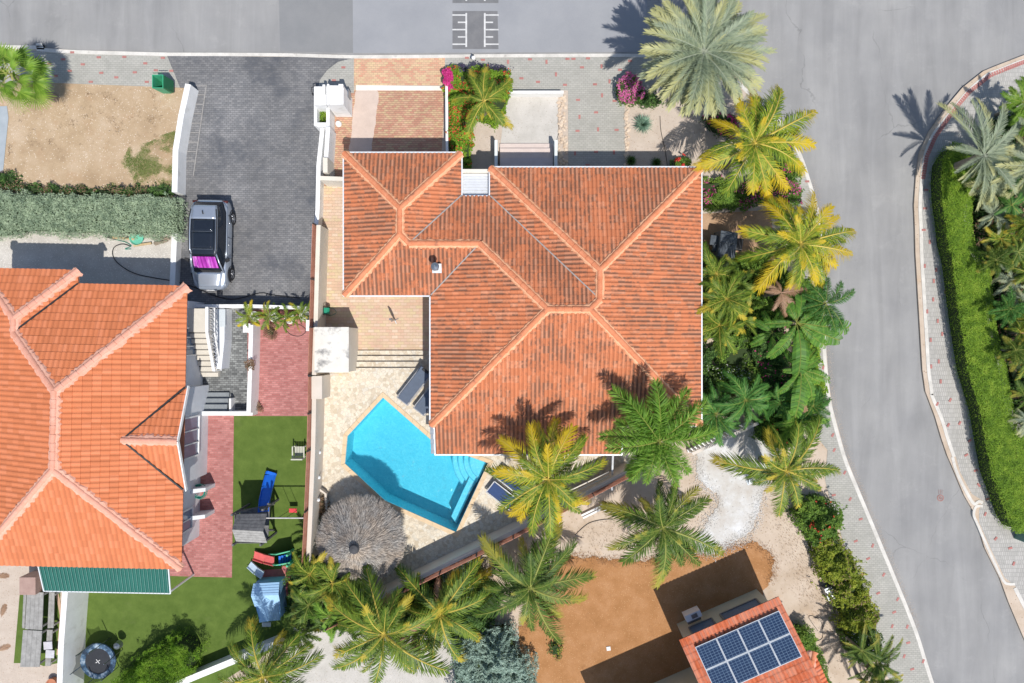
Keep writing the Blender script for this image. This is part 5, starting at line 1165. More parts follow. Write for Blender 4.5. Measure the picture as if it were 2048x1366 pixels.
# ---------------------------------------------------------------- lawn toys
pf = thing('play_tower', 'grey weathered wooden play tower with gabled plank roof and bright blue slide', 'play tower', P(515, 1060))
rz = R(-3)
rd = [P(474, 1028, 2.25), P(534, 1027, 2.25)]; rg0, rg1 = P(464, 1059, 2.75), P(526, 1063, 2.75); rs = [P(472, 1083, 2.25), P(534, 1086, 2.25)]
n_ = 5
for k in range(n_):
    for (a, b, c_, d_), mt in (((rg0, rg1, rd[1], rd[0]), m_wood_d), ((rs[0], rs[1], rg1, rg0), m_wood)):  # north slope takes the darker wood, its shade put into the colour
        t0, t1 = (k+.03)/n_, (k+.97)/n_; q = [a.lerp(d_, t0), b.lerp(c_, t0), b.lerp(c_, t1), a.lerp(d_, t1)]
        mb = MB(); mb.add(q+[p-Vector((0, 0, .03)) for p in q], [(0, 1, 2, 3), (7, 6, 5, 4), (0, 4, 5, 1), (1, 5, 6, 2), (2, 6, 7, 3), (3, 7, 4, 0)]); mb.build('roof_plank', mt, pf)
tw = [P(480, 1020, 1.2), P(540, 1010, 1.2), P(536, 1078, 1.2), P(482, 1078, 1.2)]
for p in tw: mb = MB(); mb.bar((p.x, p.y, 0), (p.x, p.y, 2.2), .09); mb.build('post', m_wood_d, pf)
mb = MB(); mb.prism([p.xy for p in tw], 1.15, 1.2); mb.build('deck_floor', m_wood_d, pf)
for i in (0, 2, 3):
    a, b = tw[i], tw[(i+1) % 4]
    if i == 0: b = a.lerp(b, .45)
    for z in (1.4, 1.6, 1.8): mb = MB(); mb.bar((a.x, a.y, z), (b.x, b.y, z), .03, .12); mb.build('rail_board', m_wood_d, pf)
for y in (1008, 1060):  # climbing frame A-legs on the right
    a = P(548, y, 0); b = P(536, y, 1.9); mb = MB(); mb.bar(a, b, .08); mb.build('brace', m_wood_d, pf)
m_blue = plain('blue_plastic', (.015, .14, .62), .3, 0, .05, spec=.5)
sl0 = [P(528, 1023, 1.2), P(530, 1000, .95), P(536, 972, .5), P(542, 950, .22), P(544, 944, .2)]
mb = MB(); W_ = .24
for i in range(len(sl0)-1):
    a, b = sl0[i], sl0[i+1]; d = (b-a).normalized(); y = Vector((0, 0, 1)).cross(d).normalized()
    pr = [(-W_-.03, .10), (-W_, .12), (-W_+.04, .02), (W_-.04, .02), (W_, .12), (W_+.03, .10), (W_+.02, -.03), (-W_-.02, -.03)]
    va = [a+y*x+Vector((0, 0, z)) for x, z in pr]; vb = [b+y*x+Vector((0, 0, z)) for x, z in pr]
    mb.add(va+vb, [(k, (k+1) % 8, 8+(k+1) % 8, 8+k) for k in range(8)])
mb.build('slide', m_blue, pf)
sw = thing('swing_frame', 'swing frame with pale crossbar and red seat beside the play tower', 'swing', P(575, 1025))
a, b = P(530, 1036, 2.1), P(607, 1036, 2.1); mb = MB(); mb.tube([a, b], .035, 8); mb.build('crossbar', plain('pale_beam', (.5, .49, .47), .6), sw)
for dy in (-.9, .9): mb = MB(); mb.tube([(b.x-.05, b.y, 2.1), (b.x-.05, b.y+dy, 0)], .04, 8); mb.build('leg', m_dark, sw)
m_redp = plain('red_plastic', (.62, .06, .07), .4)
cs = P(586, 1021, .45); mb = MB(); mb.box(cs, (.38, .20, .05)); mb.build('seat', m_redp, sw)
for s_ in (-1, 1): mb = MB(); mb.tube([(cs.x+s_*.18, cs.y, .46), (cs.x+s_*.18, a.y, 2.08)], .012, 5); mb.build('rope', m_dark, sw)
gs = thing('toddler_slide', 'red toddler slide with green side walls and blue steps on the lawn', 'slide', P(545, 1118))
a, b = P(508, 1110, .12), P(548, 1122, .65); mid = P(528, 1117, .3)
def chute(mb, pts, W_, hgt=.1):
    for i in range(len(pts)-1):
        a, b = pts[i], pts[i+1]; d = (b-a).normalized(); y = Vector((0, 0, 1)).cross(d).normalized()
        pr = [(-W_-.03, hgt), (-W_, hgt), (-W_+.03, .0), (W_-.03, .0), (W_, hgt), (W_+.03, hgt), (W_+.02, -.04), (-W_-.02, -.04)]
        va = [a+y*x+Vector((0, 0, z)) for x, z in pr]; vb = [b+y*x+Vector((0, 0, z)) for x, z in pr]; mb.add(va+vb, [(k, (k+1) % 8, 8+(k+1) % 8, 8+k) for k in range(8)])
m_salm = plain('salmon_plastic', (.66, .14, .13), .4); m_grn = plain('green_plastic', (.10, .46, .26), .4)
mb = MB(); chute(mb, [a, mid, b], .2); mb.build('chute', m_salm, gs)
c_ = P(557, 1122, .7); e_ = P(583, 1116, .15)
for s_ in (-1, 1):
    o_ = Vector((0, s_*.26, 0)); mb = MB(); V = [P(536, 1120, .35)+o_, P(552, 1121, .95)+o_, P(580, 1115, .9)+o_*1.1, P(584, 1115, .1)+o_*1.1, P(552, 1121, .1)+o_]
    V2 = [v+Vector((0, .05, 0)) for v in V]; mb.add(V+V2, [(0, 1, 2, 3, 4), (9, 8, 7, 6, 5)]+[(i, 5+i, 5+(i+1) % 5, (i+1) % 5) for i in range(5)]); mb.build('side_panel', m_grn, gs)
    mb = MB(); mb.lathe((*(P(581, 1115, .5)+o_).xy, .1), [(.07, 0), (.09, .5), (.05, .95)], 10); mb.build('grip', m_grn, gs)
for k in range(5): p = c_.lerp(e_, (k+.5)/5); mb = MB(); mb.box(p, (.10, .46, .05)); mb.build('step', m_blue, gs)
ws = thing('toddler_slide', 'pale blue toy slide end lying left of the playhouse on the red mat', 'slide', P(510, 1150))
mb = MB(); chute(mb, [P(499, 1128, .12), P(512, 1140, .25), P(526, 1150, .45)], .16); mb.build('chute', plain('pale_blue_plastic', (.45, .56, .66), .45), ws)
mb = MB(); V = [P(524, 1140, .05), P(562, 1138, .05), P(566, 1132, .05), P(574, 1133, .05), P(585, 1148, .05), P(581, 1172, .05), P(586, 1182, .05), P(574, 1192, .05), P(562, 1180, .05), P(520, 1170, .05)]
mb.prism([v.xy for v in V], .01, .05); tag(mb.build('play_mat', plain('red_mat', (.42, .13, .13), .8)), 'faded red play mat under the toys on the lawn', 'mat')
ph = thing('playhouse', 'light blue plastic playhouse with shingled gable roofs on the lawn', 'playhouse', P(534, 1205))
m_lb1 = plain('light_blue_plastic', (.22, .42, .66), .45, 0, .05); m_lb2 = plain('pale_blue_roof_plastic', (.33, .53, .75), .45, 0, .06)
def roofq(name, q, n_, mat, parent, alongb=True):
    a, b, c_, d_ = q   # a-b upper edge, d-c lower edge
    for k in range(n_):
        t0, t1 = k/n_, (k+1)/n_; V = [a.lerp(d_, t0), b.lerp(c_, t0), b.lerp(c_, t1)+Vector((0, 0, .02)), a.lerp(d_, t1)+Vector((0, 0, .02))]
        mb = MB(); mb.add(V+[v-Vector((0, 0, .04)) for v in V], [(0, 1, 2, 3), (7, 6, 5, 4), (0, 4, 5, 1), (1, 5, 6, 2), (2, 6, 7, 3), (3, 7, 4, 0)]); mb.build(name, mat, parent)
roofq('roof_course', [P(502, 1192, 1.35), P(557, 1190, 1.35), P(559, 1164, 1.05), P(507, 1167, 1.05)], 5, m_lb2, ph)
roofq('roof_course', [P(502, 1192, 1.35), P(557, 1190, 1.35), P(561, 1208, 1.05), P(510, 1213, 1.05)], 1, m_lb2, ph)
roofq('roof_course', [P(532, 1197, 1.3), P(539, 1242, 1.25), P(519, 1245, .9), P(516, 1214, .9)], 5, m_lb2, ph)
roofq('roof_course', [P(532, 1197, 1.3), P(539, 1242, 1.25), P(562, 1240, .9), P(561, 1210, .9)], 5, m_lb2, ph)
mb = MB(); mb.prism([P(508, 1168, 1.0).xy, P(510, 1212, 1.0).xy, P(518, 1240, 1.0).xy, P(560, 1237, 1.0).xy, P(558, 1166, 1.0).xy], .01, .95); mb.build('wall', m_lb1, ph)
mb = MB(); mb.box(P(533, 1249, .5), (.42, .20, .06)); mb.build('porch_step', plain('pale_grey_plastic', (.5, .52, .5), .5), ph)
# wicker chair by the fence
wc = thing('garden_chair', 'pale wicker armchair on the lawn against the board fence', 'chair', P(599, 905))
m_wick = plain('pale_wicker', (.50, .50, .42), .7, 0, .1); c = P(599, 903, .4)
for k in range(6): mb = MB(); mb.box((c.x-.2+k*.08, c.y, .40), (.06, .5, .03)); mb.build('seat_slat', m_wick, wc)
mb = MB(); mb.box((c.x, c.y-.32, .62), (.56, .06, .5)); mb.build('backrest', m_wick, wc)
for s_ in (-1, 1): mb = MB(); mb.box((c.x+s_*.28, c.y, .6), (.06, .56, .04)); mb.build('armrest', m_wick, wc)
for sx in (-1, 1):
    for s_ in (-1, 1): mb = MB(); mb.box((c.x+sx*.26, c.y+s_*.25, .2), (.05, .05, .4)); mb.build('leg', m_wick, wc)
# trampoline
tp = thing('trampoline', 'round trampoline with blue patterned edge pad and collapsed safety net', 'trampoline', (*P(196, 1322, .7).xy, 0))
c = P(196, 1322, .7); mb = MB(); mb.lathe((c.x, c.y, 0), [(.0, .70), (.66, .70)], 32, capt=False); mb.build('mat', plain('black_mesh', (.03, .033, .04), .7), tp)
s = NT('blue_cloud_pad'); f = s.noise(3.5, 4, .6); m_pad = s.done(s.ramp(f, [(.35, (.02, .035, .06)), (.52, (.06, .12, .20)), (.66, (.34, .42, .50))]), .6)
mb = MB(); mb.lathe((c.x, c.y, 0), [(.62, .71), (.64, .74), (.86, .73), (.88, .68)], 36, capt=False); mb.build('edge_pad', m_pad, tp)
for k in range(6):
    a = k*math.pi/3+.3; x, y = c.x+.86*math.cos(a), c.y+.86*math.sin(a); mb = MB(); mb.tube([(x, y, 0), (x, y, 1.6+.2*math.sin(k*2))], .022, 6); mb.build('net_pole', m_greymetal, tp)
m_net = NT('dark_net'); tb = m_net.new('ShaderNodeBsdfTransparent'); mx = m_net.new('ShaderNodeMixShader'); mx.inputs[0].default_value = .55; m_net.b.inputs['Base Color'].default_value = (.02, .02, .022, 1)
m_net.L(tb.outputs[0], mx.inputs[1]); m_net.L(m_net.b.outputs[0], mx.inputs[2]); m_net.L(mx.outputs[0], m_net.n['Material Output'].inputs[0])
V = []
for k in range(19):
    a = k*2*math.pi/18+.3; V += [(c.x+.87*math.cos(a), c.y+.87*math.sin(a), .72), (c.x+.84*math.cos(a), c.y+.84*math.sin(a), 1.5-.45*abs(math.sin(k*math.pi/3))+.1*math.sin(k*2))]
mb = MB(); mb.add(V, [(2*k, 2*k+2, 2*k+3, 2*k+1) for k in range(4, 16)]); mb.build('net', m_net.m, tp)
# white cross print on the mat
mb = MB(); 
for r_ in (.6, -.9): mb.box((c.x+.0, c.y-.02, .712), (.26, .025, .004), r_)
mb.build('mat_marking', m_white, tp)
mb = MB(); mb.lathe((c.x+.9, c.y+.72, .3), [(.05, 0), (.2, .15), (.16, .4), (.05, .5)], 12); mb.build('rolled_cover', m_greymetal, tp)
# picnic tables and bench
def picnic(pts, label, n_, z, name='picnic_table', cat='table', leg=True):
    q = [P(x, y, z) for x, y in pts]; c = sum(q, Vector())/4; t = thing(name, label, cat, (c.x, c.y, 0))
    for k in range(n_):
        t0, t1 = (k+.02)/n_, (k+.98)/n_; V = [q[0].lerp(q[1], t0), q[0].lerp(q[1], t1), q[3].lerp(q[2], t1), q[3].lerp(q[2], t0)]
        mb = MB(); mb.prism([v.xy for v in V], z-.04, z); mb.build('plank', m_wood, t)
    if leg:
        for i in range(4): p = q[i].lerp(c, .15); mb = MB(); mb.bar((p.x, p.y, 0), (p.x, p.y, z-.04), .08); mb.build('leg', m_wood, t)
picnic([(54, 1184), (87, 1185), (84, 1260), (50, 1258)], 'upper grey wooden picnic table with a dark hole near its middle', 4, .74)
picnic([(46, 1260), (84, 1262), (79, 1334), (40, 1334)], 'lower grey wooden picnic table nearest the picture bottom', 4, .74)
picnic([(47, 1183), (53, 1183), (49, 1257), (44, 1256)], 'narrow grey bench seat on the left side of the upper picnic table', 1, .45, 'bench', 'bench')
picnic([(98, 1184), (109, 1185), (107, 1256), (95, 1256)], 'grey wooden bench right of the upper picnic table', 2, .45, 'bench', 'bench')
picnic([(94, 1260), (105, 1260), (101, 1332), (90, 1332)], 'grey wooden bench right of the lower picnic table', 2, .45, 'bench', 'bench')
for i, (x, y) in enumerate(((96, 1291), (100, 1308))):
    mb = MB(); mb.box(P(x, y, .48+.03*i), (.42, .38, .03), R(4-8*i)); tag(mb.build('cushion', plain('pale_lilac_board', (.5, .5, .54), .7)), ['upper pale square pad lying on the lower bench', 'lower pale square pad lying on the lower bench'][i], 'pad')
mb = MB(); mb.box(P(69, 1165, .5), (.78, .86, 1.0)); o = mb.build('storage_chest', ground('brown_resin', [(.33, .22, .19), (.4, .28, .24)], 3, 30, .06), bevel=.02); tag(o, 'brown lidded storage chest beside the green awning', 'chest')
mb = MB(); strip(mb, [P(113, 1185, .04), P(119, 1210, .04), P(123, 1235, .04), P(116, 1310, .04)], .16, 0, .04); tag(mb.build('timber_edging', ground('tan_timber', [(.45, .31, .22), (.52, .37, .27)], 3, 30, .1)), 'curved brown timber edging beside the turf strip', 'edging')
mb = MB(); mb.lathe(P(110, 1362, 0), [(.22, 0), (.26, .3), (.22, .3), (.2, .2)], 16); tag(mb.build('clay_pot', ground('terracotta', [(.4, .17, .1), (.48, .22, .13)], 3, 20, .05)), 'clay pot at the bottom edge near the white wall', 'pot')
# hoses and reel
def hose(pts, rad, mat, label, z=.02):
    ln = smoothline([P(x, y, z) for x, y in pts], 6); mb = MB(); mb.tube(ln, rad, 6); return tag(mb.build('hose', mat), label, 'hose')
m_hose = plain('green_hose', (.02, .22, .17), .4)
hose([(262, 493), (245, 488), (228, 495), (226, 512), (240, 530), (270, 547), (310, 556), (345, 562), (390, 575), (430, 592), (470, 598), (520, 586), (545, 590), (600, 596)], .022, m_dark, 'long black hose curling over the gravel and driveway', .04)
hose([(232, 480), (250, 484), (262, 492), (250, 498), (262, 498)], .018, m_hose, 'short green hose loop on the gravel below the grey hedge', .05)
hose([(1110, 290), (1118, 262), (1116, 240), (1120, 215)], .012, m_dark, 'thin dark cable along the stone edging by the entrance steps')
hose([(1320, 232), (1322, 262), (1330, 300), (1336, 340)], .014, m_dark, 'thin irrigation hose across the sandy agave bed')
hose([(1150, 1070), (1175, 1048), (1200, 1040), (1225, 1038)], .018, m_dark, 'black hose on the sand outside the diagonal wall')
hose([(1636, 1262), (1618, 1236), (1626, 1232), (1643, 1245), (1645, 1275), (1630, 1283)], .012, m_dark, 'thin black hose loop on the sand right of the solar roof')
hose([(565, 650), (580, 668), (600, 672), (612, 660), (595, 648), (572, 655)], .016, m_dark, 'dark hose coil on the red court below the potted palms')
hr = thing('hose_reel', 'teal garden hose coil hung at the wall beside the red paved path', 'hose', P(397, 983))
for k, r_ in enumerate((.33, .30, .26, .36)):
    c = P(397, 983, .5+.03*k); mb = MB(); mb.tube([(c.x+r_*math.cos(a)+.02*k, c.y+r_*math.sin(a), c.z+.04*math.sin(a*2+k)) for a in [q*2*math.pi/24 for q in range(25)]], .022, 6, cap=False); mb.build('coil', m_hose, hr)
hr2 = thing('hose_reel', 'green hose reel standing on the patio above the grill box', 'hose', P(652, 622))
c = P(652, 622, .4); mb = MB(); mb.tube([(c.x, c.y-.15, .45), (c.x, c.y+.15, .45)], .2, 14); mb.build('drum', plain('green_reel', (.02, .25, .15), .4), hr2)
mb = MB(); mb.bar((c.x+.1, c.y+.2, 0), (c.x, c.y+.2, .9), .03); mb.bar((c.x+.1, c.y-.2, 0), (c.x, c.y-.2, .9), .03); mb.bar((c.x, c.y-.2, .9), (c.x, c.y+.2, .9), .03); mb.build('stand', m_dark, hr2)
hose([(655, 615), (668, 618), (672, 626), (660, 632)], .015, m_hose, 'loose green hose end beside the patio hose reel')
# clutter by the grey hedge: boards, green basin, logs
for i, (x, y, l_, w_, a, mt, lab) in enumerate(((222, 474, .55, .16, -15, m_dark, 'dark blue bottle-like roll on the gravel under the hedge'), (247, 477, 1.1, .10, -5, None, 'light timber board lying below the grey hedge'), (285, 489, .9, .10, 8, None, 'tan plank in front of the green basin'))):
    mb = MB(); mb.box(P(x, y, .07+.02*i), (l_, w_, .06), R(a)); tag(mb.build('board', mt or ground('raw_timber', [(.45, .33, .18), (.55, .42, .26)], 4, 30, .15)), lab, 'board')
mb = MB(); mb.lathe(P(277, 477, 0), [(.2, 0), (.34, .18), (.36, .2), (.3, .12), (.1, .08)], 18); tag(mb.build('basin', plain('translucent_green', (.16, .52, .38), .35)), 'translucent green plastic basin below the grey hedge', 'basin')
lg = thing('log_pile', 'small pile of brown logs beside the white wall on the gravel', 'logs', P(323, 482))
for k in range(8):
    p = P(312+random.uniform(0, 22), 476+random.uniform(0, 12), .08); a = random.uniform(-.5, .5); mb = MB(); mb.tube([(p.x-.17*math.cos(a), p.y-.17*math.sin(a), .08), (p.x+.17*math.cos(a), p.y+.17*math.sin(a), .1)], .05, 7); mb.build('log', m_trunk, lg)
# rotary dryer parasol base on the patio and misc
mb = MB(); c = P(790, 640, 0)
fb = thing('folded_dryer', 'small folded grey clothes dryer standing upright on the patio', 'clothes dryer', c)
mb.tube([(c.x, c.y, 0), (c.x-.02, c.y, 1.35)], .045, 8); mb.build('pole', m_greymetal, fb)
for k in range(4): a = k*1.57+.4; mb = MB(); mb.tube([(c.x, c.y, .06), (c.x+.2*math.cos(a), c.y+.2*math.sin(a), .02)], .02, 6); mb.build('foot', m_greymetal, fb)
mb = MB(); mb.lathe((c.x, c.y, .35), [(.03, 0), (.07, .2), (.07, .7), (.04, .95)], 8); mb.build('folded_arms', m_greymetal, fb)
for i, y in enumerate((905, 955, 1000)):
    c = P(638-i, y, DZ+.7); mb = MB(); mb.lathe((c.x+.02, c.y, c.z-.1), [(.02, 0), (.08, .05), (.08, .12), (.02, .16)], 10); tag(mb.build('wall_lamp', m_metal_w), ['topmost', 'middle', 'lowest'][i]+' of three small white wall lamps on the pool side of the boundary wall', 'lamp')
# street tree shadow-post: round dark post by the annex
# ---------------------------------------------------------------- palm fronds
def frond_mesh(name, pairs=46, lmax=.23, rise=.25, droop=.45, ang=(62, 28), w_=.0105, dr=.35, plume=0, seed=0, bend=0, start=.10, vshape=.15, rw=.010, onesag=0):
    r = np.random.default_rng(seed); t = np.linspace(start, .985, pairs)
    def rach(t): return np.stack([t, bend*t*t, rise*t-droop*t*t], -1)
    V = []; F = []; al = []; tn = []; mi = []
    Tn = rach(t+.01)-rach(t-.01); Tn /= np.linalg.norm(Tn, axis=1)[:, None]; B = rach(t)
    for sgn in (-1, 1):
        tt = t; n = pairs
        S = np.cross(np.array([0, 0, 1.0]), Tn); S /= np.linalg.norm(S, axis=1)[:, None]; S = S*sgn; U = np.cross(Tn, S*sgn)
        a = np.radians(ang[0]+(ang[1]-ang[0])*tt)+r.normal(0, .10, n); ln = lmax*np.clip(np.sin(np.pi*np.clip((tt-start*.4)*.93, 0, 1))**.55, .15, 1)*(1-.35*tt)*r.uniform(.85, 1.08, n)*(1.25)
        if plume: up = r.uniform(-.9, 1.0, n)
        else: up = np.full(n, vshape)+r.normal(0, .10, n)
        D = np.cos(a)[:, None]*Tn+np.sin(a)[:, None]*(S*np.cos(up)[:, None]+U*np.sin(up)[:, None])
        Wd = np.cross(D, U if not plume else r.normal(0, 1, (n, 3))); Wd /= np.linalg.norm(Wd, axis=1)[:, None]; Wd *= w_
        dn = np.array([0, 0, -1.0])
        p0 = B; p1 = B+D*(ln*.5)[:, None]+dn*(ln*dr*.12)[:, None]; p2 = B+D*(ln*.97)[:, None]+dn*(ln*dr*r.uniform(.5, 1.2, n))[:, None]
        q = np.stack([p0-Wd*.6, p0+Wd*.6, p1+Wd, p1-Wd, p2+Wd*.15, p2-Wd*.15], 1).reshape(-1, 3)
        o = len(V); V += list(q)
        for k in range(n): b = o+k*6; F += [(b, b+1, b+2, b+3), (b+3, b+2, b+4, b+5)]; al += [tt[k], min(1, tt[k]+.12)]; x = r.random(); tn += [x, x]; mi += [0, 0]
    m = 10; ts = np.linspace(0, .98, m); C = rach(ts); o = len(V)
    for k in range(m):
        wr = rw*(1.25-ts[k]); V += [C[k]+np.array([0, -wr, .004]), C[k]+np.array([0, 0, .004+wr*.8]), C[k]+np.array([0, wr, .004]), C[k]+np.array([0, 0, -wr*.6])]
    for k in range(m-1):
        for j in range(4): F.append((o+k*4+j, o+(k+1)*4+j, o+(k+1)*4+(j+1) % 4, o+k*4+(j+1) % 4)); al.append(ts[k]); tn.append(.5); mi.append(1)
    me = mesh_np(name, np.array(V), np.array(F), [('along', 'FACE', al), ('tone', 'FACE', tn)])
    me.polygons.foreach_set('material_index', np.array(mi, np.int32)); me.materials.append(m_fg); me.materials.append(m_rach); return me
def prof_end(rise, droop): return rise-droop
COCO = [(frond_mesh('frond', 60, .255, .28, .52, seed=1, dr=.6, bend=.12, w_=.0074, rw=.013), -.24), (frond_mesh('frond', 58, .265, .35, .50, seed=2, dr=.9, bend=-.16, w_=.0074, rw=.013), -.15), (frond_mesh('frond', 62, .245, .22, .62, seed=3, dr=.8, bend=.08, w_=.0074, rw=.013), -.40), (frond_mesh('frond', 58, .255, .40, .45, seed=4, dr=.5, bend=-.06, vshape=.3, w_=.0074, rw=.013), -.05)]
COCOUP = [(frond_mesh('frond', 50, .28, .95, .45, seed=5, dr=.4, bend=.12, vshape=.35, w_=.0085, rw=.012), .5), (frond_mesh('frond', 50, .27, 1.2, .5, seed=6, dr=.4, bend=-.14, vshape=.35, w_=.0085, rw=.012), .7)]
DATE = [(frond_mesh('frond', 84, .175, .20, .46, ang=(58, 26), w_=.0048, seed=11, dr=.15, bend=.05, vshape=.55, rw=.007), -.26), (frond_mesh('frond', 84, .17, .30, .42, ang=(55, 24), w_=.0048, seed=12, dr=.15, bend=-.06, vshape=.6, rw=.007), -.12), (frond_mesh('frond', 84, .175, .45, .38, ang=(58, 28), w_=.0048, seed=13, dr=.1, vshape=.6, rw=.007), .07)]
FOX = [(frond_mesh('frond', 170, .235, .30, .52, ang=(72, 42), w_=.0062, seed=21, dr=.3, plume=1, bend=.10), -.22), (frond_mesh('frond', 170, .24, .42, .55, ang=(72, 42), w_=.0062, seed=22, dr=.3, plume=1, bend=-.12), -.13), (frond_mesh('frond', 170, .23, .6, .55, ang=(72, 42), w_=.0062, seed=23, dr=.25, plume=1), .05)]
ARECA = [(frond_mesh('frond', 34, .30, .55, .80, ang=(50, 22), w_=.0115, seed=31, dr=.6, vshape=.5), -.25), (frond_mesh('frond', 34, .31, .7, .75, ang=(50, 22), w_=.0115, seed=32, dr=.5, vshape=.6, bend=.14), -.05), (frond_mesh('frond', 32, .31, .9, .7, ang=(48, 22), w_=.012, seed=33, dr=.5, vshape=.6, bend=-.14), .2)]
AR_ME = [q[0] for q in ARECA]
def place_frond(root, crown, tip_px, var, mats, jit=0):
    me, ez = var; ztip = crown.z; 
    for _ in range(3):
        tp = P(tip_px[0], tip_px[1], max(.3, ztip)); d = (tp.xy-crown.xy).length; ztip = crown.z+ez*d
    a = math.atan2(tp.y-crown.y, tp.x-crown.x)
    o = bpy.data.objects.new('frond', me); COL.objects.link(o); o.parent = root; o.location = crown-root.location+Vector((0, 0, random.uniform(-.05, .08)))
    jr_ = .75 if me in AR_ME else .35; o.rotation_euler = (random.uniform(-jr_, jr_), random.uniform(-.12, .12), a); o.scale = (d, d*random.choice((-1, 1))*random.uniform(.9, 1.15), d)
    omat(o, *mats); return o
def palm(name, label, cx, cy, z, tips, fam, mats, cat='palm tree', group=None, n_in=6, inr=.5, fam_in=None, trunk=.13, tmat=None, fill=0, fr=.85, deadn=0, mat2=None):
    crown = P(cx, cy, z); root = thing(name, label, cat, (crown.x, crown.y, 0), 0, group)
    base = Vector((crown.x, crown.y, 0)); mb = MB(); ns = 9
    pts = [base+Vector((.10*math.sin(k*.7)*(k/ns), .08*math.sin(k*.5)*(k/ns), 0))*0+Vector((0, 0, (z-.12)*k/(ns-1))) for k in range(ns)]
    mb.tube(pts, [trunk*(1.35 if k == 0 else 1.0-.25*k/ns)*(1+.06*(k % 2)) for k in range(ns)], 10); mb.build('trunk', tmat or m_trunk, root)
    rp = sum(math.hypot(x-cx, y-cy) for x, y in tips)/len(tips)
    for i, t in enumerate(tips): place_frond(root, crown, t, fam[i % len(fam)], mats)
    for i in range(fill):
        a = random.uniform(0, 6.283); r_ = rp*random.uniform(fr-.15, fr+.1); place_frond(root, crown-Vector((0, 0, .08)), (cx+r_*math.cos(a), cy+r_*math.sin(a)), random.choice(fam), mat2 or mats)
    fi = fam_in or fam
    for i in range(n_in):
        a = 6.283*i/max(1, n_in)+random.uniform(-.4, .4); r_ = rp*inr*random.uniform(.6, 1.15); place_frond(root, crown+Vector((0, 0, .05)), (cx+r_*math.cos(a), cy+r_*math.sin(a)), random.choice(fi), mats)
    for i in range(deadn):
        a = random.uniform(0, 6.283); r_ = rp*.7; place_frond(root, crown-Vector((0, 0, .15)), (cx+r_*math.cos(a), cy+r_*math.sin(a)), fam[0], (m_fb, m_rach_b))
    return root
def circ(cx, cy, n, r, jr=.12, ja=.2, a0=0):
    return [(cx+r*random.uniform(1-jr, 1+jr)*math.cos(a), cy+r*random.uniform(1-jr, 1+jr)*math.sin(a)) for a in [a0+6.283*(i+random.uniform(-ja, ja))/n for i in range(n)]]
MY, MG, MYG, MF, MD, MDK = (m_fy, m_rach_y), (m_fg, m_rach), (m_fyg, m_rach_y), (m_ff, m_rach), (m_fd, m_rach_d), (m_fdk, m_rach)
palm('date_palm', 'largest palm, a round dense silvery green date palm at the street corner above the villa', 1408, 104, 4.3, circ(1408, 104, 26, 128, .06, .2), DATE, MD, n_in=36, inr=.6, fill=62, fr=.98, trunk=.24)
palm('coconut_palm', 'yellow coconut palm over the pink shrubs just below the silvery date palm', 1508, 287, 4.0, [(1545, 176), (1580, 192), (1625, 235), (1630, 282), (1606, 330), (1562, 388), (1518, 402), (1456, 388), (1404, 355), (1401, 296), (1420, 248), (1472, 198), (1497, 190), (1600, 300), (1540, 380)], COCO, MY, n_in=9, fam_in=COCOUP, fill=7, fr=.8)
palm('coconut_palm', 'yellow coconut palm arching over the black covered barbecue', 1600, 488, 4.0, [(1722, 464), (1702, 520), (1664, 556), (1632, 568), (1586, 574), (1500, 562), (1476, 520), (1478, 468), (1522, 402), (1572, 392), (1622, 388), (1658, 408), (1668, 420), (1545, 398), (1500, 450)], COCO, MY, n_in=9, fam_in=COCOUP, fill=8, fr=.8)
palm('coconut_palm', 'yellow coconut palm at the pool corner leaning over the villa roof edge', 1096, 958, 5.4, [(1182, 888), (1210, 938), (1165, 1026), (1095, 1070), (1045, 1052), (988, 1006), (976, 956), (992, 934), (1012, 868), (1045, 858), (1095, 838), (1138, 850), (1160, 868), (1025, 1030), (1070, 850)], COCO, MY, n_in=10, fam_in=COCOUP, fill=7, fr=.8)
palm('foxtail_palm', 'big bright green fluffy foxtail palm overlapping the lower right villa roof', 1318, 882, 5.2, [(1203, 856), (1238, 768), (1312, 762), (1362, 772), (1400, 795), (1432, 862), (1385, 945), (1350, 965), (1290, 965), (1245, 935), (1215, 905), (1255, 800), (1340, 790)], FOX, MF, n_in=13, inr=.55, fill=11, fr=.85, trunk=.16)
palm('coconut_palm', 'green coconut palm over the sand below the foxtail palm', 1325, 1055, 3.6, [(1212, 992), (1206, 1028), (1218, 1088), (1250, 1130), (1332, 1162), (1392, 1138), (1442, 1078), (1415, 992), (1342, 965), (1382, 965), (1290, 992), (1270, 1100), (1370, 1120)], COCO, MG, n_in=9, fam_in=COCOUP, fill=7, fr=.8, deadn=2)
palm('coconut_palm', 'green coconut palm at the left edge of the brown soil', 1060, 1175, 2.9, [(955, 1088), (972, 1112), (1045, 1078), (1120, 1045), (1182, 1132), (1168, 1218), (1118, 1292), (1040, 1245), (1015, 1225), (960, 1255), (1100, 1042), (1000, 1190), (1140, 1080)], COCO, MG, n_in=8, fam_in=COCOUP, fill=7, fr=.8, deadn=2)
palm('coconut_palm', 'green and yellow coconut palm between the diagonal wall and the silver blue bush', 880, 1228, 2.5, [(806, 1122), (944, 1112), (968, 1126), (978, 1188), (965, 1258), (905, 1330), (850, 1325), (812, 1262), (838, 1185), (905, 1140), (880, 1300), (940, 1280)], COCO, MYG, n_in=8, fam_in=COCOUP, fill=7, fr=.8, deadn=1)
palm('coconut_palm', 'tall coconut palm below the thatched umbrella with one orange tipped frond', 768, 1268, 3.8, [(646, 1212), (706, 1152), (748, 1128), (818, 1188), (885, 1232), (882, 1352), (832, 1358), (756, 1372), (686, 1352), (668, 1292), (680, 1232), (790, 1180), (720, 1330)], COCO, MYG, n_in=8, fam_in=COCOUP, fill=6, fr=.8, deadn=3)
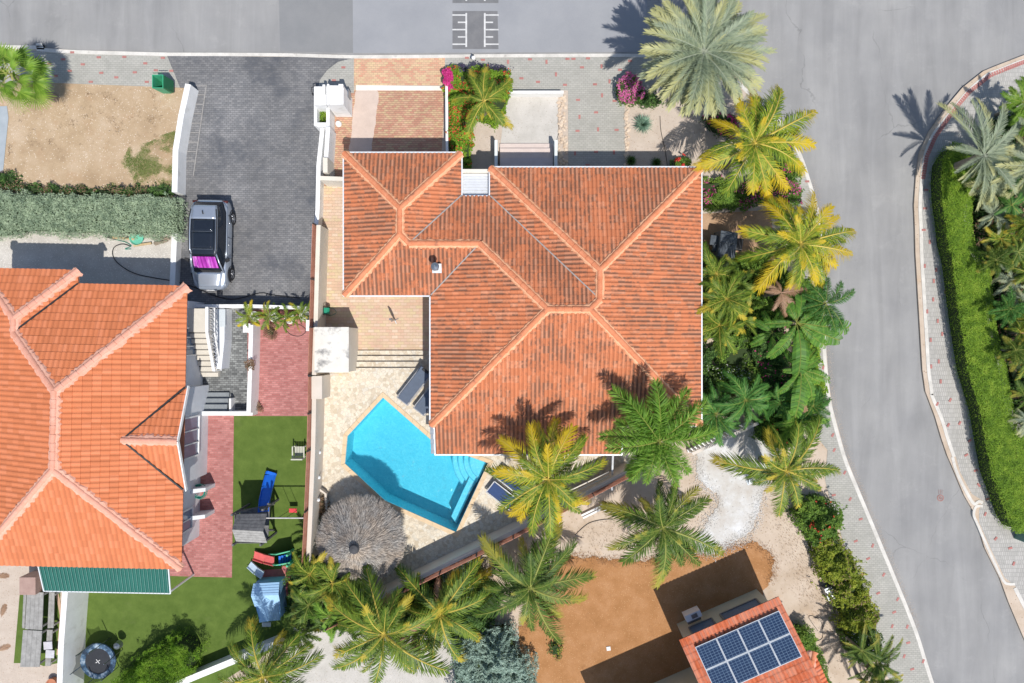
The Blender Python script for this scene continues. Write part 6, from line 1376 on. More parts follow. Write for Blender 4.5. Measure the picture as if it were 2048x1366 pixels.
palm('coconut_palm', 'yellow coconut palm cut by the bottom edge beside the low white diagonal wall', 528, 1352, 3.6, [(458, 1300), (488, 1248), (555, 1262), (602, 1272), (622, 1292), (642, 1332), (430, 1372), (640, 1385), (500, 1440), (560, 1450), (470, 1335)], COCO, MYG, n_in=7, fam_in=COCOUP, fill=7, fr=.8)
palm('coconut_palm', 'green and yellow coconut palm at the pavement beside the grey grit', 1572, 942, 3.1, [(1428, 936), (1520, 868), (1560, 850), (1602, 850), (1656, 848), (1666, 918), (1664, 952), (1602, 1012), (1545, 1032), (1582, 1002), (1480, 950), (1535, 985)], COCO, MYG, n_in=8, fam_in=COCOUP, fill=7, fr=.8)
palm('royal_palm', 'small light green palm standing in the flowering hedge near the gravel court', 968, 203, 2.4, [(962, 134), (1030, 166), (1018, 262), (932, 266), (908, 188), (978, 150), (1008, 255)], COCO, MYG, n_in=7, inr=.6, fill=6, fr=.85, trunk=.09)
palm('royal_palm', 'deep green feathery palm overhanging the right road kerb', 1650, 607, 3.2, [(1704, 592), (1692, 652), (1672, 662), (1600, 615), (1618, 566), (1655, 556), (1688, 572), (1640, 660), (1605, 590)], FOX, MDK, n_in=3, inr=.6, fill=2, trunk=.1)
palm('date_palm', 'silvery date palm at the right edge whose fronds reach over the pavement', 1966, 312, 3.0, [(1873, 214), (1912, 204), (1938, 203), (1962, 206), (2010, 215), (2050, 235), (2068, 290), (2060, 350), (2030, 385), (1985, 400), (1948, 418), (1942, 385), (1925, 365)], DATE, MD, n_in=14, inr=.5, fill=12, fr=.6, trunk=.22)
palm('date_palm', 'half hidden silvery date palm behind the clipped hedge at the right edge', 2075, 330, 3.2, circ(2075, 330, 16, 90), DATE, MD, n_in=6, fill=6, trunk=.2)
# palm-like small plants: label, centre, z, radius, n, family, material
smalls = [
 ('areca_palm', 'uppermost yellow green areca palm against the right villa eave', 1432, 548, 2.6, 50, 12, ARECA, MYG), ('areca_palm', 'bright areca palm right of the villa eave in the middle of the clump', 1452, 598, 2.8, 58, 14, ARECA, MYG),
 ('areca_palm', 'lowest areca palm of the clump by the right villa eave', 1440, 650, 2.4, 50, 12, ARECA, MYG), ('areca_palm', 'green areca palm squeezed between villa eave and banana plants', 1475, 565, 2.2, 44, 10, ARECA, MG),
 ('areca_palm', 'green areca palm right of the lowest eave areca', 1480, 640, 2.0, 40, 10, ARECA, MYG),
 ('areca_palm', 'yellow green areca palm in the corner beside the toddler slide', 620, 1148, 2.2, 48, 13, ARECA, MYG), ('areca_palm', 'green areca palm at the lower left rim of the thatched umbrella', 665, 1165, 2.4, 50, 13, ARECA, MYG),
 ('areca_palm', 'green areca palm at the end of the red play mat', 618, 1210, 2.0, 46, 12, ARECA, MG), ('areca_palm', 'green areca palm between playhouse and tall coconut palm', 660, 1232, 2.0, 50, 12, ARECA, MF),
 ('areca_palm', 'dark areca palm leaning over the diagonal board fence', 700, 1190, 1.9, 40, 10, ARECA, MG), ('areca_palm', 'green areca palm in the dark gap under the diagonal wall', 830, 1195, 1.8, 44, 10, ARECA, MG),
 ('areca_palm', 'green areca palm filling the gap between playhouse corner and low white wall', 600, 1262, 1.6, 42, 12, ARECA, MG), ('areca_palm', 'light green areca palm in the middle of the thicket below the thatched umbrella', 690, 1228, 1.8, 44, 12, ARECA, MF), ('areca_palm', 'yellow green areca palm between the two coconut palms under the diagonal fence', 832, 1262, 1.5, 38, 11, ARECA, MYG),
 ('cycad', 'glossy green star shaped cycad between the villa corner and the banana plants', 1490, 800, 1.8, 52, 22, ARECA, MDK), ('cycad', 'deep green cycad touching the lower right villa eave', 1432, 828, 1.6, 48, 20, ARECA, MDK),
 ('cycad', 'green cycad beside the kerb under the banana plants', 1600, 840, 1.6, 52, 18, ARECA, MF), ('cycad', 'green fan of fronds left of the drooping orange banana leaf', 1560, 805, 1.7, 38, 12, ARECA, MDK),
 ('cycad', 'feathery green palm tuft reaching the kerb below the banana plants', 1625, 812, 1.9, 42, 10, FOX, MDK),
 ('small_palm', 'spiky green palm at the bottom end of the roadside hedge', 1752, 1322, 1.8, 58, 16, DATE, MG), ('small_palm', 'dark green upright palm beside the roadside hedge bottom', 1722, 1300, 2.0, 42, 9, DATE, MG), ('small_palm', 'light green palm cut by the bottom edge near the roadside hedge', 1765, 1362, 1.5, 44, 12, DATE, MYG),
 ('areca_palm', 'bright yellow green palm in the upper right corner of the island', 2045, 205, 1.8, 40, 14, ARECA, (m_fan, m_rach)), ('areca_palm', 'yellow green palm cut by the right edge below the corner palm', 2060, 245, 1.6, 40, 12, ARECA, (m_fan, m_rach)),
]
for nm, lab, x, y, z, r_, n, fam, mt in smalls: palm(nm, lab, x, y, z, circ(x, y, n, r_, .3, .8), fam, mt, cat='palm' if nm != 'cycad' else 'cycad', n_in=max(4, n//2), inr=.55, trunk=.07, fill=n//2+2)
desc = ['pale olive', 'mid green', 'yellow tinged', 'dark green', 'grey green', 'deep olive', 'fresh green']; mts = [MD, MG, MYG, MDK, MD, MG, MYG]
isl = [(1985, 430), (2022, 410), (2050, 450), (2000, 478), (2035, 505), (1990, 520), (2025, 560), (2050, 600), (2018, 618), (2040, 665), (2052, 720), (2030, 700), (2050, 790), (2056, 840), (1978, 375), (2010, 345), (2055, 545), (2060, 640)]
where = ['first below the date palm crown', 'tucked against the hedge top end', 'at the picture edge above the middle', 'beside the inner hedge edge, upper part', 'in the second row from the hedge', 'hugging the hedge where it bends', 'in the centre of the island thicket', 'at the picture edge in mid thicket', 'inner side of the thicket centre', 'lower centre of the thicket', 'at the picture edge, lower third', 'close to the lower dark gap', 'below the dark gap at the edge', 'last at its lower end', 'under the silvery fronds', 'between the two date palms', 'right of the thicket centre', 'at the edge beside the lower centre']
for i, (x, y) in enumerate(isl):
    k = (i*3) % 7; palm('thicket_palm', desc[k]+' low palm in the right island thicket, '+where[i], x, y, 1.2+.4*(i % 3), circ(x, y, 9, 36, .35, .9), (ARECA, COCO, FOX)[i % 3], mts[k], cat='palm', group='low palms in the island thicket', n_in=5, trunk=.07, fill=7, deadn=2 if i % 3 == 0 else 0)
# potted palms in a row above the red court
for i, (x, y, lab) in enumerate(((500, 632, 'leftmost potted palm, reddish brown tinged, on the court wall'), (540, 632, 'second potted palm from the left above the red court'), (572, 636, 'third potted palm from the left above the red court'), (602, 630, 'rightmost and tallest potted palm next to the board fence'))):
    t = palm('potted_palm', lab, x, y, 1.0, circ(x, y, 11, 26+3*(i == 3), .25, .3), ARECA, (m_fyg if i else m_fy, m_rach), cat='potted palm', group='potted palms along the court wall', n_in=5, trunk=.03)
    mb = MB(); mb.lathe((t.location.x, t.location.y, 0), [(.16, 0), (.24, .42), (.27, .45), (.22, .45), (.2, .38)], 16); mb.build('pot', m_white, t)
# fan palm at the top left
def fan_leaf():
    V = []; F = []; tn = []; al = []; mi = []; n = 30
    for k in range(n):
        a = R(-135+270*k/(n-1)); r1 = .5*(1-.18*abs(a)/2.4)*random.uniform(.93, 1.05); da = R(270/n)*.5; r1 *= (1 if k % 2 else .9)
        c = np.array([.55, 0, .0]); d = np.array([math.cos(a), math.sin(a), 0]); s_ = np.array([-math.sin(a), math.cos(a), 0])
        p = [c, c+d*r1*.55+s_*.017+[0, 0, .012], c+d*r1*.55-s_*.017+[0, 0, -.02], c+d*r1+s_*.004+[0, 0, -.10], c+d*r1-s_*.004+[0, 0, -.10]]
        o = len(V); V += [c-s_*.004, c+s_*.004, p[1], p[2], p[3], p[4]]; F += [(o, o+1, o+2, o+3), (o+3, o+2, o+4, o+5)]; x = random.random(); tn += [x, x]; al += [.4, 1]; mi += [0, 0]
    o = len(V); V += [(0, -.012, .12), (0, .012, .12), (.55, .01, 0), (.55, -.01, 0)]; F.append((o, o+1, o+2, o+3)); tn.append(.5); al.append(0); mi.append(1)
    me = mesh_np('fan_leaf', np.array(V), np.array(F), [('along', 'FACE', al), ('tone', 'FACE', tn)]); me.polygons.foreach_set('material_index', np.array(mi, np.int32)); me.materials.append(m_fan); me.materials.append(m_rach); return me
fls = [fan_leaf() for _ in range(3)]
c = P(22, 150, 3.0); fp = thing('fan_palm', 'bright green fan palm cut by the left edge beside the street', 'palm tree', (c.x, c.y, 0)); mb = MB(); mb.tube([(c.x, c.y, 0), (c.x, c.y, 2.9)], [.2, .15], 10); mb.build('trunk', m_trunk, fp)
for i in range(19):
    a = i*2.399; t = i/18; s_ = 1.3+.4*t; o = bpy.data.objects.new('fan_leaf', fls[i % 3]); COL.objects.link(o); o.parent = fp
    o.location = (0, 0, 3.15-.45*t); o.rotation_euler = (Matrix.Rotation(a, 3, 'Z') @ Matrix.Rotation(R(-42+70*t), 3, 'Y') @ Matrix.Rotation(random.uniform(-.3, .3), 3, 'X')).to_euler(); o.scale = (s_, s_, s_)
# banana plants
def ban_leaf(seed, tear=.5):
    r = random.Random(seed); V = []; F = []; tn = []; n = 22; mi = []
    def mid(t): return np.array([t, .06*t*t*(1 if seed % 2 else -1), .42*t-.62*t*t])
    for sg in (-1, 1):
        sag = 0; 
        for k in range(n):
            t0, t1 = .12+.86*k/n, .12+.86*(k+1)/n
            if r.random() < tear*.5: sag = r.uniform(-.05, .02)
            w0 = .155*math.sin(math.pi*min(1, (t0-.06)*1.02))**.5; w1 = .155*math.sin(math.pi*min(.995, (t1-.06)*1.02))**.5; gap = r.uniform(.003, .014) if r.random() < tear else 0
            for (ta, wa, tb, wb) in (((t0+gap), w0, t1, w1),):
                a, b = mid(ta), mid(tb); fwd = .03
                o = len(V); V += [a+[0, sg*.004, .002], b+[0, sg*.004, .002], b+[fwd, sg*wb*.6, .02+sag*.5], a+[fwd, sg*wa*.6, .02+sag*.5], b+[fwd*2, sg*wb, -.02+sag], a+[fwd*2, sg*wa, -.02+sag]]
                F += [(o, o+1, o+2, o+3), (o+3, o+2, o+4, o+5)]; x = r.random(); tn += [x, x]; mi += [0, 0]
    o = len(V); m = 8
    for k in range(m): q = mid(k/(m-1)); V += [q+[0, -.010, 0], q+[0, 0, .014], q+[0, .010, 0], q+[0, 0, -.01]]
    for k in range(m-1):
        for j in range(4): F.append((o+k*4+j, o+(k+1)*4+j, o+(k+1)*4+(j+1) % 4, o+k*4+(j+1) % 4)); tn.append(.5); mi.append(1)
    me = mesh_np('banana_leaf', np.array(V), np.array(F), [('tone', 'FACE', tn), ('along', 'FACE', np.full(len(F), .3))]); me.polygons.foreach_set('material_index', np.array(mi, np.int32)); me.materials.append(m_ban); me.materials.append(m_rach); return me
BAN = [(ban_leaf(s_, tr), -.20) for s_, tr in ((1, .6), (2, .9), (3, 1.2), (4, .8))]
palm('banana_plant', 'tall banana plant with torn glossy leaves hanging over the kerb right of the villa', 1592, 645, 2.9, [(1600, 556), (1640, 610), (1700, 655), (1648, 700), (1598, 760), (1545, 720), (1530, 650), (1560, 590), (1680, 690), (1580, 590)], BAN, (m_ban, m_rach), cat='banana plant', n_in=3, trunk=.12, fill=2)
palm('banana_plant', 'banana plant with blue green torn leaves above the drooping orange leaf', 1600, 740, 2.6, [(1612, 680), (1640, 720), (1632, 800), (1598, 822), (1560, 790), (1568, 700), (1640, 770), (1580, 830)], BAN, (m_ban, m_rach), cat='banana plant', n_in=2, trunk=.11, fill=3)
palm('banana_plant', 'low banana plant with broad leaves left of the tall banana plant', 1545, 665, 2.0, [(1505, 640), (1500, 690), (1540, 715), (1580, 690), (1560, 620), (1520, 625)], BAN, (m_ban, m_rach), cat='banana plant', n_in=2, trunk=.1, fill=1)
place_frond(bpy.data.objects['banana_plant.001'], P(1588, 790, 2.4), (1610, 822), BAN[2], (m_fb, m_rach_b))
# a brown feathery dead palm between them
palm('dry_palm', 'brown withered palm leaning beside the tall banana plant', 1562, 585, 3.0, circ(1562, 590, 8, 40, .3, .3), COCO, (m_fb, m_rach_b), cat='palm', n_in=2, trunk=.09)

# ---------------------------------------------------------------- shrubs and hedges: leaf masses
def leaves(name, mat, parent, pts, size, tone, up=.6, loc=(0, 0, 0), narrow=.5):
    N = len(pts); n = rng.normal(0, 1, (N, 3)); n /= np.linalg.norm(n, axis=1)[:, None]; n[:, 2] = np.abs(n[:, 2])+up; n /= np.linalg.norm(n, axis=1)[:, None]
    t = np.cross(n, rng.normal(0, 1, (N, 3))); t /= np.linalg.norm(t, axis=1)[:, None]; b = np.cross(n, t)
    s_ = size*rng.uniform(.6, 1.3, N)[:, None]
    V = np.stack([pts-t*s_, pts-b*s_*narrow+n*s_*.15, pts+t*s_, pts+b*s_*narrow+n*s_*.15], 1).reshape(-1, 3)-np.array(loc); F = np.arange(N*4).reshape(-1, 4)
    me = mesh_np(name, V, F, [('tone', 'FACE', np.clip(tone, 0, 1))]); return link(name, me, mat, parent)
def inpoly(x, y, poly):
    c = np.zeros(len(x), bool); n = len(poly)
    for i in range(n):
        x0, y0 = poly[i]; x1, y1 = poly[(i+1) % n]
        m = ((y0 > y) != (y1 > y)); m &= x < (x1-x0)*(y-y0)/((y1-y0) if y1 != y0 else 1e-9)+x0; c ^= m
    return c
def edgedist(x, y, poly):
    d = np.full(len(x), 1e9); n = len(poly)
    for i in range(n):
        a = np.array(poly[i]); b = np.array(poly[(i+1) % n]); ab = b-a; t = np.clip(((x-a[0])*ab[0]+(y-a[1])*ab[1])/(ab@ab+1e-9), 0, 1)
        d = np.minimum(d, np.hypot(x-a[0]-ab[0]*t, y-a[1]-ab[1]*t))
    return d
def lump(x, y, sc, seed):
    r = np.random.default_rng(seed); o = np.zeros(len(x)); amp = 1.0; f = sc/4.0
    for k in range(3):
        G_ = r.normal(0, 1, (64, 64)); a = r.uniform(0, 6.28); u = (x*math.cos(a)-y*math.sin(a))*f+100; v = (x*math.sin(a)+y*math.cos(a))*f+100
        iu = np.floor(u).astype(int); iv = np.floor(v).astype(int); fu = u-iu; fv = v-iv; fu = fu*fu*(3-2*fu); fv = fv*fv*(3-2*fv)
        g = lambda p, q: G_[(iu+p) % 64, (iv+q) % 64]
        o += amp*((g(0, 0)*(1-fu)+g(1, 0)*fu)*(1-fv)+(g(0, 1)*(1-fu)+g(1, 1)*fu)*fv); amp *= .6; f *= 2.1
    return o*.85
def inset(poly, d):
    n = len(poly); A = sum(poly[i][0]*poly[(i+1) % n][1]-poly[(i+1) % n][0]*poly[i][1] for i in range(n)); s_ = 1 if A > 0 else -1; out = []
    for i in range(n):
        p0, p1, p2 = Vector(poly[i-1]), Vector(poly[i]), Vector(poly[(i+1) % n]); e1 = (p1-p0).normalized(); e2 = (p2-p1).normalized()
        n1 = Vector((-e1.y, e1.x))*s_; n2 = Vector((-e2.y, e2.x))*s_; m = n1+n2; m = m/max(.35, m.length_squared)*2 if m.length > .01 else n1; out.append(p1+m*d*(.5 if m.length > 2.2 else 1)/1)
    return out
def hedge(name, label, cat, pxpoly, h, dens, size, mat, lumpamt=.12, lsc=5, ragged=.10, flowers=None, group=None, up=.6, round_=.3, narrow=.5, stem=True, tonebase=.5, base=0, coremat=None):
    """leaf mass over a polygon given in photo pixels at the top of the plant"""
    q = [P(x, y, base+h*.9) for x, y in pxpoly]; poly = [(p.x, p.y) for p in q]; xs = [p[0] for p in poly]; ys_ = [p[1] for p in poly]
    cx = sum(xs)/len(xs); cy = sum(ys_)/len(ys_); t = thing(name, label, cat, (cx, cy, base), 0, group)
    area = .5*abs(sum(poly[i][0]*poly[(i+1) % len(poly)][1]-poly[(i+1) % len(poly)][0]*poly[i][1] for i in range(len(poly))))
    bb = (max(xs)-min(xs)+.4)*(max(ys_)-min(ys_)+.4); N = int(area*dens*bb/area); seed = int(abs(cx*100+cy*10)) % 9999
    x = rng.uniform(min(xs)-.2, max(xs)+.2, N); y = rng.uniform(min(ys_)-.2, max(ys_)+.2, N)
    ed = edgedist(x, y, poly); ins = inpoly(x, y, poly); d = np.where(ins, ed, -ed); keep = d > -ragged*(.5+lump(x, y, lsc*2, seed+5)); x, y, d = x[keep], y[keep], d[keep]
    lm = lump(x, y, lsc, seed); top = h*(1-round_*np.exp(-np.maximum(d, 0)/.18))+lumpamt*lm
    depth = rng.exponential(.07, len(x)); depth = np.where((d < .15) & (rng.random(len(x)) < .5), rng.uniform(0, h*.9, len(x)), depth)
    z = np.maximum(base+top-depth, base+.03); pts = np.stack([x, y, z], 1)
    tone = tonebase+.22*lump(x, y, lsc*1.7, seed+2)+rng.normal(0, .22, len(x))
    stuff(leaves('foliage', mat, t, pts, size, tone, up, (cx, cy, base), narrow))
    # solid dark core blocks see-through; inner shade is painted into its colour
    cq = inset(poly, .10+.07*h); mb = MB(); mb.prism(cq, base+.0, base+h*.66); mb.build('dark_core', coremat or m_core, t)
    for fm, fd, fs, th_ in (flowers or []):
        M_ = int(len(x)*fd); idx = rng.choice(len(x), M_, replace=False); fl = lump(x[idx], y[idx], 6, seed+9) > th_; idx = idx[fl]
        if len(idx): fp_ = pts[idx].copy(); fp_[:, 2] = base+top[idx]+rng.uniform(0, .05, len(idx)); stuff(leaves('blossom', fm, t, fp_, fs, rng.random(len(idx)), .8, (cx, cy, base), .8))
    return t
m_core = plain('painted_shade_core', (.035, .055, .02), .95)
hedge('hedge', 'wide silvery green clipped hedge strip between dirt lot and left gravel yard', 'hedge', [(-40, 378), (10, 380), (60, 388), (200, 390), (350, 395), (358, 420), (354, 468), (300, 471), (200, 468), (100, 466), (40, 463), (8, 470), (-40, 475)], 1.0, 2100, .042, m_ls, .05, 9, .12, up=.35, round_=.25, narrow=.35)
hedge('hedge', 'thin dark green row of plants along the upper side of the silvery hedge', 'hedge', [(-30, 345), (20, 345), (35, 368), (100, 372), (200, 376), (345, 370), (350, 392), (200, 390), (60, 388), (-30, 376)], .45, 1300, .045, m_ldk, .1, 9, .12, flowers=[(m_brownl, .25, .03, .1)])
hedge('grass_clump', 'strip of clipped bright grass in the white planter behind the gate block', 'grass', [(635, 212), (652, 212), (652, 244), (637, 244)], .25, 2500, .03, m_lb, .03, 9, .0, base=.3, round_=.1)
hedge('flowering_hedge', 'bougainvillea hedge with magenta and red blossoms between brick court and gravel court', 'hedge', [(890, 140), (905, 132), (960, 130), (1005, 134), (1024, 155), (1024, 190), (1010, 215), (985, 250), (962, 242), (955, 225), (945, 240), (943, 300), (943, 332), (912, 330), (906, 305), (898, 300), (897, 200), (888, 170)], .75, 1500, .052, m_lb, .16, 6, .1, flowers=[(m_red, .07, .04, .1)])
hedge('bougainvillea', 'compact magenta bougainvillea bush at the top left corner of the flowering hedge', 'shrub', [(886, 138), (900, 134), (903, 160), (908, 176), (896, 180), (889, 165)], .95, 1500, .045, m_lg, .1, 8, .05, flowers=[(m_pink, 1.0, .045, -2)])
hedge('flowering_shrub', 'dark purple leaved hedge fringe along the pavement above the small light green palm', 'hedge', [(905, 128), (1010, 126), (1020, 136), (905, 138)], .8, 900, .045, plain('purple_leaf', (.06, .05, .09), .7), .12, 8, .1)
hedge('flowering_shrub', 'round pink flowering shrub at the left rim of the silvery date palm', 'shrub', [(1232, 172), (1245, 150), (1262, 142), (1280, 155), (1282, 190), (1265, 202), (1240, 200)], .9, 1700, .045, m_lg, .12, 8, .1, flowers=[(m_pinkl, .3, .04, -.1)])
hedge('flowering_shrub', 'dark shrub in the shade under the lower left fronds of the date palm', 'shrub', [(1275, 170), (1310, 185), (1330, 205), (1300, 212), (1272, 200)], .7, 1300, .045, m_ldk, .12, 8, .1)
hedge('flowering_shrub', 'small red flowering shrub at the upper eave near the right villa corner', 'shrub', [(1340, 322), (1355, 312), (1378, 318), (1388, 334), (1360, 345), (1338, 340)], .5, 1300, .045, m_lg, .12, 8, .1, flowers=[(m_red, .3, .06, .1)])
hedge('flowering_shrub', 'long magenta bougainvillea hedge right of the villa upper corner', 'shrub', [(1400, 362), (1440, 358), (1475, 365), (1520, 352), (1575, 345), (1605, 372), (1606, 400), (1570, 408), (1530, 402), (1500, 414), (1400, 418)], .8, 1800, .048, m_lg, .2, 6, .12, flowers=[(m_pink, .05, .036, .05), (m_pinkl, .07, .032, .1)])
hedge('flowering_shrub', 'dark magenta shrub between date palm and upper yellow palm', 'shrub', [(1410, 232), (1450, 222), (1480, 240), (1470, 270), (1430, 262)], .8, 1500, .045, m_ldk, .15, 7, .12, flowers=[(m_pink, .2, .04, 0)])
hedge('flowering_shrub', 'green shrub beside the kerb under the right fronds of the upper yellow palm', 'shrub', [(1540, 300), (1578, 290), (1600, 330), (1600, 365), (1560, 350)], .8, 1500, .048, m_lg, .2, 6, .12, flowers=[(m_pink, .06, .04, 0)])
hedge('shrub', 'dark green shrubbery filling the bed under the middle yellow palm', 'shrub', [(1490, 520), (1560, 540), (1620, 560), (1612, 640), (1560, 660), (1505, 640), (1488, 590)], .9, 1300, .06, m_lg, .25, 5, .15)
hedge('shrub', 'dark green shrubbery under the banana plants', 'shrub', [(1500, 640), (1560, 640), (1580, 720), (1600, 830), (1560, 850), (1520, 760)], .8, 1000, .06, m_ldk, .25, 5, .15, flowers=[(m_pink, .02, .05, .2)])
hedge('shrub', 'thin white blossomed shrub beside the right villa wall above the cycads', 'shrub', [(1410, 740), (1450, 728), (1500, 735), (1535, 760), (1500, 790), (1440, 782), (1412, 765)], .8, 600, .05, m_lg, .25, 6, .2, flowers=[(m_whitefl, .12, .03, 0)])
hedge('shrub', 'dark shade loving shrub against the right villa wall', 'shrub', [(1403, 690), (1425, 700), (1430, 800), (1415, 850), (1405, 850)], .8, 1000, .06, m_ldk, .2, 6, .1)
hedge('shrub', 'green shrub between lower cycads and the balustrade', 'shrub', [(1510, 850), (1560, 835), (1600, 860), (1590, 900), (1540, 895), (1515, 880)], .8, 1100, .055, m_lg, .2, 6, .15, flowers=[(m_red, .02, .05, .2)])
hedge('shrub', 'green undergrowth below the areca palms on the right villa side', 'shrub', [(1403, 510), (1500, 520), (1505, 690), (1450, 690), (1403, 670)], .7, 1000, .06, m_lg, .25, 5, .12)
hedge('clipped_hedge', 'long bright green clipped hedge following the pavement on the right island', 'hedge', [(1907, 283), (1885, 318), (1882, 357), (1884, 397), (1890, 436), (1894, 480), (1905, 524), (1920, 642), (1936, 743), (1961, 827), (1974, 900), (1983, 950), (2003, 1003), (2017, 1043), (2032, 1068), (2150, 1068), (2150, 950), (2062, 880), (2042, 861), (2028, 827), (2015, 743), (2001, 692), (1991, 642), (1981, 541), (1949, 490), (1944, 440), (1944, 420), (1960, 330), (1930, 290)], 1.25, 3400, .028, m_lb, .012, 9, .02, round_=.06, up=1.1)
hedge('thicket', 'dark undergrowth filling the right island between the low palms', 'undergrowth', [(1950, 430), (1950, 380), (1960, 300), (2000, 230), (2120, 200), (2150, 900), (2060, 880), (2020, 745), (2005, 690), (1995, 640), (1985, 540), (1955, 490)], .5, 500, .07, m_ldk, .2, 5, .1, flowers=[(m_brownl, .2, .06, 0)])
hedge('roadside_hedge', 'leafy yellow green hedge with ragged edges along the lower right pavement', 'hedge', [(1635, 1085), (1668, 1070), (1690, 1085), (1705, 1125), (1735, 1165), (1745, 1200), (1760, 1235), (1750, 1260), (1705, 1270), (1685, 1230), (1665, 1175), (1648, 1130)], 1.3, 1700, .052, m_ly, .28, 6, .2, flowers=[(m_brownl, .05, .04, .2)])
hedge('roadside_shrub', 'darker green shrub with red blossoms at the upper end of the roadside hedge', 'shrub', [(1602, 1030), (1620, 1008), (1655, 1005), (1672, 1022), (1688, 1015), (1690, 1045), (1680, 1075), (1640, 1090), (1618, 1070)], 1.4, 1700, .052, m_lg, .28, 6, .2, flowers=[(m_red, .012, .06, .1)])
hedge('roadside_shrub', 'dark shrub with white blossoms at the lower end of the roadside hedge', 'shrub', [(1705, 1262), (1752, 1256), (1770, 1290), (1760, 1330), (1715, 1320), (1700, 1285)], 1.2, 1300, .05, m_lg, .28, 6, .2, flowers=[(m_whitefl, .06, .03, 0)])
hedge('bush', 'feathery bright green bush at the bottom left between trampoline and diagonal wall', 'bush', [(222, 1380), (262, 1338), (290, 1312), (315, 1305), (340, 1284), (372, 1290), (388, 1318), (380, 1350), (345, 1385), (300, 1410), (222, 1410)], 1.6, 2400, .06, m_lv, .22, 5, .25, narrow=.16, up=.1)
hedge('bush', 'large silver blue leaved bush at the bottom edge left of the brown soil', 'bush', [(902, 1290), (940, 1272), (975, 1268), (1008, 1262), (1030, 1268), (1035, 1300), (1058, 1340), (1072, 1400), (900, 1400), (905, 1330)], 1.5, 1800, .045, m_lbl, .32, 6, .2)
hedge('bush', 'blue green bush behind the diagonal board fence between two palms', 'bush', [(890, 1140), (940, 1115), (958, 1150), (940, 1200), (895, 1190)], 1.2, 1400, .045, m_lbl, .2, 6, .2)
hedge('bush', 'dark green shrubs filling the strip below the diagonal fence', 'bush', [(800, 1195), (900, 1145), (960, 1130), (1000, 1200), (970, 1262), (900, 1270), (820, 1240)], .7, 1000, .055, m_ldk, .22, 6, .2)
hedge('bush', 'dark shrubs between the tall coconut palm and the diagonal fence', 'bush', [(690, 1215), (790, 1180), (860, 1200), (850, 1250), (790, 1262), (700, 1262)], .8, 1000, .055, m_ldk, .22, 6, .2)
hedge('bush', 'dark undergrowth in the corner between lawn and palapa', 'bush', [(585, 1120), (630, 1110), (700, 1180), (700, 1230), (640, 1265), (585, 1260), (570, 1200)], .7, 1000, .055, m_ldk, .22, 6, .15)
hedge('bush', 'olive green rounded hedge beside the solar roof annex', 'bush', [(1590, 1262), (1615, 1256), (1635, 1270), (1640, 1300), (1658, 1340), (1668, 1380), (1640, 1380), (1622, 1310), (1600, 1300)], 1.1, 1700, .045, m_lg, .1, 7, .08)
hedge('shrub', 'small brownish shrub in the curved edging by the boundary wall', 'shrub', [(635, 1000), (648, 995), (654, 1015), (648, 1032), (636, 1028)], .6, 1500, .04, m_brownl, .1, 8, .08, base=DZ)
hedge('shrub', 'small green shrub squeezed between palapa and boundary wall', 'shrub', [(634, 1040), (648, 1045), (646, 1075), (634, 1078)], .6, 1300, .045, m_ldk, .1, 8, .08, base=DZ)
hedge('dry_plant', 'round brown dried plant on the red court below the potted palms', 'dry plant', [(526, 655), (540, 648), (550, 660), (545, 675), (530, 675)], .45, 1500, .03, m_brownl, .1, 8, .08)
hedge('dry_plant', 'small orange brown plant on top of the dividing court wall', 'dry plant', [(486, 728), (496, 720), (504, 728), (502, 738), (490, 740)], .3, 2500, .035, m_brownl, .05, 8, .08, base=.9)
hedge('dry_plant', 'dry plant at the lower corner of the red court wall', 'dry plant', [(500, 812), (512, 808), (516, 820), (508, 832), (500, 828)], .5, 1500, .035, m_brownl, .1, 8, .08)
hedge('shrub', 'wilted dark plant with yellow shoots on the brown soil', 'plant', [(1100, 1292), (1115, 1285), (1125, 1300), (1118, 1318), (1102, 1312)], .35, 700, .04, m_ldk, .1, 8, .2, flowers=[(m_ly, .3, .04, 0)])
# green grass and weeds on the dirt lot
def scatter(label, name, mat, pxpoly, N, size, h, up=.1, sc=4, th=-.1, cat='grass', z=.01):
    q = [P(x, y, 0) for x, y in pxpoly]; poly = [(p.x, p.y) for p in q]; xs = [p[0] for p in poly]; ys_ = [p[1] for p in poly]
    x = rng.uniform(min(xs), max(xs), N); y = rng.uniform(min(ys_), max(ys_), N); seed = int(abs(xs[0]*100)) % 999
    k = inpoly(x, y, poly) & (lump(x, y, sc, seed)+rng.normal(0, .45, N) > th); x, y = x[k], y[k]
    pts = np.stack([x, y, z+rng.uniform(0, h, len(x))], 1); o = leaves(name, mat, None, pts, size, .5+.3*lump(x, y, 4, seed)+rng.normal(0, .2, len(x)), up, (0, 0, 0), .2)
    tag(o, label, cat); return stuff(o)
scatter('patchy short green grass in the lower right corner of the dirt lot', 'grass', m_grass, [(225, 372), (215, 345), (245, 320), (262, 290), (300, 285), (325, 270), (352, 262), (345, 372)], 60000, .028, .06, sc=5, th=.25)
scatter('sparse brown and green weeds dotted over the dirt lot', 'weeds', m_brownl, [(20, 200), (340, 172), (350, 300), (300, 280), (200, 300), (100, 330), (15, 330)], 16000, .032, .08, sc=9, th=1.0, cat='weeds')
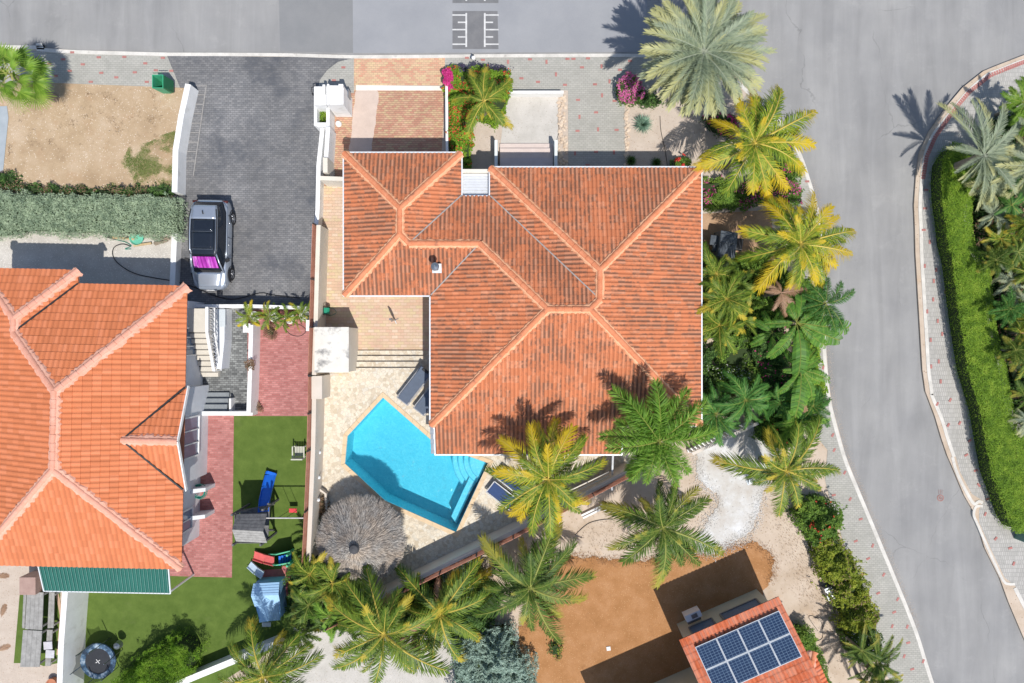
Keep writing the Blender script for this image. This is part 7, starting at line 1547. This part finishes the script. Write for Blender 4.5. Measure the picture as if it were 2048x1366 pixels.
# turf tufts so the artificial lawn has pile
# agave
c = P(1286, 248, .2); ag = thing('agave', 'round spiky blue green agave on the sandy bed right of the path', 'agave', (c.x, c.y, 0)); V = []; F = []; tn = []
for i in range(120):
    a = i*2.399; el = R(12+68*(i/120)); ln = .58*(1-.25*i/120)*random.uniform(.9, 1.1)*(1.0); d = np.array([math.cos(a)*math.cos(el), math.sin(a)*math.cos(el), math.sin(el)]); s_ = np.array([-math.sin(a), math.cos(a), 0])
    b = np.array([0, 0, .05]); m_ = b+d*ln*.5+[0, 0, .02]; t = b+d*ln+[0, 0, -.02]; o = len(V); V += [b-s_*.02, b+s_*.02, m_+s_*.028, m_-s_*.028, t+s_*.004, t-s_*.004]; F += [(o, o+1, o+2, o+3), (o+3, o+2, o+4, o+5)]; x = random.random(); tn += [x, x]
stuff(link('blades', mesh_np('blades', np.array(V), np.array(F), [('tone', 'FACE', tn)]), m_ag, ag))
for x, y, lab in ((1262, 322, 'left of two small dark agaves in the eave shadow right of the path'), (1312, 326, 'right one of two small dark agaves in the eave shadow')):
    c = P(x, y, .1); link_ = thing('agave', lab, 'agave', (c.x, c.y, 0)); o = link('blades', bpy.data.meshes['blades'], None, link_, scale=(.6, .6, .6)); stuff(o); omat(o, m_ldk)
palm('slim_palm', 'slim palm trunk at the bottom edge left of the roadside hedge, crown out of view', 1795, 1428, 3.5, circ(1795, 1428, 12, 62), DATE, MG, n_in=4, fill=3, trunk=.09)

for x, y, a_, lab in ((12, 1292, 30, 'dry curled palm frond lying on the sand at the left edge near the picnic tables'), (6, 1215, 80, 'grey dry palm frond lying on the sand cut by the left edge'), (10, 1150, 10, 'short dry palm frond below the left house eave')):
    c = P(x, y, .05); t = thing('dry_frond', lab, 'palm frond', (c.x, c.y, .04), R(a_)); o = link('leaflets', COCO[1][0], None, t, (-.5, 0, .02), (0, R(4), 0), (.9, .9, .25)); omat(o, m_fb, m_rach_b)  # dry fronds, also standing in for shadows of out-of-frame palms

hedge('shrub', 'bright green shrub between the banana plants and the kerb side palm', 'shrub', [(1595, 575), (1640, 570), (1650, 640), (1625, 690), (1590, 680)], .8, 1300, .055, m_lg, .25, 6, .2, flowers=[(m_red, .02, .05, .3)])
hedge('shrub', 'mixed green shrub at the foot of the lower banana plant', 'shrub', [(1600, 690), (1640, 700), (1650, 790), (1620, 830), (1590, 800)], .8, 1300, .055, m_lb, .25, 6, .2)
hedge('shrub', 'leafy shrub below the dark barbecue between two areca palms', 'shrub', [(1478, 505), (1530, 515), (1550, 560), (1500, 590), (1478, 560)], .8, 1300, .055, m_lg, .25, 6, .2)
hedge('shrub', 'fresh green shrub in front of the middle of the right villa wall', 'shrub', [(1412, 690), (1470, 680), (1530, 700), (1540, 740), (1480, 735), (1430, 730)], .5, 420, .055, m_lg, .25, 6, .25)
def litter(name, label, cat, mat, pts, n, spread, size, seed=0):
    q = [P(x, y, .03) for x, y in pts]; L_ = [(q[i+1]-q[i]).length for i in range(len(q)-1)]; pr = np.array(L_)/sum(L_); idx = rng.choice(len(L_), n, p=pr); t = rng.random(n)
    A = np.array([tuple(v) for v in q]); p = A[idx]*(1-t)[:, None]+A[idx+1]*t[:, None]; p[:, :2] += rng.normal(0, spread, (n, 2)); p[:, 2] = .045 if name != 'sand_drift' else -.09
    o = leaves(name, mat, None, p, size, rng.random(n), 1.5, (0, 0, 0), .7); tag(o, label, cat); stuff(o)
m_clod = ground('dark_soil_clods', [(.20, .10, .045), (.36, .19, .09)], 6, 30, .3)
litter('soil_clods', 'dark brown clods strewn along the ragged edge of the brown soil', 'soil', m_clod, [(1040, 1262), (1080, 1160), (1118, 1118), (1160, 1112), (1210, 1120), (1300, 1122), (1340, 1105), (1400, 1105), (1450, 1098), (1500, 1085), (1540, 1105), (1550, 1135), (1538, 1165)], 3500, .16, .022)
litter('pale_rubble', 'whitish rubble crumbs around the grey grit patch', 'gravel', m_grit, [(1392, 905), (1400, 960), (1440, 1000), (1408, 1050), (1395, 1100), (1430, 1106), (1480, 1080), (1510, 1050), (1520, 1000), (1540, 960)], 3500, .20, .022)
litter('leaf_litter', 'brown leaf litter scattered over the sand by the roadside hedge', 'litter', m_brownl, [(1560, 1000), (1600, 1100), (1640, 1200), (1680, 1320)], 1500, .55, .02)
litter('leaf_litter', 'sparse dry leaves on the sand outside the diagonal wall', 'litter', m_brownl, [(1130, 1080), (1250, 1060), (1380, 1050)], 900, .6, .02)
litter('sand_drift', 'thin sand drift collected along the western kerb of the road', 'sand', m_sand, [(x+6, y) for x, y in kerbW[7:20]], 6000, .10, .012)
